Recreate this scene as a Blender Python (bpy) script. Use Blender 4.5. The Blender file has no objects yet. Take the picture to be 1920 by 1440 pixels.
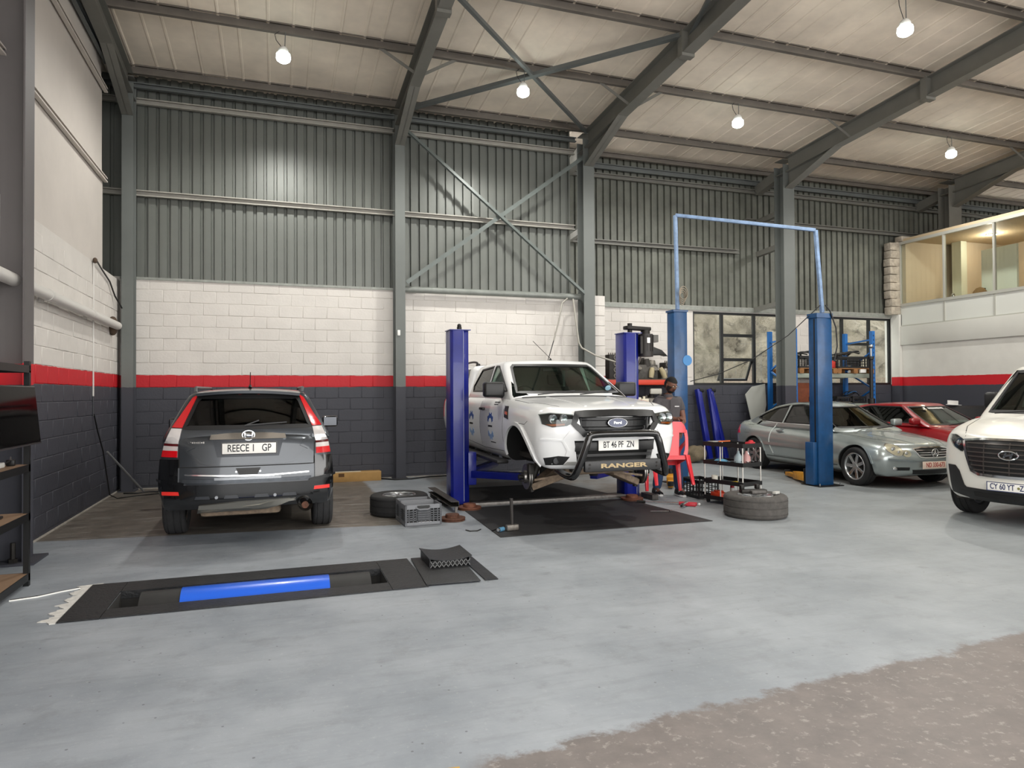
import bpy, bmesh, math, random
from mathutils import Vector, Matrix, Euler
from mathutils.bvhtree import BVHTree
from math import sin, cos, pi, radians, atan2, hypot, sqrt
random.seed(7)
S = bpy.context.scene
COL = S.collection
# ---------------------------------------------------------------- camera
F, YAW, PITCH, ROLL, CAMH = 1285.0, radians(18.9), radians(.8), radians(.35), 1.55
cd = bpy.data.cameras.new('camera'); cam = bpy.data.objects.new('camera', cd); COL.objects.link(cam)
fw = Vector((sin(YAW)*cos(PITCH), cos(YAW)*cos(PITCH), sin(PITCH)))
rt = Vector((cos(YAW), -sin(YAW), 0)); up = rt.cross(fw)
rt, up = rt*cos(ROLL) - up*sin(ROLL), up*cos(ROLL) + rt*sin(ROLL)
cam.matrix_world = Matrix.Translation((0, 0, CAMH)) @ Matrix((rt, up, -fw)).transposed().to_4x4()
cd.sensor_fit = 'HORIZONTAL'; cd.sensor_width = 36; cd.lens = F/1920*36; cd.clip_start = .05; cd.clip_end = 200
S.camera = cam
# ---------------------------------------------------------------- sky, daylight, exposure
W = bpy.data.worlds.new('sky'); S.world = W; W.use_nodes = True
bg = W.node_tree.nodes['Background']; bg.inputs[0].default_value = (1.0, .985, .96, 1); bg.inputs[1].default_value = 5.4
sd = bpy.data.lights.new('sun', 'SUN'); sd.energy = 3.0; sd.angle = radians(12); sd.color = (1, .95, .86)
sun = bpy.data.objects.new('sun', sd); COL.objects.link(sun)
sun.rotation_euler = Vector((.35, .75, -1.35)).to_track_quat('-Z', 'Y').to_euler()
pd = bpy.data.lights.new('roller_door_daylight_portal', 'AREA'); pd.shape = 'RECTANGLE'; pd.size = 17; pd.size_y = 5.6
pd.cycles.is_portal = True
po = bpy.data.objects.new('roller_door_daylight_portal', pd); COL.objects.link(po); po.location = (6.3, -2.6, 2.9)
po.rotation_euler = Vector((0, 1, 0)).to_track_quat('-Z', 'Z').to_euler()
S.view_settings.view_transform = 'Standard'; S.view_settings.look = 'None'; S.view_settings.gamma = 1
S.view_settings.use_curve_mapping = False
S.view_settings.exposure = -0.06
S.cycles.max_bounces = 7; S.cycles.diffuse_bounces = 4; S.cycles.glossy_bounces = 3; S.cycles.transparent_max_bounces = 10
LAMPW = 360
# ---------------------------------------------------------------- helpers
def lin(h):
    h = h.lstrip('#'); o = []
    for i in (0, 2, 4):
        c = int(h[i:i+2], 16)/255; o.append(c/12.92 if c <= .04045 else ((c+.055)/1.055)**2.4)
    return tuple(o) + (1,)
MATS = {}
def M(name, hexc='808080', rough=.5, metal=0, var=0, scale=6, bump=0, bscale=60, spec=.5, coat=0, emit=0, detail=4, obj=False):
    if name in MATS: return MATS[name]
    m = bpy.data.materials.new(name); m.use_nodes = True; MATS[name] = m
    t = m.node_tree; n = t.nodes; b = n['Principled BSDF']; c = lin(hexc)
    b.inputs['Base Color'].default_value = c; b.inputs['Roughness'].default_value = rough
    b.inputs['Metallic'].default_value = metal; b.inputs['Specular IOR Level'].default_value = spec
    b.inputs['Coat Weight'].default_value = coat; b.inputs['Coat Roughness'].default_value = .04
    m.diffuse_color = c
    if emit:
        b.inputs['Emission Color'].default_value = c; b.inputs['Emission Strength'].default_value = emit
    if var or bump:
        tc = n.new('ShaderNodeTexCoord') if obj else n.new('ShaderNodeNewGeometry'); vec = tc.outputs['Object' if obj else 'Position']
    if var:
        no = n.new('ShaderNodeTexNoise'); no.inputs['Scale'].default_value = scale; no.inputs['Detail'].default_value = detail; no.inputs['Roughness'].default_value = .65
        t.links.new(vec, no.inputs['Vector'])
        r = n.new('ShaderNodeValToRGB'); r.color_ramp.elements[0].position = .3; r.color_ramp.elements[1].position = .7
        r.color_ramp.elements[0].color = tuple(x*(1-var) for x in c[:3]) + (1,)
        r.color_ramp.elements[1].color = tuple(min(1, x*(1+var)) for x in c[:3]) + (1,)
        t.links.new(no.outputs[0], r.inputs[0]); t.links.new(r.outputs[0], b.inputs['Base Color'])
    if bump:
        n2 = n.new('ShaderNodeTexNoise'); n2.inputs['Scale'].default_value = bscale; n2.inputs['Detail'].default_value = 5
        t.links.new(vec, n2.inputs['Vector'])
        bp = n.new('ShaderNodeBump'); bp.inputs['Strength'].default_value = bump; bp.inputs['Distance'].default_value = .01
        t.links.new(n2.outputs[0], bp.inputs['Height']); t.links.new(bp.outputs[0], b.inputs['Normal'])
    return m
def glass(name, tint='ffffff', rough=0.0, refl=1.0):
    if name in MATS: return MATS[name]
    m = bpy.data.materials.new(name); m.use_nodes = True; MATS[name] = m
    t = m.node_tree; n = t.nodes; n.remove(n['Principled BSDF']); out = n['Material Output']
    tr = n.new('ShaderNodeBsdfTransparent'); tr.inputs[0].default_value = lin(tint)
    gl = n.new('ShaderNodeBsdfGlossy'); gl.inputs['Roughness'].default_value = rough
    fr = n.new('ShaderNodeFresnel'); fr.inputs[0].default_value = 1.5
    ge = n.new('ShaderNodeNewGeometry'); io = n.new('ShaderNodeMapRange'); io.inputs[3].default_value = 1.5; io.inputs[4].default_value = 1/1.5
    t.links.new(ge.outputs['Backfacing'], io.inputs[0]); t.links.new(io.outputs[0], fr.inputs[0])   # thin pane: same reflectance from both sides
    mx = n.new('ShaderNodeMixShader')
    if refl != 1.0:
        mu = n.new('ShaderNodeMath'); mu.operation = 'MULTIPLY'; mu.inputs[1].default_value = refl
        t.links.new(fr.outputs[0], mu.inputs[0]); t.links.new(mu.outputs[0], mx.inputs[0])
    else: t.links.new(fr.outputs[0], mx.inputs[0])
    t.links.new(tr.outputs[0], mx.inputs[1]); t.links.new(gl.outputs[0], mx.inputs[2]); t.links.new(mx.outputs[0], out.inputs[0])
    m.diffuse_color = lin(tint)[:3] + (.3,)
    return m
def V(*a): return Vector(a)
def frame(d, upv=(0, 0, 1)):
    d = Vector(d).normalized(); u = Vector(upv)
    if abs(d.dot(u)) > .98: u = Vector((0, 1, 0)) if abs(d.z) > .9 else Vector((0, 0, 1))
    s = d.cross(u).normalized(); return d, s, s.cross(d)
class MB:
    def __init__(s): s.v = []; s.f = []
    def add(s, vs, fs):
        k = len(s.v); s.v += [tuple(x) for x in vs]; s.f += [[i+k for i in f] for f in fs]; return s
    def box(s, x0, x1, y0, y1, z0, z1):
        return s.add([(x0,y0,z0),(x1,y0,z0),(x1,y1,z0),(x0,y1,z0),(x0,y0,z1),(x1,y0,z1),(x1,y1,z1),(x0,y1,z1)],
                     [(3,2,1,0),(4,5,6,7),(0,1,5,4),(1,2,6,5),(2,3,7,6),(3,0,4,7)])
    def rbox(s, c, sz, rot=(0,0,0)):
        R = Euler(rot).to_matrix(); c = Vector(c); a, b, d = (q/2 for q in sz)
        vs = [c + R @ Vector(p) for p in ((-a,-b,-d),(a,-b,-d),(a,b,-d),(-a,b,-d),(-a,-b,d),(a,-b,d),(a,b,d),(-a,b,d))]
        return s.add(vs, [(3,2,1,0),(4,5,6,7),(0,1,5,4),(1,2,6,5),(2,3,7,6),(3,0,4,7)])
    def bar(s, p, q, w, h, upv=(0,0,1)):
        p, q = Vector(p), Vector(q); d, sd, u = frame(q-p, upv); vs = []
        for o in (p, q): vs += [o - sd*w/2 - u*h/2, o + sd*w/2 - u*h/2, o + sd*w/2 + u*h/2, o - sd*w/2 + u*h/2]
        return s.add(vs, [(3,2,1,0),(4,5,6,7),(0,1,5,4),(1,2,6,5),(2,3,7,6),(3,0,4,7)])
    def extr(s, prof, p, q, upv=(0,0,1)):
        """closed 2-D profile (side, up) swept straight from p to q"""
        p, q = Vector(p), Vector(q); d, sd, u = frame(q-p, upv); n = len(prof); vs = []
        for o in (p, q): vs += [o + sd*a + u*b for a, b in prof]
        return s.add(vs, [[n-1-i for i in range(n)], [n+i for i in range(n)]] + [(i, (i+1) % n, n+(i+1) % n, n+i) for i in range(n)])
    def isec(s, p, q, w, h, tf=.014, tw=.01, upv=(0,0,1)):
        a, b, c = w/2, h/2, tw/2
        return s.extr([(-a,-b),(a,-b),(a,-b+tf),(c,-b+tf),(c,b-tf),(a,b-tf),(a,b),(-a,b),(-a,b-tf),(-c,b-tf),(-c,-b+tf),(-a,-b+tf)], p, q, upv)
    def csec(s, p, q, w, h, t=.006, lip=.018, upv=(0,0,1), sgn=1):
        a, b = w/2*sgn, h/2; tt = t*sgn
        return s.extr([(-a,-b),(a,-b),(a,-b+lip),(a-tt,-b+lip),(a-tt,-b+t),(-a+tt,-b+t),(-a+tt,b-t),(a-tt,b-t),(a-tt,b-lip),(a,b-lip),(a,b),(-a,b)][::sgn], p, q, upv)
    def cyl(s, p, q, r, n=16, r2=None, cap=True):
        p, q = Vector(p), Vector(q); d, sd, u = frame(q-p); r2 = r if r2 is None else r2; vs = []
        for o, rr in ((p, r), (q, r2)): vs += [o + (sd*cos(2*pi*i/n) + u*sin(2*pi*i/n))*rr for i in range(n)]
        fs = [(i, n+i, n+(i+1) % n, (i+1) % n)[::-1] for i in range(n)]
        if cap: fs += [[n-1-i for i in range(n)], [n+i for i in range(n)]]
        return s.add(vs, fs)
    def tube(s, pts, r, n=8, closed=False, rs=None, cap=True):
        pts = [Vector(p) for p in pts]; m = len(pts); vs = []; fs = []; prev = None
        for i, p in enumerate(pts):
            a = pts[i-1] if (i or closed) else p; b = pts[(i+1) % m] if (i < m-1 or closed) else p
            d = (b-a).normalized()
            if prev is None: _, sd, u = frame(d)
            else:
                u = prev - d*prev.dot(d); u = u.normalized() if u.length > 1e-6 else frame(d)[2]; sd = d.cross(u).normalized()
            prev = u; rr = rs[i] if rs else r
            vs += [p + (sd*cos(2*pi*k/n) + u*sin(2*pi*k/n))*rr for k in range(n)]
        for i in range(m if closed else m-1):
            j = (i+1) % m
            fs += [(i*n+k, i*n+(k+1) % n, j*n+(k+1) % n, j*n+k) for k in range(n)]
        if cap and not closed: fs += [[n-1-k for k in range(n)], [(m-1)*n+k for k in range(n)]]
        return s.add(vs, fs)
    def lathe(s, prof, n=32, c=(0,0,0), axis='z', closed=False, a0=0, a1=2*pi):
        full = abs(a1-a0-2*pi) < 1e-6; vs = []; fs = []; m = len(prof); c = Vector(c); st = n if full else n+1
        for i in range(st):
            t = a0 + (a1-a0)*i/n
            for r, h in prof:
                p = (r*cos(t), r*sin(t), h)
                if axis == 'x': p = (p[2], p[0], p[1])
                elif axis == 'y': p = (p[1], p[2], p[0])
                vs.append(c + Vector(p))
        for i in range(n):
            j = (i+1) % st
            for k in range(m if closed else m-1):
                l = (k+1) % m; fs.append((i*m+k, j*m+k, j*m+l, i*m+l))
        return s.add(vs, fs)
    def prism(s, poly, plane, a, b):
        """polygon in plane 'xy','xz','yz' extruded along the third axis from a to b"""
        def mk(u, w, t): return {'xy': (u, w, t), 'xz': (u, t, w), 'yz': (t, u, w)}[plane]
        n = len(poly); vs = [mk(u, w, a) for u, w in poly] + [mk(u, w, b) for u, w in poly]
        return s.add(vs, [list(range(n)), [2*n-1-i for i in range(n)]] + [((i+1) % n, i, n+i, n+(i+1) % n) for i in range(n)])
    def sphere(s, c, r, nu=14, nv=10, sc=(1,1,1)):
        c = Vector(c); vs = [c + Vector((0,0,r*sc[2]))]; fs = []
        for j in range(1, nv):
            t = pi*j/nv
            vs += [c + Vector((r*sc[0]*sin(t)*cos(2*pi*i/nu), r*sc[1]*sin(t)*sin(2*pi*i/nu), r*sc[2]*cos(t))) for i in range(nu)]
        vs.append(c - Vector((0,0,r*sc[2]))); L = len(vs)-1
        fs += [(0, 1+i, 1+(i+1) % nu) for i in range(nu)]
        for j in range(nv-2):
            o = 1+j*nu; fs += [(o+i, o+nu+i, o+nu+(i+1) % nu, o+(i+1) % nu) for i in range(nu)]
        o = 1+(nv-2)*nu; fs += [(o+i, L, o+(i+1) % nu) for i in range(nu)]
        return s.add(vs, fs)
    def grid(s, fn, nu, nv):
        vs = [fn(i/nu, j/nv) for j in range(nv+1) for i in range(nu+1)]
        return s.add(vs, [(j*(nu+1)+i, j*(nu+1)+i+1, (j+1)*(nu+1)+i+1, (j+1)*(nu+1)+i) for j in range(nv) for i in range(nu)])
    def mesh(s, name, smooth=None, bevel=0, seg=2, fix=True, solid=0):
        me = bpy.data.meshes.new(name); me.from_pydata(s.v, [], s.f)
        bm = bmesh.new(); bm.from_mesh(me)
        if fix: bmesh.ops.recalc_face_normals(bm, faces=bm.faces)
        if solid: bmesh.ops.solidify(bm, geom=bm.faces[:], thickness=solid)
        if bevel:
            es = [e for e in bm.edges if len(e.link_faces) == 2 and e.calc_face_angle(0) > .5]
            bmesh.ops.bevel(bm, geom=es, offset=bevel, segments=seg, profile=.5, affect='EDGES', clamp_overlap=True)
        bm.to_mesh(me); bm.free()
        if smooth or bevel:
            me.shade_smooth(); me.set_sharp_from_angle(angle=radians(smooth or 40))
        return me
    def build(s, name, mat, parent=None, **k):
        me = s.mesh(name, **k); me.materials.append(mat); return link(name, me, parent)
def link(name, me, parent=None):
    o = bpy.data.objects.new(name, me); COL.objects.link(o)
    if parent is not None: o.parent = parent
    return o
def thing(name, label, cat, loc=(0,0,0), rz=0, group=None, rot=None):
    o = bpy.data.objects.new(name, None); o.empty_display_size = .1; COL.objects.link(o); o.location = loc
    o.rotation_euler = rot if rot else (0, 0, rz)
    return tag(o, label, cat, group)
def tag(o, label, cat, group=None):
    o['label'] = label; o['category'] = cat
    if group: o['group'] = group
    return o
def struct(o): o['kind'] = 'structure'; return o
def stuff(o): o['kind'] = 'stuff'; return o
def B(name, mat, parent, x0, x1, y0, y1, z0, z1, **k): return MB().box(x0, x1, y0, y1, z0, z1).build(name, mat, parent, **k)
def dup(o, parent=None, loc=None, rot=None):
    c = o.copy(); COL.objects.link(c)
    if parent is not None: c.parent = parent
    if loc is not None: c.location = loc
    if rot is not None: c.rotation_euler = rot
    return c
def copy_thing(root, loc, rz, label, group=None):
    r = dup(root, None, loc, (0, 0, rz)); r['label'] = label
    if group: r['group'] = group
    for ch in root.children:
        c = dup(ch, r)
        for g in ch.children: dup(g, c)
    return r
def text(name, s, mat, parent, size, loc, rot, depth=.001, align='CENTER', xs=1.0, bold=0.0):
    cu = bpy.data.curves.new(name, 'FONT'); cu.body = s; cu.size = size; cu.extrude = depth; cu.align_x = align; cu.align_y = 'CENTER'; cu.offset = bold
    o = bpy.data.objects.new(name, cu); COL.objects.link(o)
    dg = bpy.context.evaluated_depsgraph_get(); me = bpy.data.meshes.new_from_object(o.evaluated_get(dg))
    bpy.data.objects.remove(o); bpy.data.curves.remove(cu)
    for v in me.vertices: v.co.x *= xs
    me.materials.clear(); me.materials.append(mat); me.name = name
    n = link(name, me, parent); n.location = loc; n.rotation_euler = rot; return n
def evalmesh(me, mods):
    """apply modifiers to a mesh: mods is a list of (type, dict)"""
    o = bpy.data.objects.new('tmp', me); COL.objects.link(o)
    for ty, d in mods:
        md = o.modifiers.new(ty, ty)
        for k, v in d.items(): setattr(md, k, v)
    dg = bpy.context.evaluated_depsgraph_get(); dg.update()
    r = bpy.data.meshes.new_from_object(o.evaluated_get(dg)); bpy.data.objects.remove(o); return r
def pchip(xs, ys):
    n = len(xs); h = [xs[i+1]-xs[i] for i in range(n-1)]; d = [(ys[i+1]-ys[i])/h[i] for i in range(n-1)]
    m = [d[0]] + [0 if d[i-1]*d[i] <= 0 else 2*d[i-1]*d[i]/(d[i-1]+d[i]) for i in range(1, n-1)] + [d[-1]]
    def f(x):
        if x <= xs[0]: return ys[0]
        if x >= xs[-1]: return ys[-1]
        i = max(k for k in range(n-1) if xs[k] <= x); t = (x-xs[i])/h[i]
        return (2*t**3-3*t*t+1)*ys[i] + (t**3-2*t*t+t)*h[i]*m[i] + (-2*t**3+3*t*t)*ys[i+1] + (t**3-t*t)*h[i]*m[i+1]
    return f
def P(*pts): return pchip([p[0] for p in pts], [p[1] for p in pts])
# shared materials
STEEL = M('grey_steel_paint', '5f6362', .45, 0, .12, 3); BLACK = M('black_plastic', '131314', .45); RUB = M('rubber', '1c1c1d', .75, 0, .15, 20, .2, 90)
CHROME = M('chrome', 'd8dadc', .12, 1); ALU = M('aluminium', 'a9abad', .35, 1, .1, 8); WHITE = M('white_plastic', 'e4e4e0', .4)
DKMET = M('dark_metal', '2a2826', .5, .6, .3, 14, .2, 60); RUST = M('rusty_iron', '5a3a2b', .75, .3, .45, 25, .3, 70)
# ================================================================= ROOM
YB, XL, XR, YD = 12.80, -2.46, 15.05, 13.55
def rb(y): return 6.62 + .07*(10.4 - y)          # underside of the rafters
def ceil_z(y): return rb(y) + .49
def nmath(t, op, a, b=None):
    n = t.nodes.new('ShaderNodeMath'); n.operation = op
    for i, x in enumerate((a, b)):
        if x is None: continue
        if isinstance(x, (int, float)): n.inputs[i].default_value = x
        else: t.links.new(x, n.inputs[i])
    return n.outputs[0]
def mixc(t, fac, a, b):
    n = t.nodes.new('ShaderNodeMix'); n.data_type = 'RGBA'
    t.links.new(fac, n.inputs[0]) if not isinstance(fac, (int, float)) else setattr(n.inputs[0], 'default_value', fac)
    for i, x in ((6, a), (7, b)):
        if isinstance(x, tuple): n.inputs[i].default_value = x
        else: t.links.new(x, n.inputs[i])
    return n.outputs[2]
def noise(t, vec, scale, detail=4, rough=.6, out=0):
    n = t.nodes.new('ShaderNodeTexNoise'); n.inputs['Scale'].default_value = scale; n.inputs['Detail'].default_value = detail; n.inputs['Roughness'].default_value = rough
    t.links.new(vec, n.inputs['Vector']); return n.outputs[out]
def ramp(t, x, a, b):
    n = t.nodes.new('ShaderNodeMapRange'); n.inputs[1].default_value = a; n.inputs[2].default_value = b; t.links.new(x, n.inputs[0]); return n.outputs[0]
def painted_wall(name, white='d0cbc5', z1=1.69, z2=1.895, plain=False):
    m = bpy.data.materials.new(name); m.use_nodes = True; t = m.node_tree; b = t.nodes['Principled BSDF']
    g = t.nodes.new('ShaderNodeNewGeometry'); pos = g.outputs['Position']
    sp = t.nodes.new('ShaderNodeSeparateXYZ'); t.links.new(pos, sp.inputs[0])
    w = nmath(t, 'ADD', sp.outputs[2], nmath(t, 'MULTIPLY', nmath(t, 'SUBTRACT', noise(t, pos, 7), .5), .03))
    nz = noise(t, pos, 2.2, 6)
    wh = mixc(t, ramp(t, nz, .3, .75), lin(white), tuple(x*.88 for x in lin(white)[:3]) + (1,))
    c = mixc(t, nmath(t, 'LESS_THAN', w, z2), wh, lin('b8121f'))
    c = mixc(t, nmath(t, 'LESS_THAN', w, z1), c, lin('3b3c44'))
    t.links.new(c, b.inputs['Base Color']); b.inputs['Roughness'].default_value = .6
    if not plain:
        bp = t.nodes.new('ShaderNodeBump'); bp.inputs['Strength'].default_value = .35; bp.inputs['Distance'].default_value = .01
        t.links.new(noise(t, pos, 28, 6), bp.inputs['Height']); t.links.new(bp.outputs[0], b.inputs['Normal'])
    return m
WALLP = painted_wall('painted_block'); PLAST = painted_wall('painted_plaster', 'd2d0c9', 1.69, 1.91, True)
# ---- floor: painted concrete with bare worn areas, opening for the pit
def floor_mat():
    m = bpy.data.materials.new('painted_concrete'); m.use_nodes = True; t = m.node_tree; b = t.nodes['Principled BSDF']
    g = t.nodes.new('ShaderNodeNewGeometry'); pos = g.outputs['Position']
    sp = t.nodes.new('ShaderNodeSeparateXYZ'); t.links.new(pos, sp.inputs[0]); X, Y = sp.outputs[0], sp.outputs[1]
    n1 = noise(t, pos, 1.1, 7, .6); n2 = noise(t, pos, 5, 8, .7); n3 = noise(t, pos, 18, 6, .7)
    mp = t.nodes.new('ShaderNodeMapping'); mp.inputs['Scale'].default_value = (.8, 5, 1); mp.inputs['Rotation'].default_value = (0, 0, .5); t.links.new(pos, mp.inputs[0])
    st = noise(t, mp.outputs[0], 2.2, 7, .65)
    paint = mixc(t, ramp(t, n1, .33, .67), lin('838a92'), lin('a1a7ae'))
    paint = mixc(t, nmath(t, 'MULTIPLY', ramp(t, st, .50, .72), .32), paint, lin('6d7276'))
    paint = mixc(t, nmath(t, 'MULTIPLY', ramp(t, noise(t, pos, 3.4, 9, .72), .54, .70), .45), paint, lin('74787c'))
    paint = mixc(t, nmath(t, 'MULTIPLY', ramp(t, noise(t, pos, 30, 6, .75), .58, .72), .40), paint, lin('bcbfc0'))
    vo = t.nodes.new('ShaderNodeTexVoronoi'); vo.inputs['Scale'].default_value = 2.3; t.links.new(pos, vo.inputs['Vector'])
    blob = nmath(t, 'ADD', vo.outputs[0], nmath(t, 'MULTIPLY', nmath(t, 'SUBTRACT', n3, .5), .25))
    paint = mixc(t, nmath(t, 'MULTIPLY', nmath(t, 'MULTIPLY', nmath(t, 'SUBTRACT', 1, ramp(t, blob, .05, .14)), ramp(t, n1, .48, .56)), .55), paint, lin('63676b'))
    v2 = t.nodes.new('ShaderNodeTexVoronoi'); v2.inputs['Scale'].default_value = 9; t.links.new(pos, v2.inputs['Vector'])
    paint = mixc(t, nmath(t, 'MULTIPLY', nmath(t, 'LESS_THAN', v2.outputs[0], .06), .7), paint, lin('54575a'))
    spot = nmath(t, 'MULTIPLY', ramp(t, noise(t, pos, 2.6, 3, .5), .68, .74), ramp(t, n3, .35, .6))
    paint = mixc(t, nmath(t, 'MULTIPLY', spot, .45), paint, lin('6b6f73'))
    # warmer, duller towards the workshop side
    paint = mixc(t, nmath(t, 'MULTIPLY', ramp(t, X, .5, 7), .45), paint, lin('868882'))
    bare = mixc(t, ramp(t, n2, .32, .68), lin('665f5c'), lin('7d7571'))
    bare = mixc(t, nmath(t, 'MULTIPLY', ramp(t, n3, .56, .66), .6), bare, lin('a7a19a'))
    dk = mixc(t, ramp(t, n2, .35, .65), lin('5a544e'), lin('7b746b'))
    dk = mixc(t, nmath(t, 'MULTIPLY', ramp(t, st, .56, .62), .65), dk, lin('9a9893'))
    wob = nmath(t, 'MULTIPLY', nmath(t, 'SUBTRACT', noise(t, pos, 2.5, 8, .75), .5), .34)
    wob2 = nmath(t, 'MULTIPLY', nmath(t, 'SUBTRACT', noise(t, pos, 9, 5, .7), .5), .18)
    wb = nmath(t, 'ADD', wob, wob2)
    def band(v, a, b_, soft=.05): return nmath(t, 'MULTIPLY', ramp(t, v, a-soft, a+soft), nmath(t, 'SUBTRACT', 1, ramp(t, v, b_-soft, b_+soft)))
    # bare strip near the camera on the right
    yb = nmath(t, 'ADD', nmath(t, 'SUBTRACT', Y, nmath(t, 'MULTIPLY', X, .085)), wb)
    r1 = nmath(t, 'MULTIPLY', nmath(t, 'SUBTRACT', 1, ramp(t, yb, 2.70, 2.76)), ramp(t, nmath(t, 'ADD', X, wb), .72, .85))
    # bare bay under the parked vehicles
    xw, yw = nmath(t, 'ADD', X, nmath(t, 'MULTIPLY', wb, .5)), nmath(t, 'ADD', Y, nmath(t, 'MULTIPLY', wb, .35))
    ye = nmath(t, 'ADD', yw, nmath(t, 'MULTIPLY', X, .11))
    r2 = nmath(t, 'MULTIPLY', band(xw, -5, 1.45, .03), ramp(t, ye, 8.28, 8.34))
    r3 = nmath(t, 'MULTIPLY', band(xw, 2.55, 5.6, .15), ramp(t, yw, 9.2, 9.6))
    r3 = nmath(t, 'MULTIPLY', r3, ramp(t, n1, .35, .55))
    r4 = nmath(t, 'MULTIPLY', nmath(t, 'MULTIPLY', ramp(t, xw, 8.9, 9.4), ramp(t, yw, 8.4, 8.8)), .75)
    c = mixc(t, r1, paint, bare); c = mixc(t, r2, c, dk); c = mixc(t, nmath(t, 'MULTIPLY', r3, .8), c, dk); c = mixc(t, r4, c, dk)
    # soot where the pit frame was painted and white cement at its left edge
    t.links.new(c, b.inputs['Base Color'])
    rg = nmath(t, 'ADD', .34, nmath(t, 'MULTIPLY', n2, .3)); t.links.new(rg, b.inputs['Roughness'])
    bp = t.nodes.new('ShaderNodeBump'); bp.inputs['Strength'].default_value = .25; bp.inputs['Distance'].default_value = .008
    t.links.new(n2, bp.inputs['Height']); t.links.new(bp.outputs[0], b.inputs['Normal'])
    return m
PX0, PX1, PY0, PY1 = -1.17, .86, 5.66, 6.15
fm = MB()
xs, ys = [-2.7, PX0, PX1, 22], [-12, PY0, PY1, 14.1]
for i in range(3):
    for j in range(3):
        if (i, j) == (1, 1): continue
        fm.add([(xs[i], ys[j], 0), (xs[i+1], ys[j], 0), (xs[i+1], ys[j+1], 0), (xs[i], ys[j+1], 0)], [(0,1,2,3)])
floor = struct(fm.build('floor', floor_mat(), fix=False))
me = floor.data; bm = bmesh.new(); bm.from_mesh(me); bmesh.ops.remove_doubles(bm, verts=bm.verts, dist=.001); bm.to_mesh(me); bm.free()
# ---- masonry walls: backing plus every block as a part
BLK = MB().box(-.201, .201, -.006, .03, -.0985, .0985).mesh('block', bevel=.005, seg=1); BLK.materials.append(WALLP)
HBLK = MB().box(-.099, .099, -.006, .03, -.0985, .0985).mesh('half_block', bevel=.005, seg=1); HBLK.materials.append(WALLP)
BLKD, HBLKD = BLK.copy(), HBLK.copy()
BLKS = ((BLK, HBLK), (BLKD, HBLKD))
def blocks(parent, x0, x1, z0, z1, y, holes=(), rz=0, org=(0,0), mat=None):
    BLK, HBLK = BLKS[mat is not None]
    n = 0; k = 0; z = .05
    while z + .1 < z1:
        x = x0 + (.205 if k % 2 else 0)
        if k % 2 and z >= z0-.1: items = [(x0+.1, HBLK)]
        else: items = []
        while x + .3 < x1 + .12: items.append((x+.2, BLK)); x += .41
        for cx, me in items:
            cz = z+.1025
            if cz < z0: continue
            hw = .2 if me is BLK else .1
            if cx+hw > x1+.13: continue
            if any(a < cx+hw-.05 and cx-hw+.05 < b and c < cz+.05 and cz-.05 < d for a, b, c, d in holes): continue
            o = link('block', me, parent)
            jx = random.uniform(-.002, .002); dy = random.uniform(-.003, .003)
            if rz: o.location = (y+dy, org[1]-(cx), cz); o.rotation_euler = (0, 0, rz)
            else: o.location = (cx+jx, y+dy, cz)
            o.rotation_euler.rotate_axis('Y', random.uniform(-.002, .002)); n += 1
        z += .205; k += 1
    return n
wb1 = struct(B('wall_back_left', WALLP, None, XL-.2, 2.13, YB, YB+.2, 0, 3.53))
blocks(wb1, XL+.03, 2.03, 0, 3.53, YB)
wb2 = struct(B('wall_back_middle', WALLP, None, 2.13, 6.30, YB, YB+.2, 0, 3.53))
blocks(wb2, 2.22, 6.15, 0, 3.5, YB)
# recessed back wall on the right with two window openings
H1, H2, WZ0, WZ1 = (9.05, 11.95), (12.95, 15.0), 1.72, 3.42
wbr = MB()
for a, b in ((6.3, H1[0]), (H1[1], H2[0]), (H2[1], 24)): wbr.box(a, b, YD, YD+.2, 0, 3.55)
for a, b in (H1, H2): wbr.box(a, b, YD, YD+.2, 0, WZ0); wbr.box(a, b, YD, YD+.2, WZ1, 3.55)
BLKD.materials.clear(); HBLKD.materials.clear()
WALLD = painted_wall('painted_block_plain', 'd0cbc5', 1.725, 1.725)
BLKD.materials.append(WALLD); HBLKD.materials.append(WALLD)
wb3 = struct(wbr.build('wall_back_right', WALLD))
blocks(wb3, 6.35, 15.0, 0, 3.5, YD, mat=WALLD, holes=[(H1[0], H1[1], WZ0, 4), (H2[0], H2[1], WZ0, 4)])
B('return_wall', WALLP, wb2, 6.1, 6.3, YB, YD+.2, 0, 3.5)
pil = MB()
for k in range(17): pil.box(6.06, 6.34, 12.62, YB-.012, .05+k*.205, .05+k*.205+.2)
for k, o in enumerate(range(17)):
    B('block', WALLP, wb2, 6.06, 6.33, 12.60, YB-.012, .05+k*.205, .05+k*.205+.2, bevel=.006, seg=1)
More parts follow.
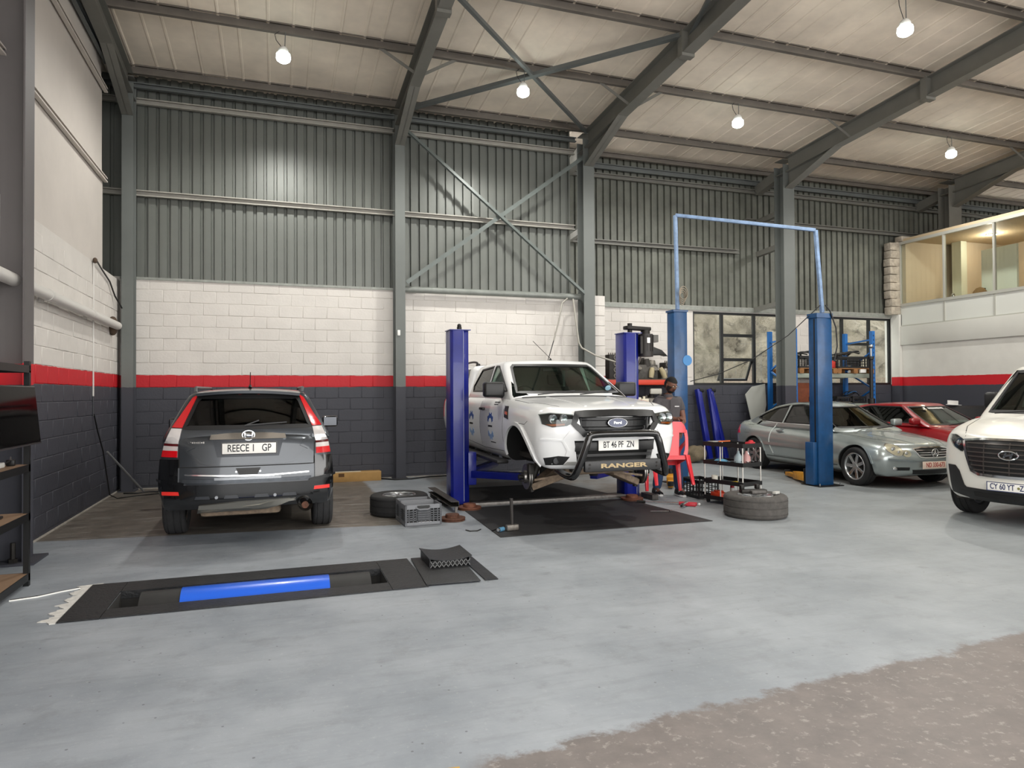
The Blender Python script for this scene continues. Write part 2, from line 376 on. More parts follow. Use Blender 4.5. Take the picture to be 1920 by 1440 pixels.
# left wall
wl = struct(B('wall_left', WALLP, None, XL-.2, XL, -2.8, 13.0, 0, 3.45))
blocks(wl, .4, 5.3, 0, 3.42, XL, rz=pi/2, org=(0, 13.1))
BOARD = M('white_lining_board', 'c2bbb4', .55, 0, .05, 1.5)
for i, (a, b) in enumerate(((3.45, 4.80), (4.80, 6.16), (6.16, 8.4))): B('lining_board', BOARD, wl, XL-.16, XL-.02-.01*i, -2.8, 11.68, a, b)
LGIRT = M('light_girt_paint', 'c4bdb5', .5)
for z, w in ((4.80, .05), (6.16, .05), (6.62, .14)): MB().csec((XL+.02, -2.8, z), (XL+.02, 11.70, z), .05, .07 if w < .1 else .12, .006).build('wall_girt', LGIRT if w < .1 else STEEL, wl)
SKIRT = M('skirting_line', 'a9a39b', .7, 0, .2, 12)
struct(B('baseboard_left', SKIRT, None, XL-.002, XL+.016, 7.85, 12.75, 0, .016)); struct(B('baseboard_back', SKIRT, None, XL, 6.05, YB-.03, YB-.012, 0, .016))
# cladding sheets (box rib profile), one object per sheet
CLAD = M('grey_cladding', '656863', .4, .15, .08, 1.2); CLADD = M('weathered_cladding', '5f6159', .55, .05, .25, 2.5)
def sheet_mesh(name, h, mat, pitch=.1715, n=4):
    pr_ = []; x = 0
    for i in range(n):
        pr_ += [(x, 0), (x+.100, 0), (x+.110, .045), (x+.150, .045), (x+pitch-.010, 0)]; x += pitch
    pr_.append((x+.02, -.002)); vs = []
    m = len(pr_)
    for z in (0, h): vs += [(a, b, z) for a, b in pr_]
    s = MB().add(vs, [(i, i+1, m+i+1, m+i) for i in range(m-1)]); me = s.mesh(name, solid=.0008); me.materials.append(mat); return me
cl1 = sheet_mesh('cladding_sheet', 3.62, CLAD); cl2 = sheet_mesh('cladding_sheet', 3.62, CLADD)
x = XL-.1-.686
while x < 5.35: o = link('cladding_sheet', cl1, wb1 if x < 2 else wb2); o.location = (x, YB+.08, 3.44); x += .686
x = 5.3
while x < 24: o = link('cladding_sheet', cl2, wb3); o.location = (x, YD+.06, 3.46); x += .686
struct(B('wall_left_outer', CLADD, None, -3.15, -3.12, 10.6, 12.95, 3.40, 7.3)); B('return_panel', CLADD, wl, -3.12, XL-.17, 10.6, 10.63, 3.4, 7.4); B('ledge', CLADD, wl, -3.12, XL-.1, 10.6, 12.95, 3.36, 3.42)
# flashing over the masonry
FLASH = M('flashing', '8a8d87', .5, .2, .2, 8)
B('flashing', FLASH, wb1, XL, 2.05, YB-.03, YB+.08, 3.49, 3.53); B('flashing', FLASH, wb2, 2.2, 6.1, YB-.03, YB+.08, 3.50, 3.55)
B('flashing', FLASH, wb3, 6.3, 15.0, YD-.05, YD+.06, 3.44, 3.54)
# girts
GIRT = M('girt_paint', '9b9890', .5, .1, .1, 6); GIRTD = M('girt_paint_dark', '6d6c66', .5, .1, .15, 5)
def girt(parent, xa, xb, y, z, m, h=.10): return MB().csec((xa, y, z), (xb, y, z), .07, h, .005, .02).build('wall_girt', m, parent)
for z in (4.93, 6.47): girt(wb1, -3.1, 2.07, YB-.02, z, GIRT); girt(wb2, 2.2, 5.75, YB-.02, z, GIRT)
girt(wb1, -3.1, 2.07, YB-.10, 6.70, STEEL, .09); girt(wb2, 2.2, 5.75, YB-.10, 6.70, STEEL, .09)
girt(wb3, 5.2, 24, YD-.03, 6.32, GIRTD); girt(wb3, 5.2, 10.3, YD-.03, 4.86, GIRTD); girt(wb3, 10.5, 24, YD-.03, 5.62, GIRTD)
girt(wb3, 5.2, 24, YD-.05, 6.52, STEEL, .12)
MB().cyl((2.2, YB-.14, 3.50), (5.80, YB-.14, 3.50), .06, 20).build('tie_tube', M('tie_paint', '7c807b', .45, .1, .15, 5), wb2, smooth=40)
# ---- ceiling boards
CEIL = M('ceiling_board', 'e6dac9', .75, 0, .16, .9, 0, 1)
ce = MB(); y0, y1 = -2.8, 13.75
cmain = struct(MB().add([(-3.3, y0, ceil_z(y0)+.05), (24, y0, ceil_z(y0)+.05), (24, y1, ceil_z(y1)+.05), (-3.3, y1, ceil_z(y1)+.05)], [(0,1,2,3)]).build('ceiling', CEIL))
def cboard(w):
    pf = [(0, 0), (w-.05, 0), (w-.035, -.010), (w-.012, -.010), (w, 0), (w, .02), (0, .02)]; n = len(pf); vs = []
    for y in (y0, y1): vs += [(a, y, ceil_z(y)+b) for a, b in pf]
    me = MB().add(vs, [(i, (i+1) % n, n+(i+1) % n, n+i) for i in range(n)]).mesh('ceiling_board'); me.materials.append(CEIL); return me
cb = [cboard(.36), cboard(.27), cboard(.42)]; x = -3.25; k = 0
while x < 24:
    w = (.36, .27, .42)[k % 3]; o = link('ceiling_board', cb[k % 3], cmain); o.location = (x, 0, random.uniform(-.006, .006)); x += w; k += 1
# purlins
PURL = M('purlin_paint', '6a645d', .5, .1, .15, 3)
for i, y in enumerate((12.52, 10.7, 9.0, 7.25, 5.5, 3.7, 1.9, .1, -1.7)):
    z = rb(y)+.415
    MB().csec((XL, y, z), (24, y, z), .07, .15, .006, .022).build('purlin', PURL, cmain)
MB().csec((5.2, YD-.12, rb(13.5)+.36), (24, YD-.12, rb(13.5)+.36), .07, .12, .006, .022).build('purlin', PURL, cmain)
# ---- columns and rafters
STEELD = M('dark_steel_paint', '706f69', .45, 0, .1, 2)
STEELC = painted_wall('column_paint', '686c69', 1.69, 1.69, True)
COLS = [('corner', -2.30, .17, 'grey steel column in the corner behind the parked grey SUV'), ('second', 2.13, .18, 'grey steel column between the two white brick bays'),
        ('third', 5.93, .24, 'grey steel column beside the white block pier and hanging conduit'), ('fourth', 10.87, .30, 'grey steel column standing behind the lift gantry and blue rack'),
        ('fifth', 15.95, .42, 'dark steel column rising behind the glazed mezzanine office')]
for i, (n_, x, w, lab) in enumerate(COLS):
    zt = rb(12.6)+.05; yc = 12.63; d = .30 if i else .26
    t = thing('steel_column', lab, 'column', (x, yc, 0), group='steel portal columns')
    fc = MB().isec((0, 0, 0 if i < 4 else 5.42), (0, 0, zt+.12), d, w, .016, .012, (0, 1, 0))
    # flange faces the room: section (side=x?), turned so flanges face +-y
    me = MB(); a, b = w/2, d/2
    z0 = 0 if i < 4 else 5.42
    me.box(-a, a, -b, -b+.016, z0, zt+.14); me.box(-a, a, b-.016, b, z0, zt+.14); me.box(-.006, .006, -b+.016, b-.016, z0, zt+.14)
    if i < 4: me.box(-a-.04, a+.04, -b-.04, b, 0, .018)
    me.build('shaft', STEELC if i < 4 else STEELD, t)
    for z in (rb(12.5)-.02, rb(12.5)+.30): MB().box(-a+.005, a-.005, -b+.017, b-.017, z-.006, z+.006).build('stiffener', STEELD, t)
    r = thing('roof_rafter', 'sloping roof rafter carried by the ' + lab[len('grey steel '):].replace('column', 'column', 1) if i < 4 else 'sloping roof rafter above the glazed mezzanine office', 'rafter', (x, 12.48, rb(12.48)), group='roof rafters')
    rw = min(w, .2); ye = -2.6
    def zz(y): return rb(y)-rb(12.48)
    MB().isec((0, 0, zz(12.48)+.17), (0, ye-12.48, zz(ye)+.17), rw, .34, .014, .01).build('beam', STEELD, r)
    hm = MB(); L = -1.45
    hm.prism([(0, -.0), (0, -.36), (L, zz(12.48+L)), (L, zz(12.48+L)+.02), (0, .02)], 'yz', -.006, .006)
    hm.add([(-rw/2, .0, -.36), (rw/2, .0, -.36), (rw/2, L, zz(12.48+L)-.0), (-rw/2, L, zz(12.48+L)-.0), (-rw/2, .0, -.345), (rw/2, .0, -.345), (rw/2, L, zz(12.48+L)+.015), (-rw/2, L, zz(12.48+L)+.015)],
           [(3,2,1,0),(4,5,6,7),(0,1,5,4),(1,2,6,5),(2,3,7,6),(3,0,4,7)])
    hm.build('haunch', STEELD, r)
    for yy, ln in ((10.7, .55),):
        for sgn in ((-1, 1) if i else ()):
            MB().bar((sgn*rw*.4, yy-12.48-.05, zz(yy)+.02), (sgn*.62, yy-12.48, zz(yy)+.36), .05, .006, (0, 1, 0)).build('fly_brace', STEELD, r)
    if i in (1, 2, 3): MB().box(-rw/2-.012, rw/2+.012, 8.93-12.48, 9.05-12.48, zz(9)-.04, zz(9)+.36).build('splice_plate', STEELD, r)
    if i >= 2:
        rr = MB().bar((0, .30, zz(12.78)+.06), (0, YD-12.48-.02, zz(13.5)-.05), rw*.8, .22); rr.build('tail_beam', STEELD, r)
for j, (x, zs) in enumerate(((10.87, (4.88, 5.64)), (5.93, (4.88,)))):
    for z in zs:
        MB().bar((x-.05, 12.78, z-.02), (x-.05, YD-.06, z-.06), .10, .12).build('strut', STEELD, wb3)
MB().bar((10.75, 12.78, 3.55), (10.75, YD-.04, 3.50), .10, .1).build('strut', STEELD, wb3)
MB().bar((15.95, 12.78, 5.62), (15.95, YD-.06, 5.60), .10, .12).build('strut', STEELD, wb3)
# cross bracing: wall bay and roof bay
BRC = M('brace_paint', '5f6663', .4, .1, .1, 4)
MB().bar((2.22, 12.46, 6.42), (5.80, 12.46, 3.55), .012, .075, (0, 0, 1)).bar((2.22, 12.44, 6.39), (5.80, 12.44, 3.52), .06, .010, (0, 0, 1)).build('wall_brace', BRC, wb2)
MB().bar((2.25, 12.50, 3.60), (5.84, 12.50, 6.30), .012, .075, (0, 0, 1)).build('wall_brace', BRC, wb2)
def br(p, q, w=.09): return MB().bar((p[0], p[1], rb(p[1])+.26), (q[0], q[1], rb(q[1])+.26), w, .012).bar((p[0], p[1], rb(p[1])+.30), (q[0], q[1], rb(q[1])+.30), .012, .08).build('roof_brace', STEEL, cmain)
br((2.25, 8.95), (5.85, 12.4), .06); br((2.3, 12.35), (5.85, 8.98), .10)
br((5.95, 8.9), (5.4, 7.0), .06)
# near left column with footplate
t = thing('steel_column', 'near grey steel column against the left wall behind the shelf unit', 'column', (-2.37, 7.62, 0), group='steel portal columns')
me = MB(); z1 = 8.0
me.box(-.155, -.14, -.13, .13, 0, z1).box(.13, .145, -.13, .13, 0, z1).box(-.14, .13, -.006, .006, 0, z1); me.box(-.16, .25, -.22, .22, 0, .02)
me.build('shaft', painted_wall('near_column_paint', '5c5858', 1.66, 1.86, True), t)
MB().cyl((.06, -.13, .02), (.06, -.13, .20), .022, 12).cyl((.06, -.13, .02), (.06, -.13, .055), .04, 6).build('anchor_bolt', DKMET, t)
# ---- upper end of the room behind the camera: lintel over the open roller door
struct(B('wall_front', PLAST, None, XL-.2, 15.05, -2.8, -2.6, 5.9, 8.2))
# ---- right wall with the glazed office above
wr = struct(B('wall_right', PLAST, None, XR, XR+.2, -2.8, 13.56, 0, 2.72))
BAND = M('white_paint_smooth', 'cdccc5', .5, 0, .03, 1)
B('edge_beam', BAND, wr, XR-.06, XR+.2, -2.8, 13.30, 2.72, 3.19, bevel=.006)
OFR = M('office_frame_alu', 'b8b7ae', .4, .3); OPAN = M('office_panel', 'cccdc6', .45)
for i in range(9):
    ya = 13.28-1.21*i; yb_ = ya-1.17
    B('infill_panel', OPAN, wr, XR, XR+.04, yb_, ya, 3.21, 3.70)
    B('frame_post', OFR, wr, XR-.02, XR+.05, ya, ya+.04, 3.19, 5.30)
    B('glass_pane', glass('office_glass', 'f3f5f1'), wr, XR+.012, XR+.018, yb_, ya, 3.77, 5.28)
B('frame_rail', OFR, wr, XR-.03, XR+.06, 2.4, 13.32, 3.70, 3.77); B('frame_rail', OFR, wr, XR-.03, XR+.06, 2.4, 13.32, 5.28, 5.35); B('frame_rail', OFR, wr, XR-.03, XR+.06, 2.4, 13.32, 3.19, 3.22)
ROOMW = M('office_wall', 'c8b8a2', .7); 
B('office_floor', ROOMW, wr, XR+.05, 18.6, 2.4, 13.3, 3.55, 3.70); B('office_ceiling', M('office_ceiling', 'b9a688', .7), wr, XR, 18.6, 2.4, 13.34, 5.35, 5.42)
B('office_end_wall', ROOMW, wr, XR+.05, 18.6, 13.18, 13.30, 3.70, 5.35); B('office_back_wall', ROOMW, wr, 18.0, 18.6, 2.4, 13.2, 3.70, 5.35)
B('office_pillar', M('office_pillar', 'cfd2c0', .6), wr, 16.4, 16.6, 12.70, 12.95, 3.7, 5.35); B('partition', ROOMW, wr, 16.6, 18, 12.75, 12.85, 3.7, 5.35)
B('office_side_wall', ROOMW, wr, XR+.05, 18.6, 2.4, 2.5, 3.70, 5.35)
dr = tag(B('office_door', M('door_white', 'dfe6df', .4), None, 16.30, 16.36, 11.25, 12.10, 3.705, 4.98), 'pale office door standing open behind the mezzanine glass', 'door')
B('handle', DKMET, dr, 16.26, 16.30, 12.0, 12.05, 3.85, 4.05)
ol = thing('ceiling_lamp', 'small round downlight in the office ceiling behind the glass', 'lamp', (16.4, 11.9, 5.33))
MB().cyl((0, 0, 0), (0, 0, .02), .12, 20).build('rim', WHITE, ol); MB().cyl((0, 0, -.008), (0, 0, .0), .10, 20).build('bulb', M('office_bulb', 'fff4dc', .5, emit=25), ol)
ld = bpy.data.lights.new('office_lamp', 'POINT'); ld.energy = 38; ld.color = (1, .90, .76); ld.shadow_soft_size = .1; lo = bpy.data.objects.new('office_lamp_light', ld); COL.objects.link(lo); lo.location = (16.4, 11.9, 5.18)
# rough unplastered pier at the corner
RAW = M('raw_mortar', 'a39a8c', .9, 0, .3, 9, 1, 22)
pr_ = MB()
for k in range(9):
    B('rough_block', RAW, wr, 14.72+random.uniform(-.03, .02), XR-.02, 13.28+random.uniform(-.02, .02), 13.5, 3.50+k*.205, 3.50+k*.205+.195, bevel=.02)
B('rough_render', RAW, wr, XR-.12, XR+.1, 13.30, 13.5, 3.5, 5.36, bevel=.02); B('pier_base', PLAST, wr, 14.96, XR+.02, 13.28, 13.52, 0, 3.5)
B('rough_render', RAW, wr, XR-.05, XR+1.2, 13.2, 13.42, 5.36, 5.5, bevel=.03)
struct(B('wall_far_right', STEELD, None, 23.8, 24, -4.6, 13.7, 0, 8.4))
# ---- windows
WF = M('window_frame_black', '17191a', .4); WG = glass('window_glass', 'eef2f0', 0, .8)
def window(n, x0, x1, mull, rails):
    w = struct(MB().box(x0, x1, YD+.03, YD+.09, WZ1-.05, WZ1).box(x0, x1, YD+.03, YD+.09, WZ0, WZ0+.05).box(x0, x0+.05, YD+.03, YD+.09, WZ0+.05, WZ1-.05).box(x1-.05, x1, YD+.03, YD+.09, WZ0+.05, WZ1-.05).build('window_%d' % n, WF))
    for x in mull: B('mullion', WF, w, x-.035, x+.035, YD+.03, YD+.09, WZ0+.05, WZ1-.05)
    cells = [x0+.05] + [q for x in mull for q in (x-.035, x+.035)] + [x1-.05]
    for i in range(0, len(cells), 2):
        a, b = cells[i], cells[i+1]; zs = [WZ0+.05] + [q for z in rails.get(i//2, ()) for q in (z-.035, z+.035)] + [WZ1-.05]
        for z in rails.get(i//2, ()): B('transom', WF, w, a, b, YD+.03, YD+.09, z-.035, z+.035)
        for j in range(0, len(zs), 2):
            if n == 1 and i == 2 and j == 0:    # open awning sash
                s = B('sash', WF, w, a, b, -.02, .02, -.56, -.51); s.location = (0, YD+.06, WZ0+.62); s.rotation_euler = (.42, 0, 0)
                for u, v in ((a, a+.04), (b-.04, b)): o = B('sash', WF, w, u, v, -.02, .02, -.51, 0); o.location = s.location; o.rotation_euler = s.rotation_euler
                o = B('pane', WG, w, a+.04, b-.04, -.003, .003, -.51, 0); o.location = s.location; o.rotation_euler = s.rotation_euler
            else: B('pane', WG, w, a, b, YD+.055, YD+.061, zs[j], zs[j+1])
    return w
window(1, H1[0], H1[1], (9.86, 10.77), {1: (2.316, 2.887)}); window(2, H2[0], H2[1], (13.43, 14.30), {1: (2.75,)})
# ---- rock cutting outside the windows
def rock_mat():
    m = bpy.data.materials.new('rock_face'); m.use_nodes = True; t = m.node_tree; b = t.nodes['Principled BSDF']
    pos = t.nodes.new('ShaderNodeNewGeometry').outputs['Position']
    n1 = noise(t, pos, 1.3, 8, .7); n2 = noise(t, pos, 9, 9, .8)
    c = mixc(t, ramp(t, n1, .35, .65), lin('6f6558'), lin('a0968a')); c = mixc(t, ramp(t, n2, .58, .7), c, lin('2e2822'))
    c = mixc(t, nmath(t, 'MULTIPLY', ramp(t, noise(t, pos, .8, 5), .58, .68), .6), c, lin('45482a'))
    ad = t.nodes.new('ShaderNodeVectorMath'); ad.operation = 'ADD'; sc = t.nodes.new('ShaderNodeVectorMath'); sc.operation = 'SCALE'; sc.inputs['Scale'].default_value = .9
    t.links.new(noise(t, pos, 1.6, 6, .7, 1), sc.inputs[0]); t.links.new(pos, ad.inputs[0]); t.links.new(sc.outputs[0], ad.inputs[1])
    for scl, wd, k in ((1.3, .07, .85), (3.6, .06, .6)):
        v = t.nodes.new('ShaderNodeTexVoronoi'); v.feature = 'DISTANCE_TO_EDGE'; v.inputs['Scale'].default_value = scl; t.links.new(ad.outputs[0], v.inputs['Vector'])
        c = mixc(t, nmath(t, 'MULTIPLY', nmath(t, 'SUBTRACT', 1, ramp(t, v.outputs[0], 0, wd)), k), c, lin('3b332a'))
    f = t.nodes.new('ShaderNodeTexVoronoi'); f.inputs['Scale'].default_value = 2.2; t.links.new(ad.outputs[0], f.inputs['Vector'])
    c = mixc(t, nmath(t, 'MULTIPLY', ramp(t, f.outputs[0], .25, .6), .55), c, lin('9d9384'))
    t.links.new(c, b.inputs['Base Color']); b.inputs['Roughness'].default_value = .95
    bp = t.nodes.new('ShaderNodeBump'); bp.inputs['Strength'].default_value = .9; bp.inputs['Distance'].default_value = .08
    t.links.new(n2, bp.inputs['Height']); t.links.new(bp.outputs[0], b.inputs['Normal']); return m
from mathutils import noise as mno
def rockp(u, v):
    x, z = 5.5+u*17, -1.0+v*8.5
    p = Vector((x*.55, z*.75, 3.3)); d = mno.fractal(p, 1.0, 2.0, 6)*.55 + abs(mno.noise(p*2.3))*.35
    return (x, 17.3 + z*.22 - d, z)
tag(MB().grid(rockp, 110, 60).build('rock_face', rock_mat(), smooth=80), 'pale rock cutting seen outside through the back windows', 'rock')
# ================================================================= HIGH-BAY LAMPS
BULB = M('lamp_bulb', 'f4fff8', .4, emit=14)
LAMPS = [(.09, 10.64, 'leftmost hanging bay lamp above the parked grey SUV'), (3.87, 10.64, 'hanging bay lamp below the crossing of the roof braces'),
         (8.12, 10.64, 'hanging bay lamp right of the third rafter near the lift gantry'), (13.50, 10.64, 'rightmost hanging bay lamp near the mezzanine office'),
         (8.30, 7.20, 'nearest bay lamp cut by the top edge of the picture'), (3.2, 3.7, 'bay lamp over the painted floor behind the view'), (10.5, 3.7, 'bay lamp above the van side of the floor')]
for i, (x, y, lab) in enumerate(LAMPS):
    zc = rb(y)+.34; zb = 6.60 if i < 4 else (6.63 if i == 4 else rb(y)-.1)
    t = thing('bay_lamp', lab, 'lamp', (x, y, zb), group='hanging bay lamps')
    MB().lathe([(0, -.12), (.06, -.115), (.095, -.09), (.105, -.06), (.10, 0), (.07, .03)], 24).build('bulb', BULB, t, smooth=60)
    MB().lathe([(.072, .025), (.075, .06), (.05, .10), (.02, .12), (0, .12)], 24).build('lamp_base', WHITE, t, smooth=40)
    dz = zc - zb
    MB().tube([(-.02, 0, .1), (-.10, 0, .1+(dz-.1)*.4), (-.12, 0, .1+(dz-.1)*.75), (-.06, .02, dz)], .005, 6).build('cable', BLACK, t); MB().cyl((.02, 0, .1), (.03, .01, dz), .006, 6).build('hanger', STEEL, t)
    ld = bpy.data.lights.new('bay_lamp_light', 'SPOT'); ld.energy = LAMPW; ld.spot_size = radians(165); ld.spot_blend = .5; ld.color = (1, .985, .93); ld.shadow_soft_size = .11
    lo = bpy.data.objects.new('bay_lamp_light', ld); COL.objects.link(lo); lo.location = (x, y, zb-.26)
# ================================================================= VEHICLE TOOLKIT
def spaced(n, k=.55):
    return [(1-k)*i/n + k*(.5-.5*cos(pi*i/n)) for i in range(n+1)]
def wbox(L, hwm, H, r, fn, n=(60, 18, 12)):
    """rounded box in metric space, then warped by fn(u 0..1 front to rear, v -1..1, w 0..1)"""
    A, Bv, Cw = spaced(n[0]), spaced(n[1]), spaced(n[2]); idx = {}; vs = []; fs = []
    hl, hh = L/2, H/2
    def vid(i, j, k):
        if (i, j, k) not in idx:
            p = [(A[i]-.5)*L, (Bv[j]*2-1)*hwm, (Cw[k]-.5)*H]; lim = (hl-r[0], hwm-r[1], hh-r[2])
            q = [max(-l, min(l, c)) for c, l in zip(p, lim)]; d = [(a-b)/rr for a, b, rr in zip(p, q, r)]
            ln = sqrt(sum(x*x for x in d))
            if ln > 1e-9: p = [b + x/ln*rr for b, x, rr in zip(q, d, r)]
            idx[(i, j, k)] = len(vs); vs.append(fn(p[0]/L+.5, p[1]/hwm, p[2]/H+.5))
        return idx[(i, j, k)]
    a, b, c = n
    for i in range(a):
        for j in range(b): fs += [(vid(i,j,0), vid(i,j+1,0), vid(i+1,j+1,0), vid(i+1,j,0)), (vid(i,j,c), vid(i+1,j,c), vid(i+1,j+1,c), vid(i,j+1,c))]
        for k in range(c): fs += [(vid(i,0,k), vid(i+1,0,k), vid(i+1,0,k+1), vid(i,0,k+1)), (vid(i,b,k), vid(i,b,k+1), vid(i+1,b,k+1), vid(i+1,b,k))]
    for j in range(b):
        for k in range(c): fs += [(vid(0,j,k), vid(0,j,k+1), vid(0,j+1,k+1), vid(0,j+1,k)), (vid(a,j,k), vid(a,j+1,k), vid(a,j+1,k+1), vid(a,j,k+1))]
    return MB().add(vs, fs)
def tmpo(me, mat=None):
    if mat: me.materials.append(mat)
    o = bpy.data.objects.new('tmp', me); COL.objects.link(o); return o
def booleans(base, ops):
    """base mesh with a list of (operation, mesh); exact solver, cutter materials kept"""
    o = bpy.data.objects.new('tmp', base); COL.objects.link(o); tmp = []
    for op, me in ops:
        c = bpy.data.objects.new('cut', me); COL.objects.link(c); tmp.append(c); c.hide_render = True
        md = o.modifiers.new('b', 'BOOLEAN'); md.operation = op; md.object = c; md.solver = 'EXACT'; md.material_mode = 'TRANSFER'
    dg = bpy.context.evaluated_depsgraph_get(); dg.update()
    r = bpy.data.meshes.new_from_object(o.evaluated_get(dg))
    for c in tmp + [o]: bpy.data.objects.remove(c)
    return r
class Car:
    def __init__(s, name, label, L, loc, rz, paint, cat='car', lift=0):
        s.L = L; s.root = thing(name, label, cat, loc, rz); s.paint = paint; s.ops = []; s.lift = lift; s.panes = []
        s.inner = M('car_interior', '1b1b1c', .8); s.dark = M('wheel_well', '0d0d0d', .9)
    def Y(s, q): return q - s.L/2
    def lower(s, hw, top, bot, kz, fr, rr, crown=.03, r=(.10, .10, .09), hwm=.9, H=.8, n=(70, 22, 14)):
        def fn(u, v, w):
            f, e = fr(v, w), s.L - rr(v, w); q = f + (e-f)*u
            b = bot(q); t = top(q) - crown*v*v; return (v*hw(q)*kz(w), q-s.L/2, b+(t-b)*w)
        s.base = wbox(s.L, hwm, H, r, fn, n); return s
    def cabin(s, q0, q1, z0, hw0, hw1, top, fr, rr, r=(.10, .09, .09), crown=.02, H=.6, n=(40, 18, 10), hwq=None, op='UNION'):
        def fn(u, v, w):
            f, e = q0 + fr(v, w), q1 - rr(v, w); q = f + (e-f)*u; z = z0(q) if callable(z0) else z0
            h = hw0 + (hw1-hw0)*w
            if hwq: h *= hwq(q)
            return (v*h, q-s.L/2, z + w*(top(q)-crown*v*v-z))
        m = wbox(q1-q0, (hw0+hw1)/2, H, r, fn, n)
        if op: s.ops.append(('UNION', m))
        return m
    def cavity(s, rings):
        """rings of (z, q_front, q_rear, halfwidth) from floor to roof"""
        m = MB(); vs = []
        for z, a, b, h in rings: vs += [(-h, s.Y(a), z), (h, s.Y(a), z), (h, s.Y(b), z), (-h, s.Y(b), z)]
        k = len(rings); fs = [(0,1,2,3)[::-1], tuple(4*(k-1)+i for i in range(4))]
        for i in range(k-1): fs += [(4*i+j, 4*i+(j+1) % 4, 4*i+4+(j+1) % 4, 4*i+4+j) for j in range(4)]
        m.add(vs, fs); s.ops.append(('CAV', m))
    def arch(s, q, z, R, depth=.30, hw=.95):
        for sg in (-1, 1):
            s.ops.append(('ARCH', MB().cyl((sg*(hw-depth), s.Y(q), z), (sg*(hw+.3), s.Y(q), z), R, 40)))
    def cut(s, plane, poly, a, b): s.ops.append(('CUT', MB().prism(poly, plane, a, b)))
    def finish(s):
        me0 = s.base.mesh('body'); me0.materials.append(s.paint); un = []
        for op, m in s.ops:
            if op == 'UNION': x = m.mesh('u'); x.materials.append(s.paint); un.append(('UNION', x))
        outer = booleans(me0, un) if un else me0
        s.bvh = BVHTree.FromPolygons([v.co.copy() for v in outer.vertices], [list(p.vertices) for p in outer.polygons])
        cuts = []
        for op, m in s.ops:
            if op == 'UNION': continue
            x = m.mesh('c'); x.materials.append({'CAV': s.inner, 'ARCH': s.dark, 'CUT': s.paint}[op]); cuts.append(('DIFFERENCE', x))
        me = booleans(outer, cuts) if cuts else outer
        me.shade_smooth(); me.set_sharp_from_angle(angle=radians(32)); me.name = 'body'
        s.body = link('body', me, s.root); return s
    # --- surface projection
    DIR = {'F': (0, 1, 0), 'B': (0, -1, 0), 'L': (1, 0, 0), 'R': (-1, 0, 0), 'T': (0, 0, -1), 'U': (0, 0, 1)}
    def hit(s, side, a, b):
        d = Vector(s.DIR[side])
        o = {'F': (a, -9, b), 'B': (a, 9, b), 'L': (-9, a, b), 'R': (9, a, b), 'T': (a, b, 9), 'U': (a, b, -9)}[side]
        h, n, _, _ = s.bvh.ray_cast(Vector(o), d)
        if h is None:
            q = Vector(o) + d*(9 - (s.L/2 if side in 'FB' else .85)); h, n, _, _ = s.bvh.find_nearest(q)
            c = {'F': (a, h.y, b), 'B': (a, h.y, b), 'L': (h.x, a, b), 'R': (h.x, a, b), 'T': (a, b, h.z), 'U': (a, b, h.z)}[side]; h = Vector(c); n = -d
        if n.dot(d) > 0: n = -n
        return h, n
    def patch(s, name, mat, side, poly, off=.004, th=.008, step=.07, parent=None, flat=False, smooth=35):
        bm = bmesh.new(); vs = [bm.verts.new((p[0], p[1], 0)) for p in poly]; bm.faces.new(vs)
        for ax in (0, 1):
            lo, hi = min(p[ax] for p in poly), max(p[ax] for p in poly); k = int((hi-lo)/step)
            for i in range(1, k+1):
                c = lo + (hi-lo)*i/(k+1); co = [0, 0, 0]; co[ax] = c; no = [0, 0, 0]; no[ax] = 1
                bmesh.ops.bisect_plane(bm, geom=bm.verts[:]+bm.edges[:]+bm.faces[:], plane_co=co, plane_no=no)
        bmesh.ops.remove_doubles(bm, verts=bm.verts, dist=1e-5)
        bm.verts.index_update(); top = []; bot = []
        for v in bm.verts:
            h, n = s.hit(side, v.co.x, v.co.y)
            if flat: n = -Vector(s.DIR[side])
            top.append(h + n*off); bot.append(h + n*(off-th))
        N = len(top); fs = [[v.index for v in f.verts] for f in bm.faces]; al = fs + [[N+i for i in f][::-1] for f in fs]
        for e in bm.edges:
            if len(e.link_faces) == 1: a, b = e.verts[0].index, e.verts[1].index; al.append((a, b, N+b, N+a))
        bm.free(); return MB().add(top+bot, al).build(name, mat, parent or s.root, smooth=smooth)
    def both(s, name, mat, poly, **k):
        a = s.patch(name, mat, 'L', poly, **k); b = s.patch(name, mat, 'R', poly, **k); return a, b
    def mirror2(s, name, mat, side, poly, **k):
        a = s.patch(name, mat, side, poly, **k); b = s.patch(name, mat, side, [(-x, y) for x, y in poly][::-1], **k); return a, b
    def strip(s, name, mat, side, line, w, off=.003, th=.006, closed=False, step=.05, parent=None):
        pts = []; m = len(line)
        for i in range(m if closed else m-1):
            a, b = Vector(line[i]), Vector(line[(i+1) % m]); k = max(1, int((b-a).length/step))
            pts += [a + (b-a)*j/k for j in range(k)]
        if not closed: pts.append(Vector(line[-1]))
        m = len(pts); top = []; fs = []
        for i, p in enumerate(pts):
            a = pts[i-1] if (i or closed) else p; b = pts[(i+1) % m] if (i < m-1 or closed) else p
            d = (b-a).normalized(); nrm = Vector((-d.y, d.x))
            for sg in (-.5, .5):
                q = p + nrm*w*sg; h, n = s.hit(side, q.x, q.y); top.append((h + n*off, h + n*(off-th)))
        vs = [t for t, _ in top] + [b for _, b in top]; N = len(top)
        for i in range(m if closed else m-1):
            a, b, c, d = 2*i, 2*i+1, (2*i+3) % N, (2*i+2) % N
            fs += [(a, d, c, b), (N+a, N+b, N+c, N+d), (a, N+a, N+d, d), (b, c, N+c, N+b)]
        if not closed: fs += [(0, 1, N+1, N), (N-2, 2*N-2, 2*N-1, N-1)]
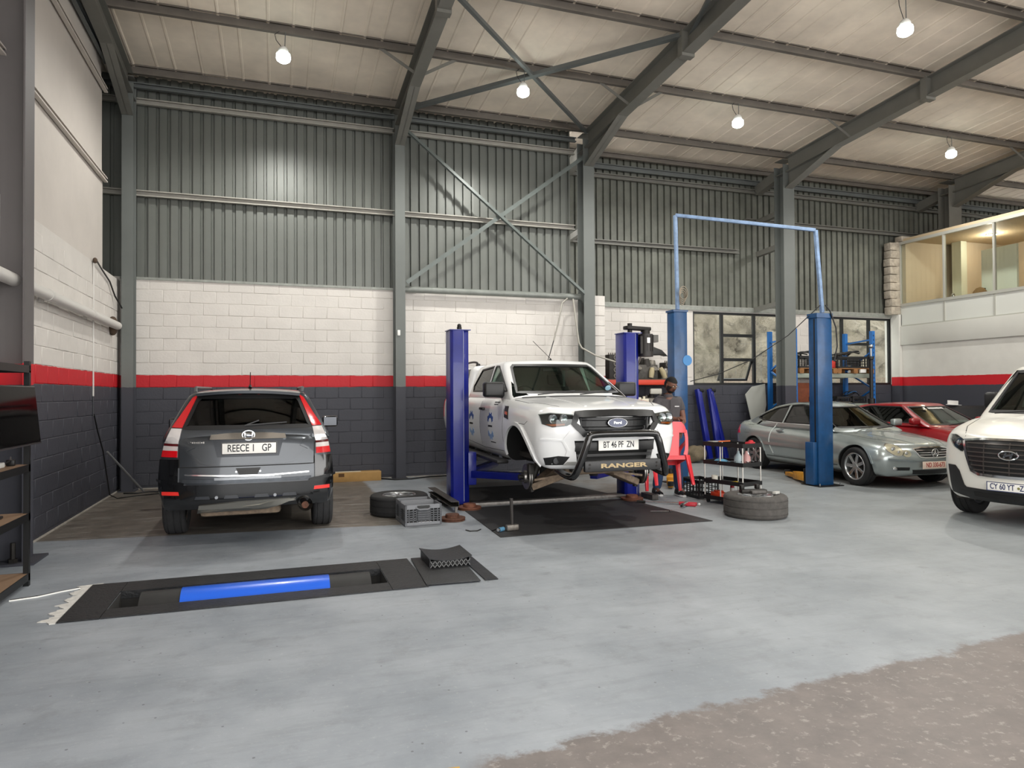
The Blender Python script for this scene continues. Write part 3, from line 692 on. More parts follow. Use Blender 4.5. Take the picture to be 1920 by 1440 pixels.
        return MB().add(vs, fs).build(name, mat, parent or s.root, smooth=35)
    def seam(s, side, line, w=.006, closed=False): return s.strip('panel_gap', M('panel_gap', '101010', .8), side, line, w, .0012, .004, closed)
    def window(s, name, side, poly, mat, cut=None, off=-.008, frame=None, fw_=.022):
        o = s.patch(name, mat, side, poly, off=off, th=.005, step=.12, smooth=60)
        if frame: s.strip('window_trim', frame, side, poly, fw_, .003, .014, True, parent=o)
        return o
def wheel_meshes(R, w, rim, spokes, rimmat, tyre=None, style='multi'):
    h = w/2; t = MB(); prof = [(rim, -h+.02), (rim+.02, -h+.004), (R-.035, -h), (R-.012, -h+.012), (R, -h+.035)]
    for gx in (-.3, 0, .3): prof += [(R, gx*w-.007), (R-.007, gx*w-.005), (R-.007, gx*w+.005), (R, gx*w+.007)]
    prof += [(R, h-.035), (R-.012, h-.012), (R-.035, h), (rim+.02, h-.004), (rim, h-.02)]
    tm = t.lathe(prof, 44, axis='x').mesh('tyre', smooth=35); tm.materials.append(tyre or RUB)
    m = MB(); m.lathe([(rim+.004, h-.012), (rim-.004, h-.004), (rim-.018, h-.010), (rim-.03, h-.05), (rim-.035, -h+.03), (rim, -h+.02)], 40, axis='x')
    d = h-.022
    if spokes:
        m.cyl((d-.035, 0, 0), (d-.002, 0, 0), rim*.22, 20)
        for k in range(spokes):
            a = 2*pi*k/spokes
            for da, ww in (((-.13, .026), (.13, .026)) if style == 'twin' else ((0, .05),)):
                p, q = a+da*.35, a+da
                m.bar((d-.022, cos(p)*rim*.16, sin(p)*rim*.16), (d-.014, cos(q)*(rim-.012), sin(q)*(rim-.012)), ww, .028, (1, 0, 0))
    rm = m.mesh('rim', bevel=.003, seg=1, smooth=35); rm.materials.append(rimmat)
    b = MB().cyl((-.03, 0, 0), (-.01, 0, 0), rim*.75, 28).mesh('brake_disc', smooth=40); b.materials.append(M('brake_disc_steel', '6d6b68', .4, .9))
    return tm, rm, b
def put_wheel(parent, ms, x, y, z, rot=(0,0,0)):
    t = link('tyre', ms[0], parent); t.location = (x, y, z); t.rotation_euler = rot if x >= 0 else (rot[0], rot[1], rot[2]+pi)
    link('rim', ms[1], t); link('brake_disc', ms[2], t); return t
def numberplate(parent, txt, col, back, x, y, z, rot, w=.52, h=.115, size=.085, xs=.8, border=None):
    p = MB().box(-w/2, w/2, -h/2, h/2, -.006, 0).build('number_plate', back, parent, bevel=.006); p.location = (x, y, z); p.rotation_euler = rot
    text('plate_lettering', txt, col, p, size, (0, 0, .001), (0, 0, 0), xs=xs, bold=.0012)
    if border:
        for a, b, c, d in ((-w/2+.006, w/2-.006, h/2-.01, h/2-.006), (-w/2+.006, w/2-.006, -h/2+.006, -h/2+.01), (-w/2+.006, -w/2+.01, -h/2+.006, h/2-.006), (w/2-.01, w/2-.006, -h/2+.006, h/2-.006)): pass
        MB().box(-w/2+.001, w/2-.001, h/2-.009, h/2-.001, 0, .001).box(-w/2+.001, w/2-.001, -h/2+.001, -h/2+.009, 0, .001).box(-w/2+.001, -w/2+.009, -h/2+.009, h/2-.009, 0, .001).box(w/2-.009, w/2-.001, -h/2+.009, h/2-.009, 0, .001).build('plate_border', border, p)
    return p
def seat(parent, x, y, z, mat, w=.48, head=True):
    m = MB().box(x-w/2, x+w/2, y-.25, y+.25, z, z+.16).build('seat', mat, parent, bevel=.04)
    b = MB().rbox((x, y+.30, z+.42), (w, .12, .62), (-.2, 0, 0)).build('backrest', mat, parent, bevel=.05)
    if head: MB().rbox((x, y+.38, z+.83), (.26, .09, .17), (-.2, 0, 0)).build('headrest', mat, parent, bevel=.04)
def steering(parent, x, y, z):
    MB().tube([(x+.18*cos(a), y+.06*sin(a)*1, z+.17*sin(a)) for a in [2*pi*i/24 for i in range(24)]], .014, 8, True).cyl((x, y, z), (x, y-.15, z-.04), .045, 12).bar((x-.17, y, z), (x+.17, y, z), .03, .02).build('steering_wheel', BLACK, parent, smooth=40)
def arc(cy, cz, r, a0, a1, n=20): return [(cy + r*cos(radians(a0+(a1-a0)*i/n)), cz + r*sin(radians(a0+(a1-a0)*i/n))) for i in range(n+1)]
PAINT_W = M('white_car_paint', 'e9eaea', .22, 0, coat=.6); GLS = glass('car_glass', 'd3e0d8'); GLSD = glass('car_glass_dark', '707878')
HEAD = glass('headlight_lens', 'dfe3e2', .02, 1.2); LAMPIN = M('lamp_reflector', 'c9ccce', .15, .9); REDL = M('red_lens', 'c4101a', .15, 0, coat=.5); AMB = M('amber_lens', 'd9681c', .2, 0, coat=.5)
GRILL = M('grille_black', '18191a', .35); PLW = M('plate_white', 'eceae4', .4); PLK = M('plate_black', '15151a', .5); PLR = M('plate_red', 'b3372f', .5)
# ================================================================= WHITE PICKUP ON THE LIFT
def marks(c, sd, cy, cz, w, h, n, mat, off=.0025):
    """a line of lettering too small to read: a row of tiny upright strokes pressed on the panel"""
    rnd = random.Random(int(cy*1000+cz*100)); vs = MB()
    for k in range(n):
        a = cy-w/2+w*(k+.5)/n; hh = h*rnd.uniform(.7, 1)/2; pts = []
        for u, v in ((a-w/n*.33, cz-hh), (a+w/n*.33, cz-hh), (a+w/n*.33, cz+hh), (a-w/n*.33, cz+hh)): q, nn = c.hit(sd, u, v); pts.append((q+nn*off, q+nn*(off-.003)))
        vs.add([x for x, _ in pts]+[y for _, y in pts], [(0,1,2,3), (7,6,5,4), (0,4,5,1), (1,5,6,2), (2,6,7,3), (3,7,4,0)])
    return stuff(vs.build('small_lettering', mat, c.root))
def build_pickup():
    L = 5.36; lift = .25
    c = Car('pickup_truck', 'white double-cab pickup raised on the two-post lift without front wheels', L, (3.68, 9.58, lift), radians(-1.28), PAINT_W, 'pickup truck')
    hw = P((0, .80), (.25, .865), (.6, .915), (1.4, .925), (3.2, .925), (5.0, .91), (5.36, .88))
    top = P((0, 1.05), (.08, 1.115), (.35, 1.18), (.8, 1.23), (1.3, 1.27), (1.6, 1.285), (3.2, 1.30), (5.36, 1.31))
    bot = P((0, .50), (.25, .44), (.5, .46), (1.4, .44), (4.2, .46), (5.36, .58))
    kz = P((0, .90), (.25, .97), (.55, 1.0), (.8, .985), (1, .93))
    c.lower(hw, top, bot, kz, lambda v, w: .22*abs(v)**2.6 + (.06*(1-w)**2 if w < .5 else .10*(w-.5)**1.5) , lambda v, w: .05*v*v, crown=.035, r=(.10, .10, .10), H=.75)
    cz = P((1.1, 1.12), (1.6, 1.15), (3.4, 1.18))
    c.cabin(1.02, 3.66, cz, .86, .665, P((1.2, 1.73), (2.1, 1.768), (2.6, 1.78), (3.2, 1.77), (3.7, 1.74)), lambda v, w: 1.10*w + .14*v*v, lambda v, w: .16*w, r=(.07, .07, .08), crown=.025)
    c.cabin(3.72, 5.28, 1.2, .86, .70, P((3.7, 1.775), (4.5, 1.785), (5.3, 1.745)), lambda v, w: .04*w, lambda v, w: .16*w+.04*v*v, r=(.06, .07, .08), crown=.03)
    c.cavity([(.60, 1.55, 3.45, .80), (1.28, 1.36, 3.50, .79), (1.71, 2.24, 3.40, .60)])
    c.arch(.92, .40, .52, .34); c.arch(4.17, .40, .45, .30)
    ws = [(-.72, 1.315), (.72, 1.315), (.60, 1.66), (.56, 1.695), (-.56, 1.695), (-.60, 1.66)]
    c.cut('xz', ws, c.Y(1.0), c.Y(2.6))
    w1 = [(c.Y(1.62), 1.33), (c.Y(2.52), 1.335), (c.Y(2.52), 1.695), (c.Y(2.34), 1.685)]
    w2 = [(c.Y(2.61), 1.335), (c.Y(3.40), 1.34), (c.Y(3.46), 1.42), (c.Y(3.24), 1.665), (c.Y(2.61), 1.695)]
    for w in (w1, w2): c.cut('yz', w, -1.5, 1.5)
    # opening in the nose for the radiator grille and lower intake
    c.cut('xz', [(-.42, .87), (.42, .87), (.45, 1.03), (-.45, 1.03)], c.Y(-.2), c.Y(.22))
    c.cut('xz', [(-.46, .53), (.46, .53), (.50, .77), (-.50, .77)], c.Y(-.2), c.Y(.24))
    c.inner = M('cab_lining', '8a8780', .8); c.finish(); R = c.root
    c.window('windshield', 'F', ws, GLS, frame=BLACK, fw_=.03)
    for sd in 'LR':
        c.window('side_window', sd, w1, GLS, frame=BLACK); c.window('side_window', sd, w2, glass('car_glass_mid', '7d8a86'), frame=BLACK)
        c.patch('canopy_window', GLSD, sd, [(c.Y(3.86), 1.40), (c.Y(5.0), 1.38), (c.Y(4.85), 1.68), (c.Y(3.9), 1.70)], off=.004)
        c.seam(sd, [(c.Y(1.42), 1.20), (c.Y(1.44), .95), (c.Y(1.48), .56), (c.Y(2.58), .54), (c.Y(2.56), 1.29)])
        c.seam(sd, [(c.Y(2.56), 1.29), (c.Y(2.58), .55), (c.Y(3.55), .60), (c.Y(3.68), .95), (c.Y(3.50), 1.30)])
        c.seam(sd, [(c.Y(3.70), .55), (c.Y(3.70), 1.30)], .010)
        c.seam(sd, [(c.Y(.52), .98), (c.Y(.60), .94), (c.Y(.98), .945)])
        c.strip('wheel_arch_flare', PAINT_W, sd, arc(c.Y(.92), .40, .535, 14, 172), .045, .022, .03)
        c.strip('wheel_arch_flare', PAINT_W, sd, arc(c.Y(4.17), .40, .468, 12, 170), .045, .018, .03)
        for q in (2.42, 3.42):
            sg = -1 if sd == 'L' else 1
            h, n = c.hit(sd, c.Y(q), 1.09); MB().rbox(h+Vector((sg*.028, 0, 0)), (.022, .19, .035)).rbox(h+Vector((sg*.01, .08, 0)), (.04, .03, .03)).rbox(h+Vector((sg*.01, -.08, 0)), (.04, .03, .03)).build('door_handle', BLACK, R, bevel=.006)
        v = c.patch('side_vent', BLACK, sd, [(c.Y(1.20), .98), (c.Y(1.36), 1.0), (c.Y(1.38), 1.14), (c.Y(1.25), 1.14)], off=.010)
        c.patch('side_repeater', AMB, sd, [(c.Y(1.24), 1.03), (c.Y(1.33), 1.04), (c.Y(1.33), 1.075), (c.Y(1.25), 1.07)], off=.014, parent=v)
        # mirror
        h, n = c.hit(sd, c.Y(1.80), 1.25)
        m = MB().rbox((h.x+sg*.135, c.Y(1.70), 1.355), (.28, .13, .20)).build('mirror', BLACK, R, bevel=.035, seg=3)
        MB().bar((h.x-sg*.03, c.Y(1.78), 1.27), (h.x+sg*.16, c.Y(1.72), 1.285), .10, .06).build('mirror_arm', BLACK, m, bevel=.01)
        MB().box(h.x+sg*.135-.10, h.x+sg*.135+.10, c.Y(1.765), c.Y(1.768), 1.28, 1.43).build('mirror_glass', CHROME, m)
        # running board
        MB().rbox((sg*.90, c.Y(2.55), .42), (.16, 2.1, .05)).build('running_board', M('board_black', '1e1e1f', .5, 0, .2, 20), R, bevel=.018)
        for q in (1.8, 2.6, 3.3): MB().bar((sg*.84, c.Y(q), .42), (sg*.55, c.Y(q), .50), .05, .03).build('board_bracket', DKMET, R)
    # bonnet lines
    for sg in (-1, 1): c.seam('T', [(sg*.60, c.Y(.28)), (sg*.80, c.Y(.75)), (sg*.82, c.Y(1.22))], .008)
    c.strip('bonnet_crease', PAINT_W, 'T', [(-.30, c.Y(.22)), (-.42, c.Y(1.15))], .03, .006, .008); c.strip('bonnet_crease', PAINT_W, 'T', [(.30, c.Y(.22)), (.42, c.Y(1.15))], .03, .006, .008)
    c.strip('wiper_cowl', BLACK, 'T', [(-.72, c.Y(1.24)), (-.4, c.Y(1.175)), (0, c.Y(1.16)), (.4, c.Y(1.175)), (.72, c.Y(1.24))], .07, .010, .012)
    for x in (-.52, .06): MB().bar((x, c.Y(1.20), 1.285), (x+.55, c.Y(1.32), 1.335), .02, .014).build('wiper', BLACK, R)
    # grille: backing, frame, slats, badge
    fy = c.Y(.0)
    def fx(x, z, o=0): h, n = c.hit('F', x, z); return h.y - o
    MB().box(-.52, .52, c.Y(.215), c.Y(.225), .5, 1.1).build('radiator', M('radiator', '0a0a0a', .7), R)
    c.strip('grille_frame', GRILL, 'F', [(-.40, .85), (.40, .85), (.505, .96), (.465, 1.055), (0, 1.068), (-.465, 1.055), (-.505, .96)], .062, .030, .05, True)
    for z, hh, hwid in ((1.01, .028, .44), (.955, .065, .45), (.90, .026, .42)):
        MB().grid(lambda u, v: ((u*2-1)*hwid, c.Y(.05+.13*abs(u*2-1)**2.4), z+(v-.5)*hh), 16, 1).build('grille_slat', GRILL, R, solid=.05)
    for sg in (-1, 1):
        for k in range(4): MB().bar((sg*(.40+.03*k), c.Y(.10), .88), (sg*(.42+.03*k), c.Y(.10), 1.05), .008, .02).build('grille_mesh', GRILL, R)
    b = MB().lathe([(0, .02), (.11, .02), (.118, .012), (.118, 0)], 40, axis='y').build('ford_badge'.replace('ford_', 'front_'), M('badge_navy', '1b2a52', .25, 0, coat=.5), R, smooth=40)
    b.scale = (1, -1, .44); b.location = (0, c.Y(.035), .965)
    rg = MB().tube([(.116*cos(a), -.016, .116*sin(a)) for a in [2*pi*i/40 for i in range(40)]], .008, 8, True).build('badge_ring', CHROME, b, smooth=60); rg.scale = (1, -1, 1); rg.location = (0, .002, 0)
    tx = text('badge_script', 'Ford', CHROME, b, .07, (0, .022, 0), (pi/2, 0, 0), xs=1.0, bold=.002); tx.scale = (.75, 1.2, 1); tx.rotation_euler = (-pi/2, pi, pi) 
    tx.rotation_euler = (pi/2, 0, 0); tx.scale = (.75, 1.2, -1); tx.location = (0, .024, -.0)
    # headlights
    for sg, sd in ((-1, 'L'), (1, 'R')):
        poly = [(sg*.525, .965), (sg*.58, .935), (sg*.73, .92), (sg*.82, .955), (sg*.835, 1.06), (sg*.73, 1.075), (sg*.505, 1.055)]
        hd = c.patch('headlight_housing', M('lamp_black', '222325', .3), 'F', poly, off=.004, step=.05)
        for x, r in ((.615, .048), (.725, .050)):
            h, n = c.hit('F', sg*x, 1.01); MB().lathe([(0, -.004), (r*.6, -.008), (r, -.02), (r, 0)], 20, axis='y', c=(sg*x, h.y-.006, 1.015)).build('lamp_bowl', LAMPIN, hd, smooth=50)
        c.patch('indicator', AMB, 'F', [(sg*.60, .942), (sg*.73, .930), (sg*.79, .952), (sg*.60, .962)], off=.011, parent=hd)
        c.patch('headlight_lens', HEAD, 'F', poly, off=.022, th=.004, step=.05, parent=hd)
        c.patch('fog_lamp_bezel', BLACK, 'F', [(sg*.54, .59), (sg*.60, .50), (sg*.77, .495), (sg*.80, .575), (sg*.66, .60)], off=.006)
        h, n = c.hit('F', sg*.68, .545); MB().cyl((sg*.68, h.y-.016, .545), (sg*.68, h.y+.02, .545), .036, 20).build('fog_lamp', M('fog_dark', '3a3c3e', .15, .6), R, smooth=40)
        c.strip('bumper_crease', PAINT_W, 'F', [(sg*.54, .88), (sg*.62, .77), (sg*.56, .66), (sg*.58, .60)], .022, .010, .012)
        c.strip('bumper_crease', PAINT_W, 'F', [(sg*.62, .775), (sg*.84, .79)], .02, .008, .012)
    # lower intake trims and plate
    MB().rbox((0, c.Y(.10), .70), (.98, .05, .11)).build('bumper_insert', BLACK, R, bevel=.012); MB().rbox((0, c.Y(.12), .60), (.94, .03, .03)).build('intake_slat', BLACK, R)
    c.patch('bumper_lip', M('grey_undertrim', '9c9c98', .5), 'F', [(-.60, .50), (.60, .50), (.56, .535), (-.56, .535)], off=.012)
    numberplate(R, 'BT 46 PF  ZN', PLK, PLW, .03, c.Y(.048), .715, (pi/2, 0, 0), w=.50, h=.125, size=.10, xs=.68)
    # bull bar
    bar = [(-.60, c.Y(.34), .42), (-.585, c.Y(.06), .385), (-.55, c.Y(-.07), .42), (-.455, c.Y(-.13), .70), (-.42, c.Y(-.13), .80), (-.36, c.Y(-.13), .845), (0, c.Y(-.13), .85), (.36, c.Y(-.13), .845), (.42, c.Y(-.13), .80), (.455, c.Y(-.13), .70), (.55, c.Y(-.07), .42), (.585, c.Y(.06), .385), (.60, c.Y(.34), .42)]
    def smoothp(pts, k=5):
        out = []
        for i in range(len(pts)-1):
            p0, p1, p2, p3 = (Vector(pts[max(0, min(len(pts)-1, i+d))]) for d in (-1, 0, 1, 2))
            for j in range(k):
                t = j/k; out.append(.5*((2*p1)+(p2-p0)*t+(2*p0-5*p1+4*p2-p3)*t*t+(3*p1-p0-3*p2+p3)*t**3))
        return out + [Vector(pts[-1])]
    bb = MB().tube(smoothp(bar), .040, 14).build('bull_bar', M('gloss_black', '0b0b0c', .2, 0, coat=.5), R, smooth=60)
    MB().rbox((0, c.Y(-.10), .50), (.93, .06, .125)).build('bull_bar_plate', M('satin_black', '222223', .45), bb, bevel=.015)
    text('bull_bar_lettering', 'RANGER', M('sand_letter', 'b09a72', .5), bb, .064, (0, c.Y(-.132), .50), (pi/2, 0, 0), xs=2.25, bold=.0025)
    for sg in (-1, 1): MB().cyl((sg*.41, c.Y(-.135), .52), (sg*.41, c.Y(-.12), .52), .012, 12).cyl((sg*.41, c.Y(-.135), .48), (sg*.41, c.Y(-.12), .48), .012, 12).build('bolt', DKMET, bb)
    # door decals: cog emblem and lettering
    BL = M('decal_blue', '2f4f8f', .4); BL2 = M('decal_light_blue', '7f9cc4', .4)
    for sd in 'LR':
        sg = -1 if sd == 'L' else 1
        for cy in (c.Y(2.02), c.Y(3.06)):
            for a0, a1, cz, m_ in ((20, 160, .885, BL), (205, 335, .835, BL2)):
                e = c.strip('door_decal', m_, sd, arc(cy, cz, .115, a0, a1, 14), .055, .0025, .003, step=.02)
                for k in range(4):
                    q = radians(a0+(a1-a0)*(k+.5)/4); c.strip('decal_tooth', m_, sd, [(cy+.135*cos(q), cz+.135*sin(q)), (cy+.165*cos(q), cz+.165*sin(q))], .035, .0025, .003, parent=e)
            marks(c, sd, cy, .86, .20, .030, 12, PLK)
        marks(c, sd, c.Y(1.80), 1.185, .24, .016, 16, PLK); marks(c, sd, c.Y(1.82), 1.155, .18, .014, 12, PLK); marks(c, sd, c.Y(1.95), .645, .24, .016, 18, PLK)
    # roof: aerial and canopy rails
    MB().cyl((.05, c.Y(2.25), 1.77), (.05, c.Y(2.25), 1.80), .025, 12, .012).cyl((.05, c.Y(2.25), 1.80), (-.16, c.Y(2.41), 2.06), .004, 6).build('aerial', BLACK, R)
    for sg in (-1, 1):
        MB().tube(smoothp([(sg*.60, c.Y(3.85), 1.75), (sg*.60, c.Y(3.95), 1.81), (sg*.60, c.Y(4.3), 1.83), (sg*.60, c.Y(4.8), 1.81), (sg*.60, c.Y(4.92), 1.74)]), .018, 8).build('roof_rail', BLACK, R, smooth=50)
        for q in (3.87, 4.9): MB().rbox((sg*.60, c.Y(q), 1.765), (.05, .12, .05)).build('rail_foot', BLACK, R, bevel=.01)
    # tail lamps
    for sd in 'LR': c.patch('tail_lamp', REDL, sd, [(c.Y(5.10), .90), (c.Y(5.30), .90), (c.Y(5.30), 1.24), (c.Y(5.16), 1.24)], off=.006)
    # interior
    ST = M('seat_cloth', '2b2a2a', .9)
    for x in (-.38, .38): seat(R, x, c.Y(2.55), .68, ST)
    MB().rbox((0, c.Y(3.22), .78), (1.25, .35, .2)).build('rear_bench', ST, R, bevel=.05); MB().rbox((0, c.Y(3.38), 1.10), (1.25, .10, .5), (-.1, 0, 0)).build('rear_backrest', ST, R, bevel=.04)
    MB().rbox((0, c.Y(1.72), 1.12), (1.45, .40, .22)).build('dashboard', M('dash', '222524', .6), R, bevel=.05); steering(R, -.38, c.Y(2.12), 1.24)
    MB().rbox((0, c.Y(2.16), 1.64), (.22, .04, .06)).build('rear_view_mirror', BLACK, R, bevel=.012)
    MB().cyl((.56, c.Y(1.42), 1.365), (.56, c.Y(1.428), 1.372), .04, 16).build('licence_disc', M('disc_blue', '9cc4d8', .5), R)
    # rear wheels, front hubs and running gear
    ms = wheel_meshes(.375, .255, .215, 6, ALU)
    for sg in (-1, 1):
        put_wheel(R, ms, sg*.79, c.Y(4.17), .33)
        d = MB().lathe([(.0, .035), (.075, .035), (.08, 0), (.152, 0), (.152, -.014), (.13, -.016), (.13, -.024), (.152, -.026), (.152, -.040), (0, -.04)], 36, axis='x', c=(0, 0, 0)).build('brake_disc', M('disc_steel', '8d8a86', .35, .9, .2, 12), R, smooth=40)
        d.location = (sg*.79, c.Y(.92), .29); d.rotation_euler = (0, 0, 0 if sg > 0 else pi)
        MB().cyl((.02, 0, 0), (.09, 0, 0), .032, 16).build('hub', DKMET, d, smooth=40)
        for k in range(6): MB().cyl((.035, .055*cos(k*pi/3), .055*sin(k*pi/3)), (.075, .055*cos(k*pi/3), .055*sin(k*pi/3)), .007, 8).build('wheel_stud', DKMET, d)
        MB().rbox((-.03, .10, .07), (.08, .09, .20)).build('brake_caliper', DKMET, d, bevel=.02)
        br_ = M('underbody_brown', '7d6d5c', .8, .1, .35, 18)
        MB().bar((sg*.70, c.Y(.95), .16), (sg*.28, c.Y(.80), .33), .16, .085).bar((sg*.70, c.Y(.95), .16), (sg*.30, c.Y(1.25), .33), .12, .07).build('control_arm', br_, R, bevel=.015)
        MB().cyl((sg*.70, c.Y(.95), .10), (sg*.72, c.Y(.95), .22), .03, 12).build('ball_joint', DKMET, R)
        MB().bar((sg*.72, c.Y(.80), .26), (sg*.2, c.Y(.72), .34), .025, .025).build('tie_rod', br_, R); MB().cyl((sg*.68, c.Y(.97), .27), (sg*.45, c.Y(1.0), .80), .045, 14).build('strut', DKMET, R, smooth=40)
        MB().box(sg*.36-.04, sg*.36+.04, c.Y(.4), c.Y(5.0), .38, .50).build('chassis_rail', M('chassis_dark', '2e2a26', .8), R, bevel=.01)
    MB().rbox((0, c.Y(.85), .36), (.80, .14, .12)).rbox((0, c.Y(.52), .40), (.9, .08, .10)).build('crossmember', M('underbody_brown', ''), R, bevel=.02)
    MB().rbox((0, c.Y(.75), .44), (.7, .5, .02)).build('skid_plate', M('underbody_brown', ''), R)
    MB().cyl((-.7, c.Y(4.17), .33), (.7, c.Y(4.17), .33), .045, 14).sphere((0, c.Y(4.17), .33), .15).build('rear_axle', DKMET, R, smooth=50)
    MB().box(-.70, .70, c.Y(.5), c.Y(5.1), .50, .56).build('underbody', M('chassis_dark', ''), R)
build_pickup()
# ================================================================= GREY ESTATE CAR (rear towards the camera)
def ellipse(cx, cz, a, b, n=20, rot=0): return [(cx + a*cos(t)*cos(rot) - b*sin(t)*sin(rot), cz + a*cos(t)*sin(rot) + b*sin(t)*cos(rot)) for t in [2*pi*i/n for i in range(n)]]
def build_estate():
    L = 4.57; G = M('grey_metallic', '3f4348', .28, .55, coat=.6); BK = M('gloss_black_paint', '0e0f11', .16, 0, coat=.7)
    c = Car('sport_utility_car', 'dark grey compact SUV parked facing the back wall, tail towards us', L, (-.285, 9.86, 0), pi, G)
    hw = P((0, .80), (.3, .88), (.8, .905), (2.2, .905), (3.6, .895), (4.3, .865), (4.57, .825))
    top = P((0, .80), (.12, .95), (.6, 1.03), (1.1, 1.08), (1.5, 1.10), (3, 1.13), (4.57, 1.15))
    bot = P((0, .36), (.5, .28), (3.8, .30), (4.3, .36), (4.57, .42)); kz = P((0, .95), (.3, .99), (.55, 1), (.8, .97), (1, .92))
    c.lower(hw, top, bot, kz, lambda v, w: .22*abs(v)**2.5+.10*(1-w)**2, lambda v, w: .12*abs(v)**3 + max(0, w-.42)*.16, crown=.02, r=(.07, .08, .06), H=.8)
    c.cabin(1.0, 4.50, 1.06, .855, .59, P((1.0, 1.50), (1.9, 1.60), (2.5, 1.635), (3.4, 1.63), (4.3, 1.60), (4.5, 1.59)), lambda v, w: .95*w+.12*v*v, lambda v, w: .03+.21*w**1.3+.07*v*v, r=(.06, .08, .07), crown=.03)
    c.cavity([(.50, 1.5, 4.20, .76), (1.13, 1.35, 4.30, .76), (1.56, 2.1, 4.12, .54)])
    c.arch(.95, .35, .385, .28); c.arch(3.58, .35, .385, .28)
    rw = [(-.625, 1.215), (.625, 1.215), (.515, 1.50), (.48, 1.54), (-.48, 1.54), (-.515, 1.50)]
    c.cut('xz', rw, c.Y(3.9), c.Y(4.8))
    ws = [(-.68, 1.16), (.68, 1.16), (.50, 1.54), (-.50, 1.54)]; c.cut('xz', ws, c.Y(1.0), c.Y(2.3))
    sw = [(c.Y(1.75), 1.18), (c.Y(3.95), 1.20), (c.Y(4.05), 1.35), (c.Y(3.6), 1.52), (c.Y(2.3), 1.53)]; c.cut('yz', sw, -1.4, 1.4)
    c.finish(); R = c.root; W = 'B'
    c.window('rear_window', W, rw, glass('tinted_glass', '767c7c'), frame=BLACK, fw_=.045); c.window('windshield', 'F', ws, GLS, frame=BLACK)
    for sd in 'LR': c.window('side_window', sd, sw, glass('tinted_glass'), frame=BLACK)
    # tailgate outline, creases
    c.seam(W, [(-.67, 1.19), (-.655, .82), (.655, .82), (.67, 1.19)], .010)
    c.strip('tailgate_crease', G, W, [(-.60, 1.10), (-.52, 1.02), (-.60, .98), (-.44, .86), (-.36, .845), (.36, .845), (.44, .86), (.60, .98), (.52, 1.02), (.60, 1.10)], .022, .010, .014)
    c.patch('plate_recess', M('recess_grey', '33363b', .3, .4), W, [(-.345, 1.095), (-.30, .915), (.30, .915), (.345, 1.095)], off=.003)
    cb_ = c.patch('chrome_strip', CHROME, W, [(-.37, 1.085), (-.36, 1.125), (-.15, 1.135), (.15, 1.135), (.36, 1.125), (.37, 1.085)], off=.028, th=.03)
    h, n = c.hit(W, 0, 1.125); yb = h.y+.032
    MB().bar((-.032, yb, 1.10), (-.040, yb, 1.165), .02, .016, (0, 1, 0)).bar((.032, yb, 1.10), (.040, yb, 1.165), .02, .016, (0, 1, 0)).bar((-.035, yb, 1.13), (.035, yb, 1.13), .018, .018).build('badge', CHROME, R, bevel=.004)
    MB().tube([(.06*cos(a)*(1+.12*sin(a)), yb-.004, 1.132+.05*sin(a)) for a in [2*pi*i/24 for i in range(24)]], .007, 6, True).build('badge_ring', CHROME, R, smooth=60)
    marks(c, W, .50, 1.065, .16, .020, 9, CHROME, .004)
    h, n = c.hit(W, 0, 1.0); numberplate(R, 'REECE 1   GP', PLK, PLW, -.01, h.y+.016, 1.0, (pi/2-.08, 0, pi), w=.54, h=.125, size=.105, xs=.72, border=PLK)
    # lamps
    CL = M('clear_lens', 'd9d4d2', .15, .3, coat=.5)
    for sg in (-1, 1):
        X = lambda pts: [(sg*a, b) for a, b in pts]
        lm = c.patch('tail_lamp', REDL, W, X([(.505, 1.555), (.555, 1.52), (.735, 1.22), (.64, 1.215)]), off=.012, th=.02, step=.04)
        c.patch('reverse_lens', CL, W, X([(.642, 1.205), (.738, 1.21), (.80, 1.06), (.672, 1.055)]), off=.012, th=.02, step=.04, parent=lm)
        c.patch('lens_divider', M('maroon_lens', '4d0a10', .2), W, X([(.672, 1.055), (.80, 1.06), (.806, 1.035), (.674, 1.03)]), off=.012, th=.02, parent=lm)
        c.patch('reverse_lens', CL, W, X([(.674, 1.03), (.806, 1.035), (.812, .99), (.676, .985)]), off=.012, th=.02, parent=lm)
        c.patch('brake_lens', REDL, W, X([(.676, .985), (.812, .99), (.822, .925), (.676, .92)]), off=.014, th=.02, parent=lm)
        c.patch('bumper_corner', BK, W, X([(.66, .90), (.835, .90), (.855, .46), (.82, .40), (.60, .40), (.62, .60), (.66, .66)]), off=.016, th=.02)
        c.strip('bumper_highlight', BK, W, X([(.60, .655), (.86, .69)]), .03, .03, .03)
        c.patch('reflector', M('reflector_red', 'e2352f', .25, 0, coat=.3), W, X([(.62, .545), (.80, .55), (.80, .585), (.62, .58)]), off=.028, th=.02)
        for sd in ('L', 'R'):
            if (sd == 'L') != (sg < 0): continue
            for q in (.95, 3.58): c.strip('arch_cladding', BK, sd, arc(c.Y(q), .35, .42, 5, 175), .07, .012, .02)
            c.strip('sill_cladding', BK, sd, [(c.Y(1.35), .36), (c.Y(3.2), .37)], .14, .008, .015)
            h, n = c.hit(sd, c.Y(1.75), 1.12)
            m = MB().rbox((h.x+sg*.20, c.Y(1.66), 1.16), (.22, .12, .16)).build('mirror', BK, R, bevel=.035, seg=3); MB().box(h.x+sg*.20-.09, h.x+sg*.20+.09, c.Y(1.722), c.Y(1.725), 1.10, 1.22).build('mirror_glass', M('mirror_dim', '4a4c50', .15, .9), m); MB().bar((h.x-sg*.02, c.Y(1.70), 1.12), (h.x+sg*.12, c.Y(1.67), 1.13), .06, .04).build('mirror_arm', BK, m)
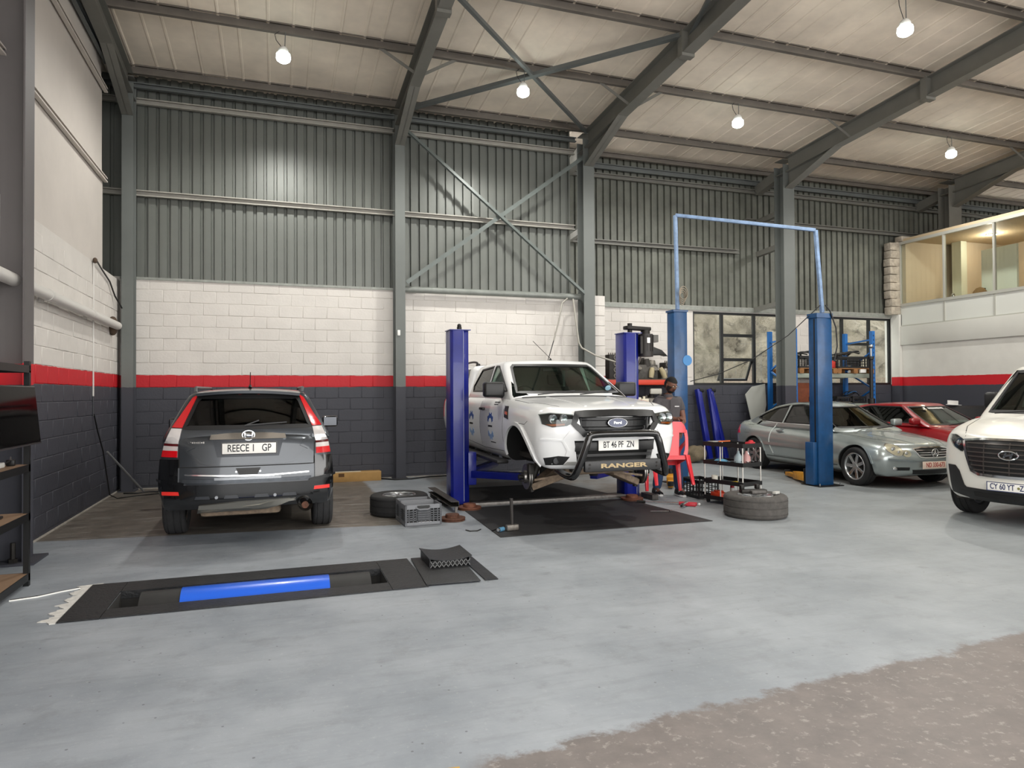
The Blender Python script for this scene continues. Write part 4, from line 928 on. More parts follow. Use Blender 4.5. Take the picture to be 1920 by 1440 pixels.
            MB().tube([(sg*.55, c.Y(2.0), 1.595), (sg*.56, c.Y(2.1), 1.645), (sg*.56, c.Y(3.9), 1.635), (sg*.545, c.Y(4.05), 1.58)], .016, 8).build('roof_rail', M('rail_grey', '5b5e62', .4, .5), R, smooth=50)
    # exposed panel under the tailgate, bumper, skid strip
    EX = M('bare_panel', '55595e', .25, .7, .3, 10)
    c.patch('rear_panel', EX, W, [(-.62, .65), (.62, .65), (.645, .805), (-.645, .805)], off=-.006, th=.01)
    c.strip('rear_flange', CHROME, W, [(-.60, .735), (-.2, .72), (.2, .725), (.60, .745)], .014, .012, .012)
    c.strip('reinforcement', EX, W, [(-.62, .675), (0, .668), (.62, .685)], .035, .024, .04)
    c.strip('reinforcement', M('bright_steel', '9a9da0', .25, .9), W, [(-.32, .70), (.32, .70)], .026, .03, .03)
    lk = c.patch('latch_recess', BLACK, W, [(-.12, .80), (-.09, .735), (.09, .735), (.12, .80)], off=.006)
    for x in (-.115, .115): h, n = c.hit(W, x, .765); MB().cyl((x, h.y+.004, .765), (x, h.y+.014, .765), .012, 10).build('clip', CHROME, lk)
    c.patch('bumper', BK, W, [(-.66, .645), (.66, .645), (.62, .42), (-.62, .42)], off=.030, th=.03, step=.05)
    for x0 in (-.47, -.20, .09, .36): c.patch('bumper_slot', M('slot_grey', '303338', .3), W, [(x0, .50), (x0+.14, .50), (x0+.13, .53), (x0+.01, .53)], off=.036)
    for x in (-.26, .30): h, n = c.hit(W, x, .51); MB().cyl((x, h.y+.03, .515), (x, h.y+.042, .515), .016, 12).build('parking_sensor', M('sensor', '8b8e92', .3, .5), R)
    c.patch('skid_strip', M('satin_silver', 'a7a59d', .3, .8), W, [(-.46, .475), (-.10, .445), (.46, .40), (.50, .375), (.10, .385), (0, .37), (-.10, .385), (-.40, .45)][::-1], off=.042, th=.03)
    c.patch('skid_strip', M('satin_silver', ''), W, [(.50, .375), (.46, .445), (.1, .465), (-.40, .475), (-.46, .455), (-.05, .41), (.0, .395), (.1, .40)][::-1], off=.045, th=.03)
    MB().cyl((-.56, c.Y(4.30), .38), (-.56, c.Y(4.60), .40), .065, 18, .075, False).build('exhaust_shroud', M('satin_silver', ''), R, smooth=50); MB().cyl((-.56, c.Y(4.20), .37), (-.56, c.Y(4.61), .395), .036, 16).build('exhaust_pipe', RUST, R, smooth=50)
    MB().box(-.75, .75, c.Y(.6), c.Y(3.3), .26, .34).build('underbody', M('chassis_dark', '2e2a26', .8), R); MB().rbox((.08, c.Y(4.20), .33), (.80, .35, .09)).build('silencer', M('underbody_brown', ''), R, bevel=.04)
    # spoiler, brake light, aerial, wiper
    MB().grid(lambda u, v: ((u*2-1)*.52, c.Y(4.20+.14*v-.05*(u*2-1)**2), 1.615-.015*v-.03*(u*2-1)**2), 14, 4).build('spoiler', G, R, solid=.03, smooth=60)
    MB().rbox((0, c.Y(4.27), 1.545), (.22, .02, .035)).build('high_brake_lamp', M('dim_red', '7a2a2c', .3), R, bevel=.006)
    MB().cyl((0, c.Y(4.05), 1.63), (0, c.Y(4.02), 1.66), .02, 10, .012).cyl((0, c.Y(4.03), 1.65), (-.005, c.Y(4.12), 1.80), .004, 6).build('aerial', BLACK, R)
    h, n = c.hit(W, 0, 1.24); h2, n = c.hit(W, -.30, 1.27)
    MB().bar((.04, h.y+.02, 1.235), (-.38, h2.y+.03, 1.262), .014, .012).bar((.02, h.y+.02, 1.24), (-.1, h2.y+.03, 1.285), .012, .012).build('wiper', BLACK, R)
    ST = M('seat_cloth', '2b2a2a', .9)
    for x in (-.36, .36): seat(R, x, c.Y(2.35), .55, ST)
    MB().rbox((0, c.Y(3.3), .72), (1.25, .4, .2)).build('rear_bench', ST, R, bevel=.05); MB().rbox((0, c.Y(3.55), 1.0), (1.25, .12, .55), (-.2, 0, 0)).build('rear_backrest', ST, R, bevel=.05)
    for x in (-.4, .4): MB().rbox((x, c.Y(3.62), 1.33), (.28, .1, .16)).build('headrest', ST, R, bevel=.04)
    ms = wheel_meshes(.345, .225, .215, 5, ALU, M('tyre_grey', '2b2b2c', .8, 0, .2, 30, .4, 120))
    for x in (-.785, .785):
        for q in (.95, 3.58): put_wheel(R, ms, x, c.Y(q), .345)
build_estate()
# ================================================================= SILVER COUPE
def build_coupe():
    L = 4.34; SV = M('silver_green_paint', 'a4acab', .26, .6, coat=.6)
    c = Car('coupe_car', 'silver three-door coupe standing behind the right blue lift post', L, (9.93, 10.24, 0), radians(-3.2), SV)
    hw = P((0, .66), (.2, .78), (.6, .845), (1.0, .865), (2.4, .865), (3.5, .865), (4.1, .80), (4.34, .70))
    top = P((0, .60), (.06, .67), (.3, .745), (.8, .82), (1.25, .875), (1.6, .90), (3.0, .93), (3.8, .96), (4.20, .985), (4.34, .97))
    bot = P((0, .26), (.3, .19), (.6, .19), (3.6, .20), (4.0, .24), (4.34, .34)); kz = P((0, .90), (.25, .97), (.5, 1), (.75, .97), (1, .86))
    c.lower(hw, top, bot, kz, lambda v, w: .26*abs(v)**2.3+(.05*(1-w)**2 if w < .5 else .22*(w-.5)**1.6), lambda v, w: .14*abs(v)**2.5+.05*abs(w-.6), crown=.055, r=(.08, .10, .09), H=.65)
    c.cabin(1.12, 4.16, .84, .775, .52, P((1.1, 1.20), (1.7, 1.30), (2.2, 1.365), (2.6, 1.37), (3.1, 1.315), (3.6, 1.18), (4.0, 1.03), (4.2, .95)), lambda v, w: 1.0*w+.16*v*v, lambda v, w: .04*w+.05*v*v, r=(.07, .09, .08), crown=.03, H=.5, hwq=P((1, 1), (3.0, 1), (4.2, .86)))
    c.cavity([(.30, 1.5, 3.5, .70), (.90, 1.42, 3.6, .70), (1.10, 1.70, 3.35, .60), (1.28, 2.05, 2.95, .47)])
    c.arch(.78, .315, .355, .26); c.arch(3.495, .315, .355, .26)
    ws = [(-.60, .925), (.60, .925), (.46, 1.27), (-.46, 1.27)]; c.cut('xz', ws, c.Y(1.1), c.Y(2.3))
    w1 = [(c.Y(1.62), .955), (c.Y(2.72), .965), (c.Y(2.68), 1.29), (c.Y(2.40), 1.305), (c.Y(2.12), 1.275)]
    w2 = [(c.Y(2.78), .967), (c.Y(3.40), .985), (c.Y(3.72), 1.035), (c.Y(3.45), 1.135), (c.Y(3.1), 1.235), (c.Y(2.75), 1.287)]
    c.cut('yz', w1, -1.3, 1.3); c.cut('yz', w2, -1.3, 1.3)
    c.finish(); R = c.root; TG = glass('tinted_glass', '')
    c.window('windshield', 'F', ws, glass('green_glass', 'b4c2ba'), frame=BLACK, fw_=.02)
    for sg, sd in ((-1, 'L'), (1, 'R')):
        c.window('side_window', sd, w1, TG, frame=BLACK); c.window('side_window', sd, w2, TG, frame=BLACK)
        c.strip('window_chrome', CHROME, sd, [(c.Y(1.60), .935), (c.Y(2.75), .945), (c.Y(3.42), .965), (c.Y(3.76), 1.03)], .010, .008, .01)
        c.strip('door_edge_tape', M('door_tape', 'c9cfcc', .5), sd, [(c.Y(2.90), .935), (c.Y(2.98), .82), (c.Y(2.99), .62), (c.Y(2.97), .54), (c.Y(2.88), .36)], .020, .005, .006)
        c.seam(sd, [(c.Y(1.42), .90), (c.Y(1.38), .6), (c.Y(1.42), .32), (c.Y(2.88), .33)], .006)
        c.strip('rub_strip', SV, sd, [(c.Y(1.25), .525), (c.Y(2.96), .545), (c.Y(3.12), .55)], .05, .012, .014)
        c.strip('sill_line', M('panel_gap', ''), sd, [(c.Y(1.18), .30), (c.Y(3.1), .31)], .012, .002, .004)
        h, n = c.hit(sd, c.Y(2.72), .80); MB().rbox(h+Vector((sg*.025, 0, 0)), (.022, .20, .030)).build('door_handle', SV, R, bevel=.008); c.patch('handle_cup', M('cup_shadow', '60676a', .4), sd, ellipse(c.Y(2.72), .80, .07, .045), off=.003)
        c.seam(sd, [(c.Y(3.66), .72), (c.Y(3.84), .72), (c.Y(3.84), .88), (c.Y(3.66), .88)], .006, True)
        for q in (.78, 3.495): c.strip('arch_lip', SV, sd, arc(c.Y(q), .315, .368, 15, 168), .03, .012, .02)
        c.patch('tail_lamp', REDL, sd, [(c.Y(4.02), .70), (c.Y(4.26), .68), (c.Y(4.28), .82), (c.Y(4.12), .86)], off=.006)
        h, n = c.hit(sd, c.Y(1.62), .95)
        m = MB().rbox((h.x+sg*.12, c.Y(1.58), .985), (.20, .11, .125)).build('mirror', SV, R, bevel=.035, seg=3); MB().box(h.x+sg*.12-.08, h.x+sg*.12+.08, c.Y(1.637), c.Y(1.64), .94, 1.03).build('mirror_glass', CHROME, m)
        # twin oval headlights
        HB = M('headlight_bowl', 'b9b49c', .2, .4, coat=.6)
        a = c.patch('headlight', HB, 'F', ellipse(sg*.585, .615, .105, .082, 22, sg*.5), off=.010, th=.02, step=.04); b = c.patch('headlight', HB, 'F', ellipse(sg*.445, .565, .062, .055, 20), off=.012, th=.02, step=.04)
        c.strip('headlight_rim', CHROME, 'F', ellipse(sg*.585, .615, .107, .084, 22, sg*.5), .008, .014, .012, True, parent=a)
        for px_, pz_, r_, par in ((.60, .63, .042, a), (.545, .585, .030, a), (.445, .567, .034, b)):
            h, n = c.hit('F', sg*px_, pz_); MB().sphere((sg*px_, h.y-.002, pz_), r_, 14, 8, (1, .45, 1)).build('lamp_bulb_glass', HEAD if False else LAMPIN, par, smooth=60)
        c.patch('fog_lamp_slot', BLACK, 'F', [(sg*.40, .30), (sg*.60, .30), (sg*.60, .35), (sg*.40, .35)], off=.004); h, n = c.hit('F', sg*.60, .325); MB().sphere((sg*.60, h.y, .325), .04, 14, 8, (1.2, .5, .8)).build('fog_lamp', LAMPIN, R, smooth=60)
    c.strip('bumper_line', M('bumper_strip', '8d9698', .3, .5), 'F', [(-.70, .475), (-.45, .455), (-.25, .45), (.25, .45), (.45, .455), (.70, .475)], .028, .012, .016)
    # grille with bars and star
    gp = [(-.33, .635), (-.26, .515), (-.18, .50), (.18, .50), (.26, .515), (.33, .635), (.2, .655), (-.2, .655)]
    g = c.patch('grille', GRILL, 'F', gp, off=.004, step=.05); c.strip('grille_surround', CHROME, 'F', gp, .018, .012, .014, True, parent=g)
    for z, x in ((.61, .30), (.575, .285), (.54, .26)): c.strip('grille_bar', CHROME, 'F', [(-x, z), (0, z), (x, z)], .011, .018, .014, parent=g)
    h, n = c.hit('F', 0, .57); yy = h.y-.03; st = MB().tube([(.062*cos(a), yy, .575+.062*sin(a)) for a in [2*pi*i/30 for i in range(30)]], .007, 6, True)
    for k in range(3): a = pi/2+2*pi*k/3; st.cyl((0, yy, .575), (.06*cos(a), yy, .575+.06*sin(a)), .012, 6, .004)
    st.build('star_badge', CHROME, g, smooth=40)
    c.patch('lower_intake', BLACK, 'F', [(-.33, .24), (.33, .24), (.36, .31), (-.36, .31)], off=.004)
    h, n = c.hit('F', 0, .39); numberplate(R, 'ND 330-673', PLR, M('plate_cream', 'efd9c8', .45), 0, h.y-.022, .385, (pi/2, 0, 0), w=.50, h=.115, size=.10, xs=.72)
    for sg in (-1, 1): c.seam('T', [(sg*.33, c.Y(.16)), (sg*.60, c.Y(.7)), (sg*.68, c.Y(1.25))], .008); c.strip('bonnet_crease', SV, 'T', [(sg*.22, c.Y(.18)), (sg*.40, c.Y(1.15))], .02, .005, .008)
    for x in (-.42, .05): MB().bar((x, c.Y(1.22), .90), (x+.45, c.Y(1.30), .93), .016, .012).build('wiper', BLACK, R)
    c.patch('sunroof', M('black_roof_glass', '0c0e10', .08, 0, coat=.6), 'T', [(-.45, c.Y(2.12)), (.45, c.Y(2.12)), (.45, c.Y(3.0)), (-.45, c.Y(3.0))], off=.003)
    ST = M('seat_cloth', '')
    for x in (-.34, .34): seat(R, x, c.Y(2.35), .34, ST, .44)
    MB().rbox((0, c.Y(3.15), .70), (1.1, .12, .45), (-.3, 0, 0)).build('rear_backrest', ST, R, bevel=.05); MB().rbox((0, c.Y(1.78), .80), (1.25, .35, .18)).build('dashboard', M('dash', ''), R, bevel=.05); steering(R, -.34, c.Y(2.0), .88)
    MB().rbox((0, c.Y(1.98), 1.22), (.2, .03, .05)).build('rear_view_mirror', BLACK, R, bevel=.01)
    MB().box(-.70, .70, c.Y(.5), c.Y(4.0), .17, .24).build('underbody', M('chassis_dark', ''), R)
    ms = wheel_meshes(.315, .215, .222, 7, M('alloy_bright', 'c3c5c6', .25, .9))
    for x in (-.745, .745):
        for q in (.78, 3.495): put_wheel(R, ms, x, c.Y(q), .315, (.4, 0, 0))
build_coupe()
# ================================================================= RED COUPE
def build_red():
    L = 4.43; RD = M('red_paint', '8c0c17', .3, 0, coat=.5)
    c = Car('sports_saloon', 'red two-door car parked between the silver coupe and the right wall', L, (12.1, 10.25, 0), 0, RD)
    hw = P((0, .70), (.2, .80), (.6, .84), (2.4, .855), (3.8, .84), (4.3, .80), (4.43, .74))
    top = P((0, .60), (.06, .67), (.4, .77), (1.0, .85), (1.4, .90), (3.2, .94), (3.6, .97), (4.3, .98), (4.43, .93))
    bot = P((0, .28), (.4, .20), (3.8, .22), (4.43, .34)); kz = P((0, .92), (.3, .98), (.5, 1), (.78, .97), (1, .88))
    c.lower(hw, top, bot, kz, lambda v, w: .14*abs(v)**3+.08*(w-.4)**2, lambda v, w: .10*abs(v)**3, crown=.035, r=(.06, .08, .07), H=.65, n=(50, 16, 10))
    c.cabin(1.25, 3.95, .86, .785, .56, P((1.2, 1.22), (1.9, 1.29), (2.5, 1.33), (3.0, 1.31), (3.5, 1.22), (3.95, 1.08)), lambda v, w: .85*w+.12*v*v, lambda v, w: .62*w, r=(.06, .08, .07), crown=.025, H=.5, n=(30, 14, 8))
    c.cavity([(.35, 1.6, 3.4, .70), (.93, 1.55, 3.5, .70), (1.25, 2.15, 3.0, .50)])
    c.arch(.72, .31, .35, .25); c.arch(3.42, .31, .35, .25)
    ws = [(-.64, .925), (.64, .925), (.50, 1.245), (-.50, 1.245)]; c.cut('xz', ws, c.Y(1.2), c.Y(2.4))
    sw = [(c.Y(1.68), .945), (c.Y(3.45), .985), (c.Y(3.2), 1.20), (c.Y(2.9), 1.255), (c.Y(2.15), 1.245)]; c.cut('yz', sw, -1.3, 1.3)
    c.finish(); R = c.root
    c.window('windshield', 'F', ws, glass('green_glass', ''), frame=BLACK, fw_=.02)
    for sg, sd in ((-1, 'L'), (1, 'R')):
        c.window('side_window', sd, sw, glass('tinted_glass', ''), frame=BLACK)
        h, n = c.hit(sd, c.Y(1.70), .95); m = MB().rbox((h.x+sg*.12, c.Y(1.64), .985), (.20, .13, .13)).build('mirror', RD, R, bevel=.045, seg=3); MB().box(h.x+sg*.12-.07, h.x+sg*.12+.07, c.Y(1.707), c.Y(1.71), .945, 1.025).build('mirror_glass', CHROME, m)
        c.seam(sd, [(c.Y(1.45), .90), (c.Y(1.45), .32), (c.Y(2.85), .33), (c.Y(2.88), .94)])
        c.strip('rub_strip', BLACK, sd, [(c.Y(.5), .52), (c.Y(3.9), .53)], .05, .01, .014)
        for x in (.42, .60): c.patch('headlight', LAMPIN, 'F', ellipse(sg*x, .60, .07, .06), off=.008)
        c.seam('T', [(sg*.45, c.Y(.2)), (sg*.62, c.Y(1.3))], .010); c.strip('bonnet_crease', RD, 'T', [(sg*.30, c.Y(.2)), (sg*.36, c.Y(1.3))], .025, .006, .008)
    c.patch('grille', GRILL, 'F', [(-.16, .56), (.16, .56), (.16, .64), (-.16, .64)], off=.006); c.patch('bumper_strip', BLACK, 'F', [(-.72, .43), (.72, .43), (.72, .48), (-.72, .48)], off=.012)
    for x in (-.40, .10): MB().bar((x, c.Y(1.30), .92), (x+.5, c.Y(1.40), .955), .016, .012).build('wiper', BLACK, R)
    h, n = c.hit('F', -.02, 1.21); marks(c, 'F', .06, 1.215, .42, .030, 14, WHITE, .004)
    fl = MB()
    for k in range(5): a = 2*pi*k/5; fl.bar((-.26, h.y-.012, 1.21), (-.26+.05*cos(a), h.y-.012+.04*sin(a), 1.21+.026*sin(a)), .03, .003)
    fl.build('windshield_emblem', WHITE, R)
    h, n = c.hit('F', .2, .97); MB().rbox((.18, h.y+.07, .965), (.55, .14, .004), (.35, 0, 0)).build('paper_notice', M('paper', 'dfe0dc', .8), R)
    ST = M('seat_cloth', '')
    for x in (-.34, .34): seat(R, x, c.Y(2.45), .36, ST, .44)
    MB().rbox((0, c.Y(1.85), .80), (1.25, .35, .18)).build('dashboard', M('dash', ''), R, bevel=.05); steering(R, -.34, c.Y(2.1), .90)
    MB().box(-.68, .68, c.Y(.5), c.Y(4.1), .18, .26).build('underbody', M('chassis_dark', ''), R)
    ms = wheel_meshes(.31, .205, .20, 5, ALU)
    for x in (-.735, .735):
        for q in (.72, 3.42): put_wheel(R, ms, x, c.Y(q), .31)
build_red()
# ================================================================= WHITE VAN
def build_van():
    L = 5.15; VW = M('cream_white_paint', 'e6e4dc', .24, 0, coat=.6)
    c = Car('passenger_van', 'white van with wide dark grille at the right edge of the picture', L, (10.18, 5.94, 0), radians(-78), VW, 'van')
    hw = P((0, .66), (.25, .80), (.6, .92), (1.5, .96), (4.8, .96), (5.15, .93)); top = P((0, .97), (.10, 1.03), (.35, 1.11), (.7, 1.19), (1.0, 1.24), (1.4, 1.26), (5.15, 1.28))
    bot = P((0, .30), (.5, .26), (4.6, .28), (5.15, .36)); kz = P((0, .90), (.2, .97), (.5, 1), (.8, .985), (1, .93))
    c.lower(hw, top, bot, kz, lambda v, w: .32*abs(v)**2.4+(.10*(w-.45)**2 if w > .45 else .06*(.45-w)), lambda v, w: .06*v*v, crown=.05, r=(.08, .10, .10), H=.9)
    c.cabin(.80, 5.08, 1.15, .94, .76, P((.8, 1.80), (1.7, 1.88), (2.4, 1.91), (4.6, 1.91), (5.1, 1.87)), lambda v, w: .92*w+.24*v*v, lambda v, w: .14*w, r=(.08, .09, .09), crown=.03, H=.8, hwq=P((.8, .86), (1.6, .95), (2.4, 1)))
    c.cavity([(.55, 1.3, 4.8, .84), (1.25, 1.25, 4.85, .84), (1.82, 1.85, 4.7, .70)])
    c.arch(.92, .34, .385, .30); c.arch(4.12, .34, .385, .28)
    ws = [(-.71, 1.285), (.71, 1.285), (.66, 1.80), (-.66, 1.80)]; c.cut('xz', ws, c.Y(.6), c.Y(2.2))
    sw = [(c.Y(1.55), 1.32), (c.Y(2.45), 1.32), (c.Y(2.45), 1.78), (c.Y(1.95), 1.77)]; c.cut('yz', sw, -1.4, 1.4)
    sx = [(c.Y(2.6), 1.32), (c.Y(4.8), 1.32), (c.Y(4.7), 1.78), (c.Y(2.6), 1.79)]
    gp = [(-.53, .965), (-.49, .80), (-.41, .62), (-.33, .59), (.33, .59), (.41, .62), (.49, .80), (.53, .965), (.32, .985), (-.32, .985)]
    c.finish(); R = c.root
    c.window('windshield', 'F', ws, glass('green_glass', ''), frame=BLACK, fw_=.04)
    for sg, sd in ((-1, 'L'), (1, 'R')):
        c.window('side_window', sd, sw, glass('tinted_glass', ''), frame=BLACK); c.patch('rear_side_window', glass('tinted_glass', ''), sd, sx, off=.004)
        c.seam(sd, [(c.Y(1.30), 1.25), (c.Y(1.35), .4), (c.Y(2.52), .4), (c.Y(2.52), 1.80)])
        h, n = c.hit(sd, c.Y(1.5), 1.28); m = MB().rbox((h.x+sg*.05, c.Y(1.66), 1.42), (.17, .12, .22)).build('mirror', BLACK, R, bevel=.04, seg=3); MB().bar((h.x-sg*.04, c.Y(1.66), 1.28), (h.x+sg*.05, c.Y(1.66), 1.34), .07, .05).build('mirror_arm', BLACK, m)
        hp = [(sg*.55, .975), (sg*.53, .86), (sg*.56, .83), (sg*.67, .88), (sg*.74, .96), (sg*.745, 1.02), (sg*.66, 1.02)]
        hd = c.patch('headlight', M('lamp_black', ''), 'F', hp, off=.006, step=.05); c.patch('headlight_lens', HEAD, 'F', hp, off=.022, th=.004, step=.05, parent=hd)
        h, n = c.hit('F', sg*.61, .93); MB().sphere((sg*.61, h.y-.004, .93), .036, 12, 8, (1, .5, 1)).build('lamp_bowl', LAMPIN, hd, smooth=60)
        c.patch('bumper_cladding', BLACK, 'F', [(sg*.77, .66), (sg*.66, .66), (sg*.60, .60), (sg*.54, .44), (sg*.50, .41), (sg*.50, .30), (sg*.74, .33)], off=.012, step=.06)
        c.strip('arch_lip', VW, sd, arc(c.Y(.92), .34, .40, 10, 170), .03, .01, .02)
    g = c.patch('grille', GRILL, 'F', gp, off=.006, step=.06)
    c.strip('grille_chrome', CHROME, 'F', [(-.53, .96), (-.49, .80), (-.42, .625), (-.33, .59), (0, .585), (.33, .59), (.42, .625), (.49, .80), (.53, .96)], .030, .020, .024, parent=g)
    c.strip('grille_chrome', CHROME, 'F', [(-.53, .965), (-.32, .985), (0, .99), (.32, .985), (.53, .965)], .022, .020, .024, parent=g)
    for z, x in ((.94, .49), (.89, .48), (.84, .47), (.79, .455), (.74, .44), (.69, .42), (.64, .385)): c.strip('grille_bar', M('grille_bar', '55504d', .3, .5), 'F', [(-x, z), (-x/2, z), (0, z), (x/2, z), (x, z)], .014, .022, .016, parent=g)
    for x in (-.27, 0, .27): c.strip('grille_rib', M('grille_bar', ''), 'F', [(x, .61), (x, .96)], .010, .016, .012, parent=g)
    h, n = c.hit('F', 0, .83); yy = h.y-.035
    lg = MB().tube([(.095*cos(a), yy, .83+.048*sin(a)) for a in [2*pi*i/36 for i in range(36)]], .009, 8, True)
    lg.bar((-.045, yy, .80), (-.020, yy, .86), .018, .012, (0, 1, 0)).bar((.020, yy, .80), (.045, yy, .86), .018, .012, (0, 1, 0)).bar((-.04, yy, .822), (.04, yy, .838), .018, .012, (0, 1, 0)); lg.build('oval_badge', CHROME, g, smooth=40)
    c.patch('lower_bumper', BLACK, 'F', [(-.52, .42), (.52, .42), (.50, .29), (-.50, .29)], off=.014, step=.06); c.patch('intake', M('radiator', ''), 'F', [(-.40, .335), (.40, .335), (.40, .385), (-.40, .385)], off=.018)
    h, n = c.hit('F', 0, .48); numberplate(R, 'CY 60 YT   ZN', M('plate_blue', '27325c', .5), PLW, 0, h.y-.030, .475, (pi/2, 0, 0), w=.45, h=.105, size=.088, xs=.68, border=M('plate_blue', ''))
    p = MB().cyl((.094, h.y-.032, .475), (.094, h.y-.030, .475), .014, 14).build('plate_crest', M('crest_olive', '7d7c4a', .5), R)
    for x in (-.55, .05): MB().bar((x, c.Y(.93), 1.27), (x+.55, c.Y(1.02), 1.315), .02, .014).build('wiper', BLACK, R)
    for sg in (-1, 1): c.seam('T', [(sg*.54, c.Y(.20)), (sg*.66, c.Y(.5)), (sg*.72, c.Y(.95))], .008)
    ST = M('seat_cloth', '')
    for x in (-.42, .42): seat(R, x, c.Y(2.0), .70, ST)
    MB().rbox((0, c.Y(1.45), 1.10), (1.6, .4, .22)).build('dashboard', M('dash', ''), R, bevel=.05); steering(R, -.42, c.Y(1.72), 1.2)
    MB().box(-.75, .75, c.Y(.4), c.Y(4.8), .24, .32).build('underbody', M('chassis_dark', ''), R)
    ms = wheel_meshes(.34, .215, .21, 5, ALU)
    for x in (-.82, .82):
        for q in (.92, 4.12): put_wheel(R, ms, x, c.Y(q), .34, (0, 0, 0))
build_van()
# ================================================================= FLOOR PIT
PLATE = M('chequer_plate', '2b2c2e', .5, .4, .25, 8, .5, 45)
t = thing('roller_pit', 'sunken floor pit with black steel frame and a blue-sleeved roller', 'pit', (0, 0, 0))
ox0, ox1, oy0, oy1 = -1.43, 1.74, 5.45, 6.43
for a, b, c_, d in ((ox0, PX0, oy0, oy1), (PX0, PX1, oy0, PY0), (PX0, PX1, PY1, oy1), (PX1, 1.15, oy0, oy1)): B('frame_plate', PLATE, t, a+.002, b-.002, c_, d, .001, .010)
B('pit_wall', M('pit_concrete', '2f2e2d', .9), t, PX0-.02, PX0, PY0-.02, PY1+.02, -.6, -.001); B('pit_wall', M('pit_concrete', ''), t, PX1, PX1+.02, PY0-.02, PY1+.02, -.6, -.001)
B('pit_wall', M('pit_concrete', ''), t, PX0, PX1, PY0-.02, PY0, -.6, -.001); B('pit_wall', M('pit_concrete', ''), t, PX0, PX1, PY1, PY1+.02, -.6, -.001); B('pit_floor', M('pit_concrete', ''), t, PX0-.02, PX1+.02, PY0-.02, PY1+.02, -.62, -.6)
rl = MB().cyl((-.98, 5.865, -.145), (.73, 5.865, -.145), .20, 48).build('roller', M('roller_rubber', '242424', .6, 0, .2, 9), t, smooth=40)
MB().lathe([(.201, -.70), (.207, -.70), (.207, .40), (.201, .40)], 48, (0, 5.865, -.145), 'x').build('blue_sleeve', M('sleeve_blue', '1f5fd6', .28, 0, coat=.3), rl, smooth=40)
for x in (-1.06, .79): MB().rbox((x, 5.865, -.17), (.07, .12, .12)).cyl((x-.05, 5.865, -.145), (x+.05, 5.865, -.145), .035, 14).build('bearing', DKMET, rl, bevel=.008)
B('kerb_angle', PLATE, t, PX0, PX1, PY1-.012, PY1-.002, -.05, .010)
fp = tag(MB().rbox((1.38, 5.92, .012), (.45, .93, .012), (.0, -.0, -.05)).build('cover_plate', PLATE, None, bevel=.003), 'loose black steel cover plate beside the floor pit', 'plate')
B('edge_strip', PLATE, t, 1.63, 1.74, oy0+.02, oy1, .001, .010)
cr = thing('vent_box', 'low black mesh-sided box with a dished lid on the cover plate', 'box', (1.45, 6.16, .019))
MB().grid(lambda u, v: ((u-.5)*.39, (v-.5)*.44, .062+.028*(u*2-1)**2), 10, 2).build('lid', PLATE, cr, solid=.006, smooth=60)
for sy in (-.21, .21):
    for k in range(9):
        x0 = -.18+k*.04
        for s in (-1, 1): MB().bar((x0, sy, .003 if s > 0 else .06), (x0+.04, sy, .06 if s > 0 else .003), .006, .006).build('mesh_bar', M('mesh_grey', '6b6c6c', .5), cr)
for sx in (-.18, .18): B('side_wall', PLATE, cr, sx-.006, sx+.006, -.20, .20, 0, .085)
B('back_lining', BLACK, cr, -.17, .17, -.16, .16, 0, .05)
rc_ = random.Random(9); mp_ = MB(); pts = [(-1.445-.05*rc_.random()-.07*abs(sin(k*.45)), 5.44+k*.0255+rc_.uniform(-.006, .006)) for k in range(40)] + [(-1.36, 6.47), (-1.36, 6.44), (-1.435, 6.43), (-1.435, 5.44)]
tag(mp_.prism(pts, 'xy', .0005, .006).build('cement_patch', M('white_cement', 'd2d0cb', .9, 0, .15, 20, .4, 40)), 'rough white cement along the left edge of the floor pit', 'cement')
# ================================================================= BLUE TWO-POST LIFT (pickup)
LB = M('royal_blue_paint', '0d1a78', .35, 0, .12, 4, coat=.2); WORN = M('worn_steel', '7a7672', .5, .5, .35, 14); 
lf = thing('vehicle_lift', 'royal blue two-post lift carrying the white pickup', 'lift', (0, 0, 0))
for (x, y, sg) in ((2.42, 9.42, 1), (5.02, 9.22, -1)):
    pf = [(-.14, .15), (-.14, -.10), (-.11, -.14), (.035, -.15), (.14, -.05), (.14, .15)]
    p = MB().prism([(x+a, y+b) for a, b in pf], 'xy', .012, 2.44).build('post', LB, lf, bevel=.006)
    MB().bar((x+.038, y-.152, .05), (x+.038, y-.152, 2.43), .006, .006).build('worn_edge', M('worn_edge', '9aa0b8', .5), p)
    MB().box(x-.15, x+.15, y-.15, y+.16, 2.44, 2.452).build('cap_plate', LB, p); B('base_plate', DKMET, lf, x-.24, x+.24, y-.22, y+.30, 0, .012)
    MB().rbox((x+sg*.17, y, .50), (.12, .24, .46)).build('carriage', LB, lf, bevel=.012)
    for yy, q in ((8.42, -1), (10.55, 1)):
        ex = 3.68-sg*.36; arm = MB().bar((x+sg*.17, y+q*.06, .42), (ex, yy, .44), .11, .10).build('swing_arm', LB, lf, bevel=.008)
        MB().bar(((x+sg*.17)*.4+ex*.6, (y+q*.06)*.4+yy*.6, .44), (ex, yy, .445), .075, .07).build('arm_extension', M('arm_grey', '45474b', .5, .3), arm); MB().cyl((ex, yy, .44), (ex, yy, .628), .06, 18).build('lifting_pad', RUB, arm, smooth=40)
MB().cyl((2.44, 9.42, 2.452), (2.44, 9.42, 2.50), .035, 12).sphere((2.44, 9.42, 2.515), .03).build('screw_nut', DKMET, lf, smooth=40)
B('cross_beam', WORN, lf, 2.56, 4.94, 9.10, 9.24, .0, .045, bevel=.004)
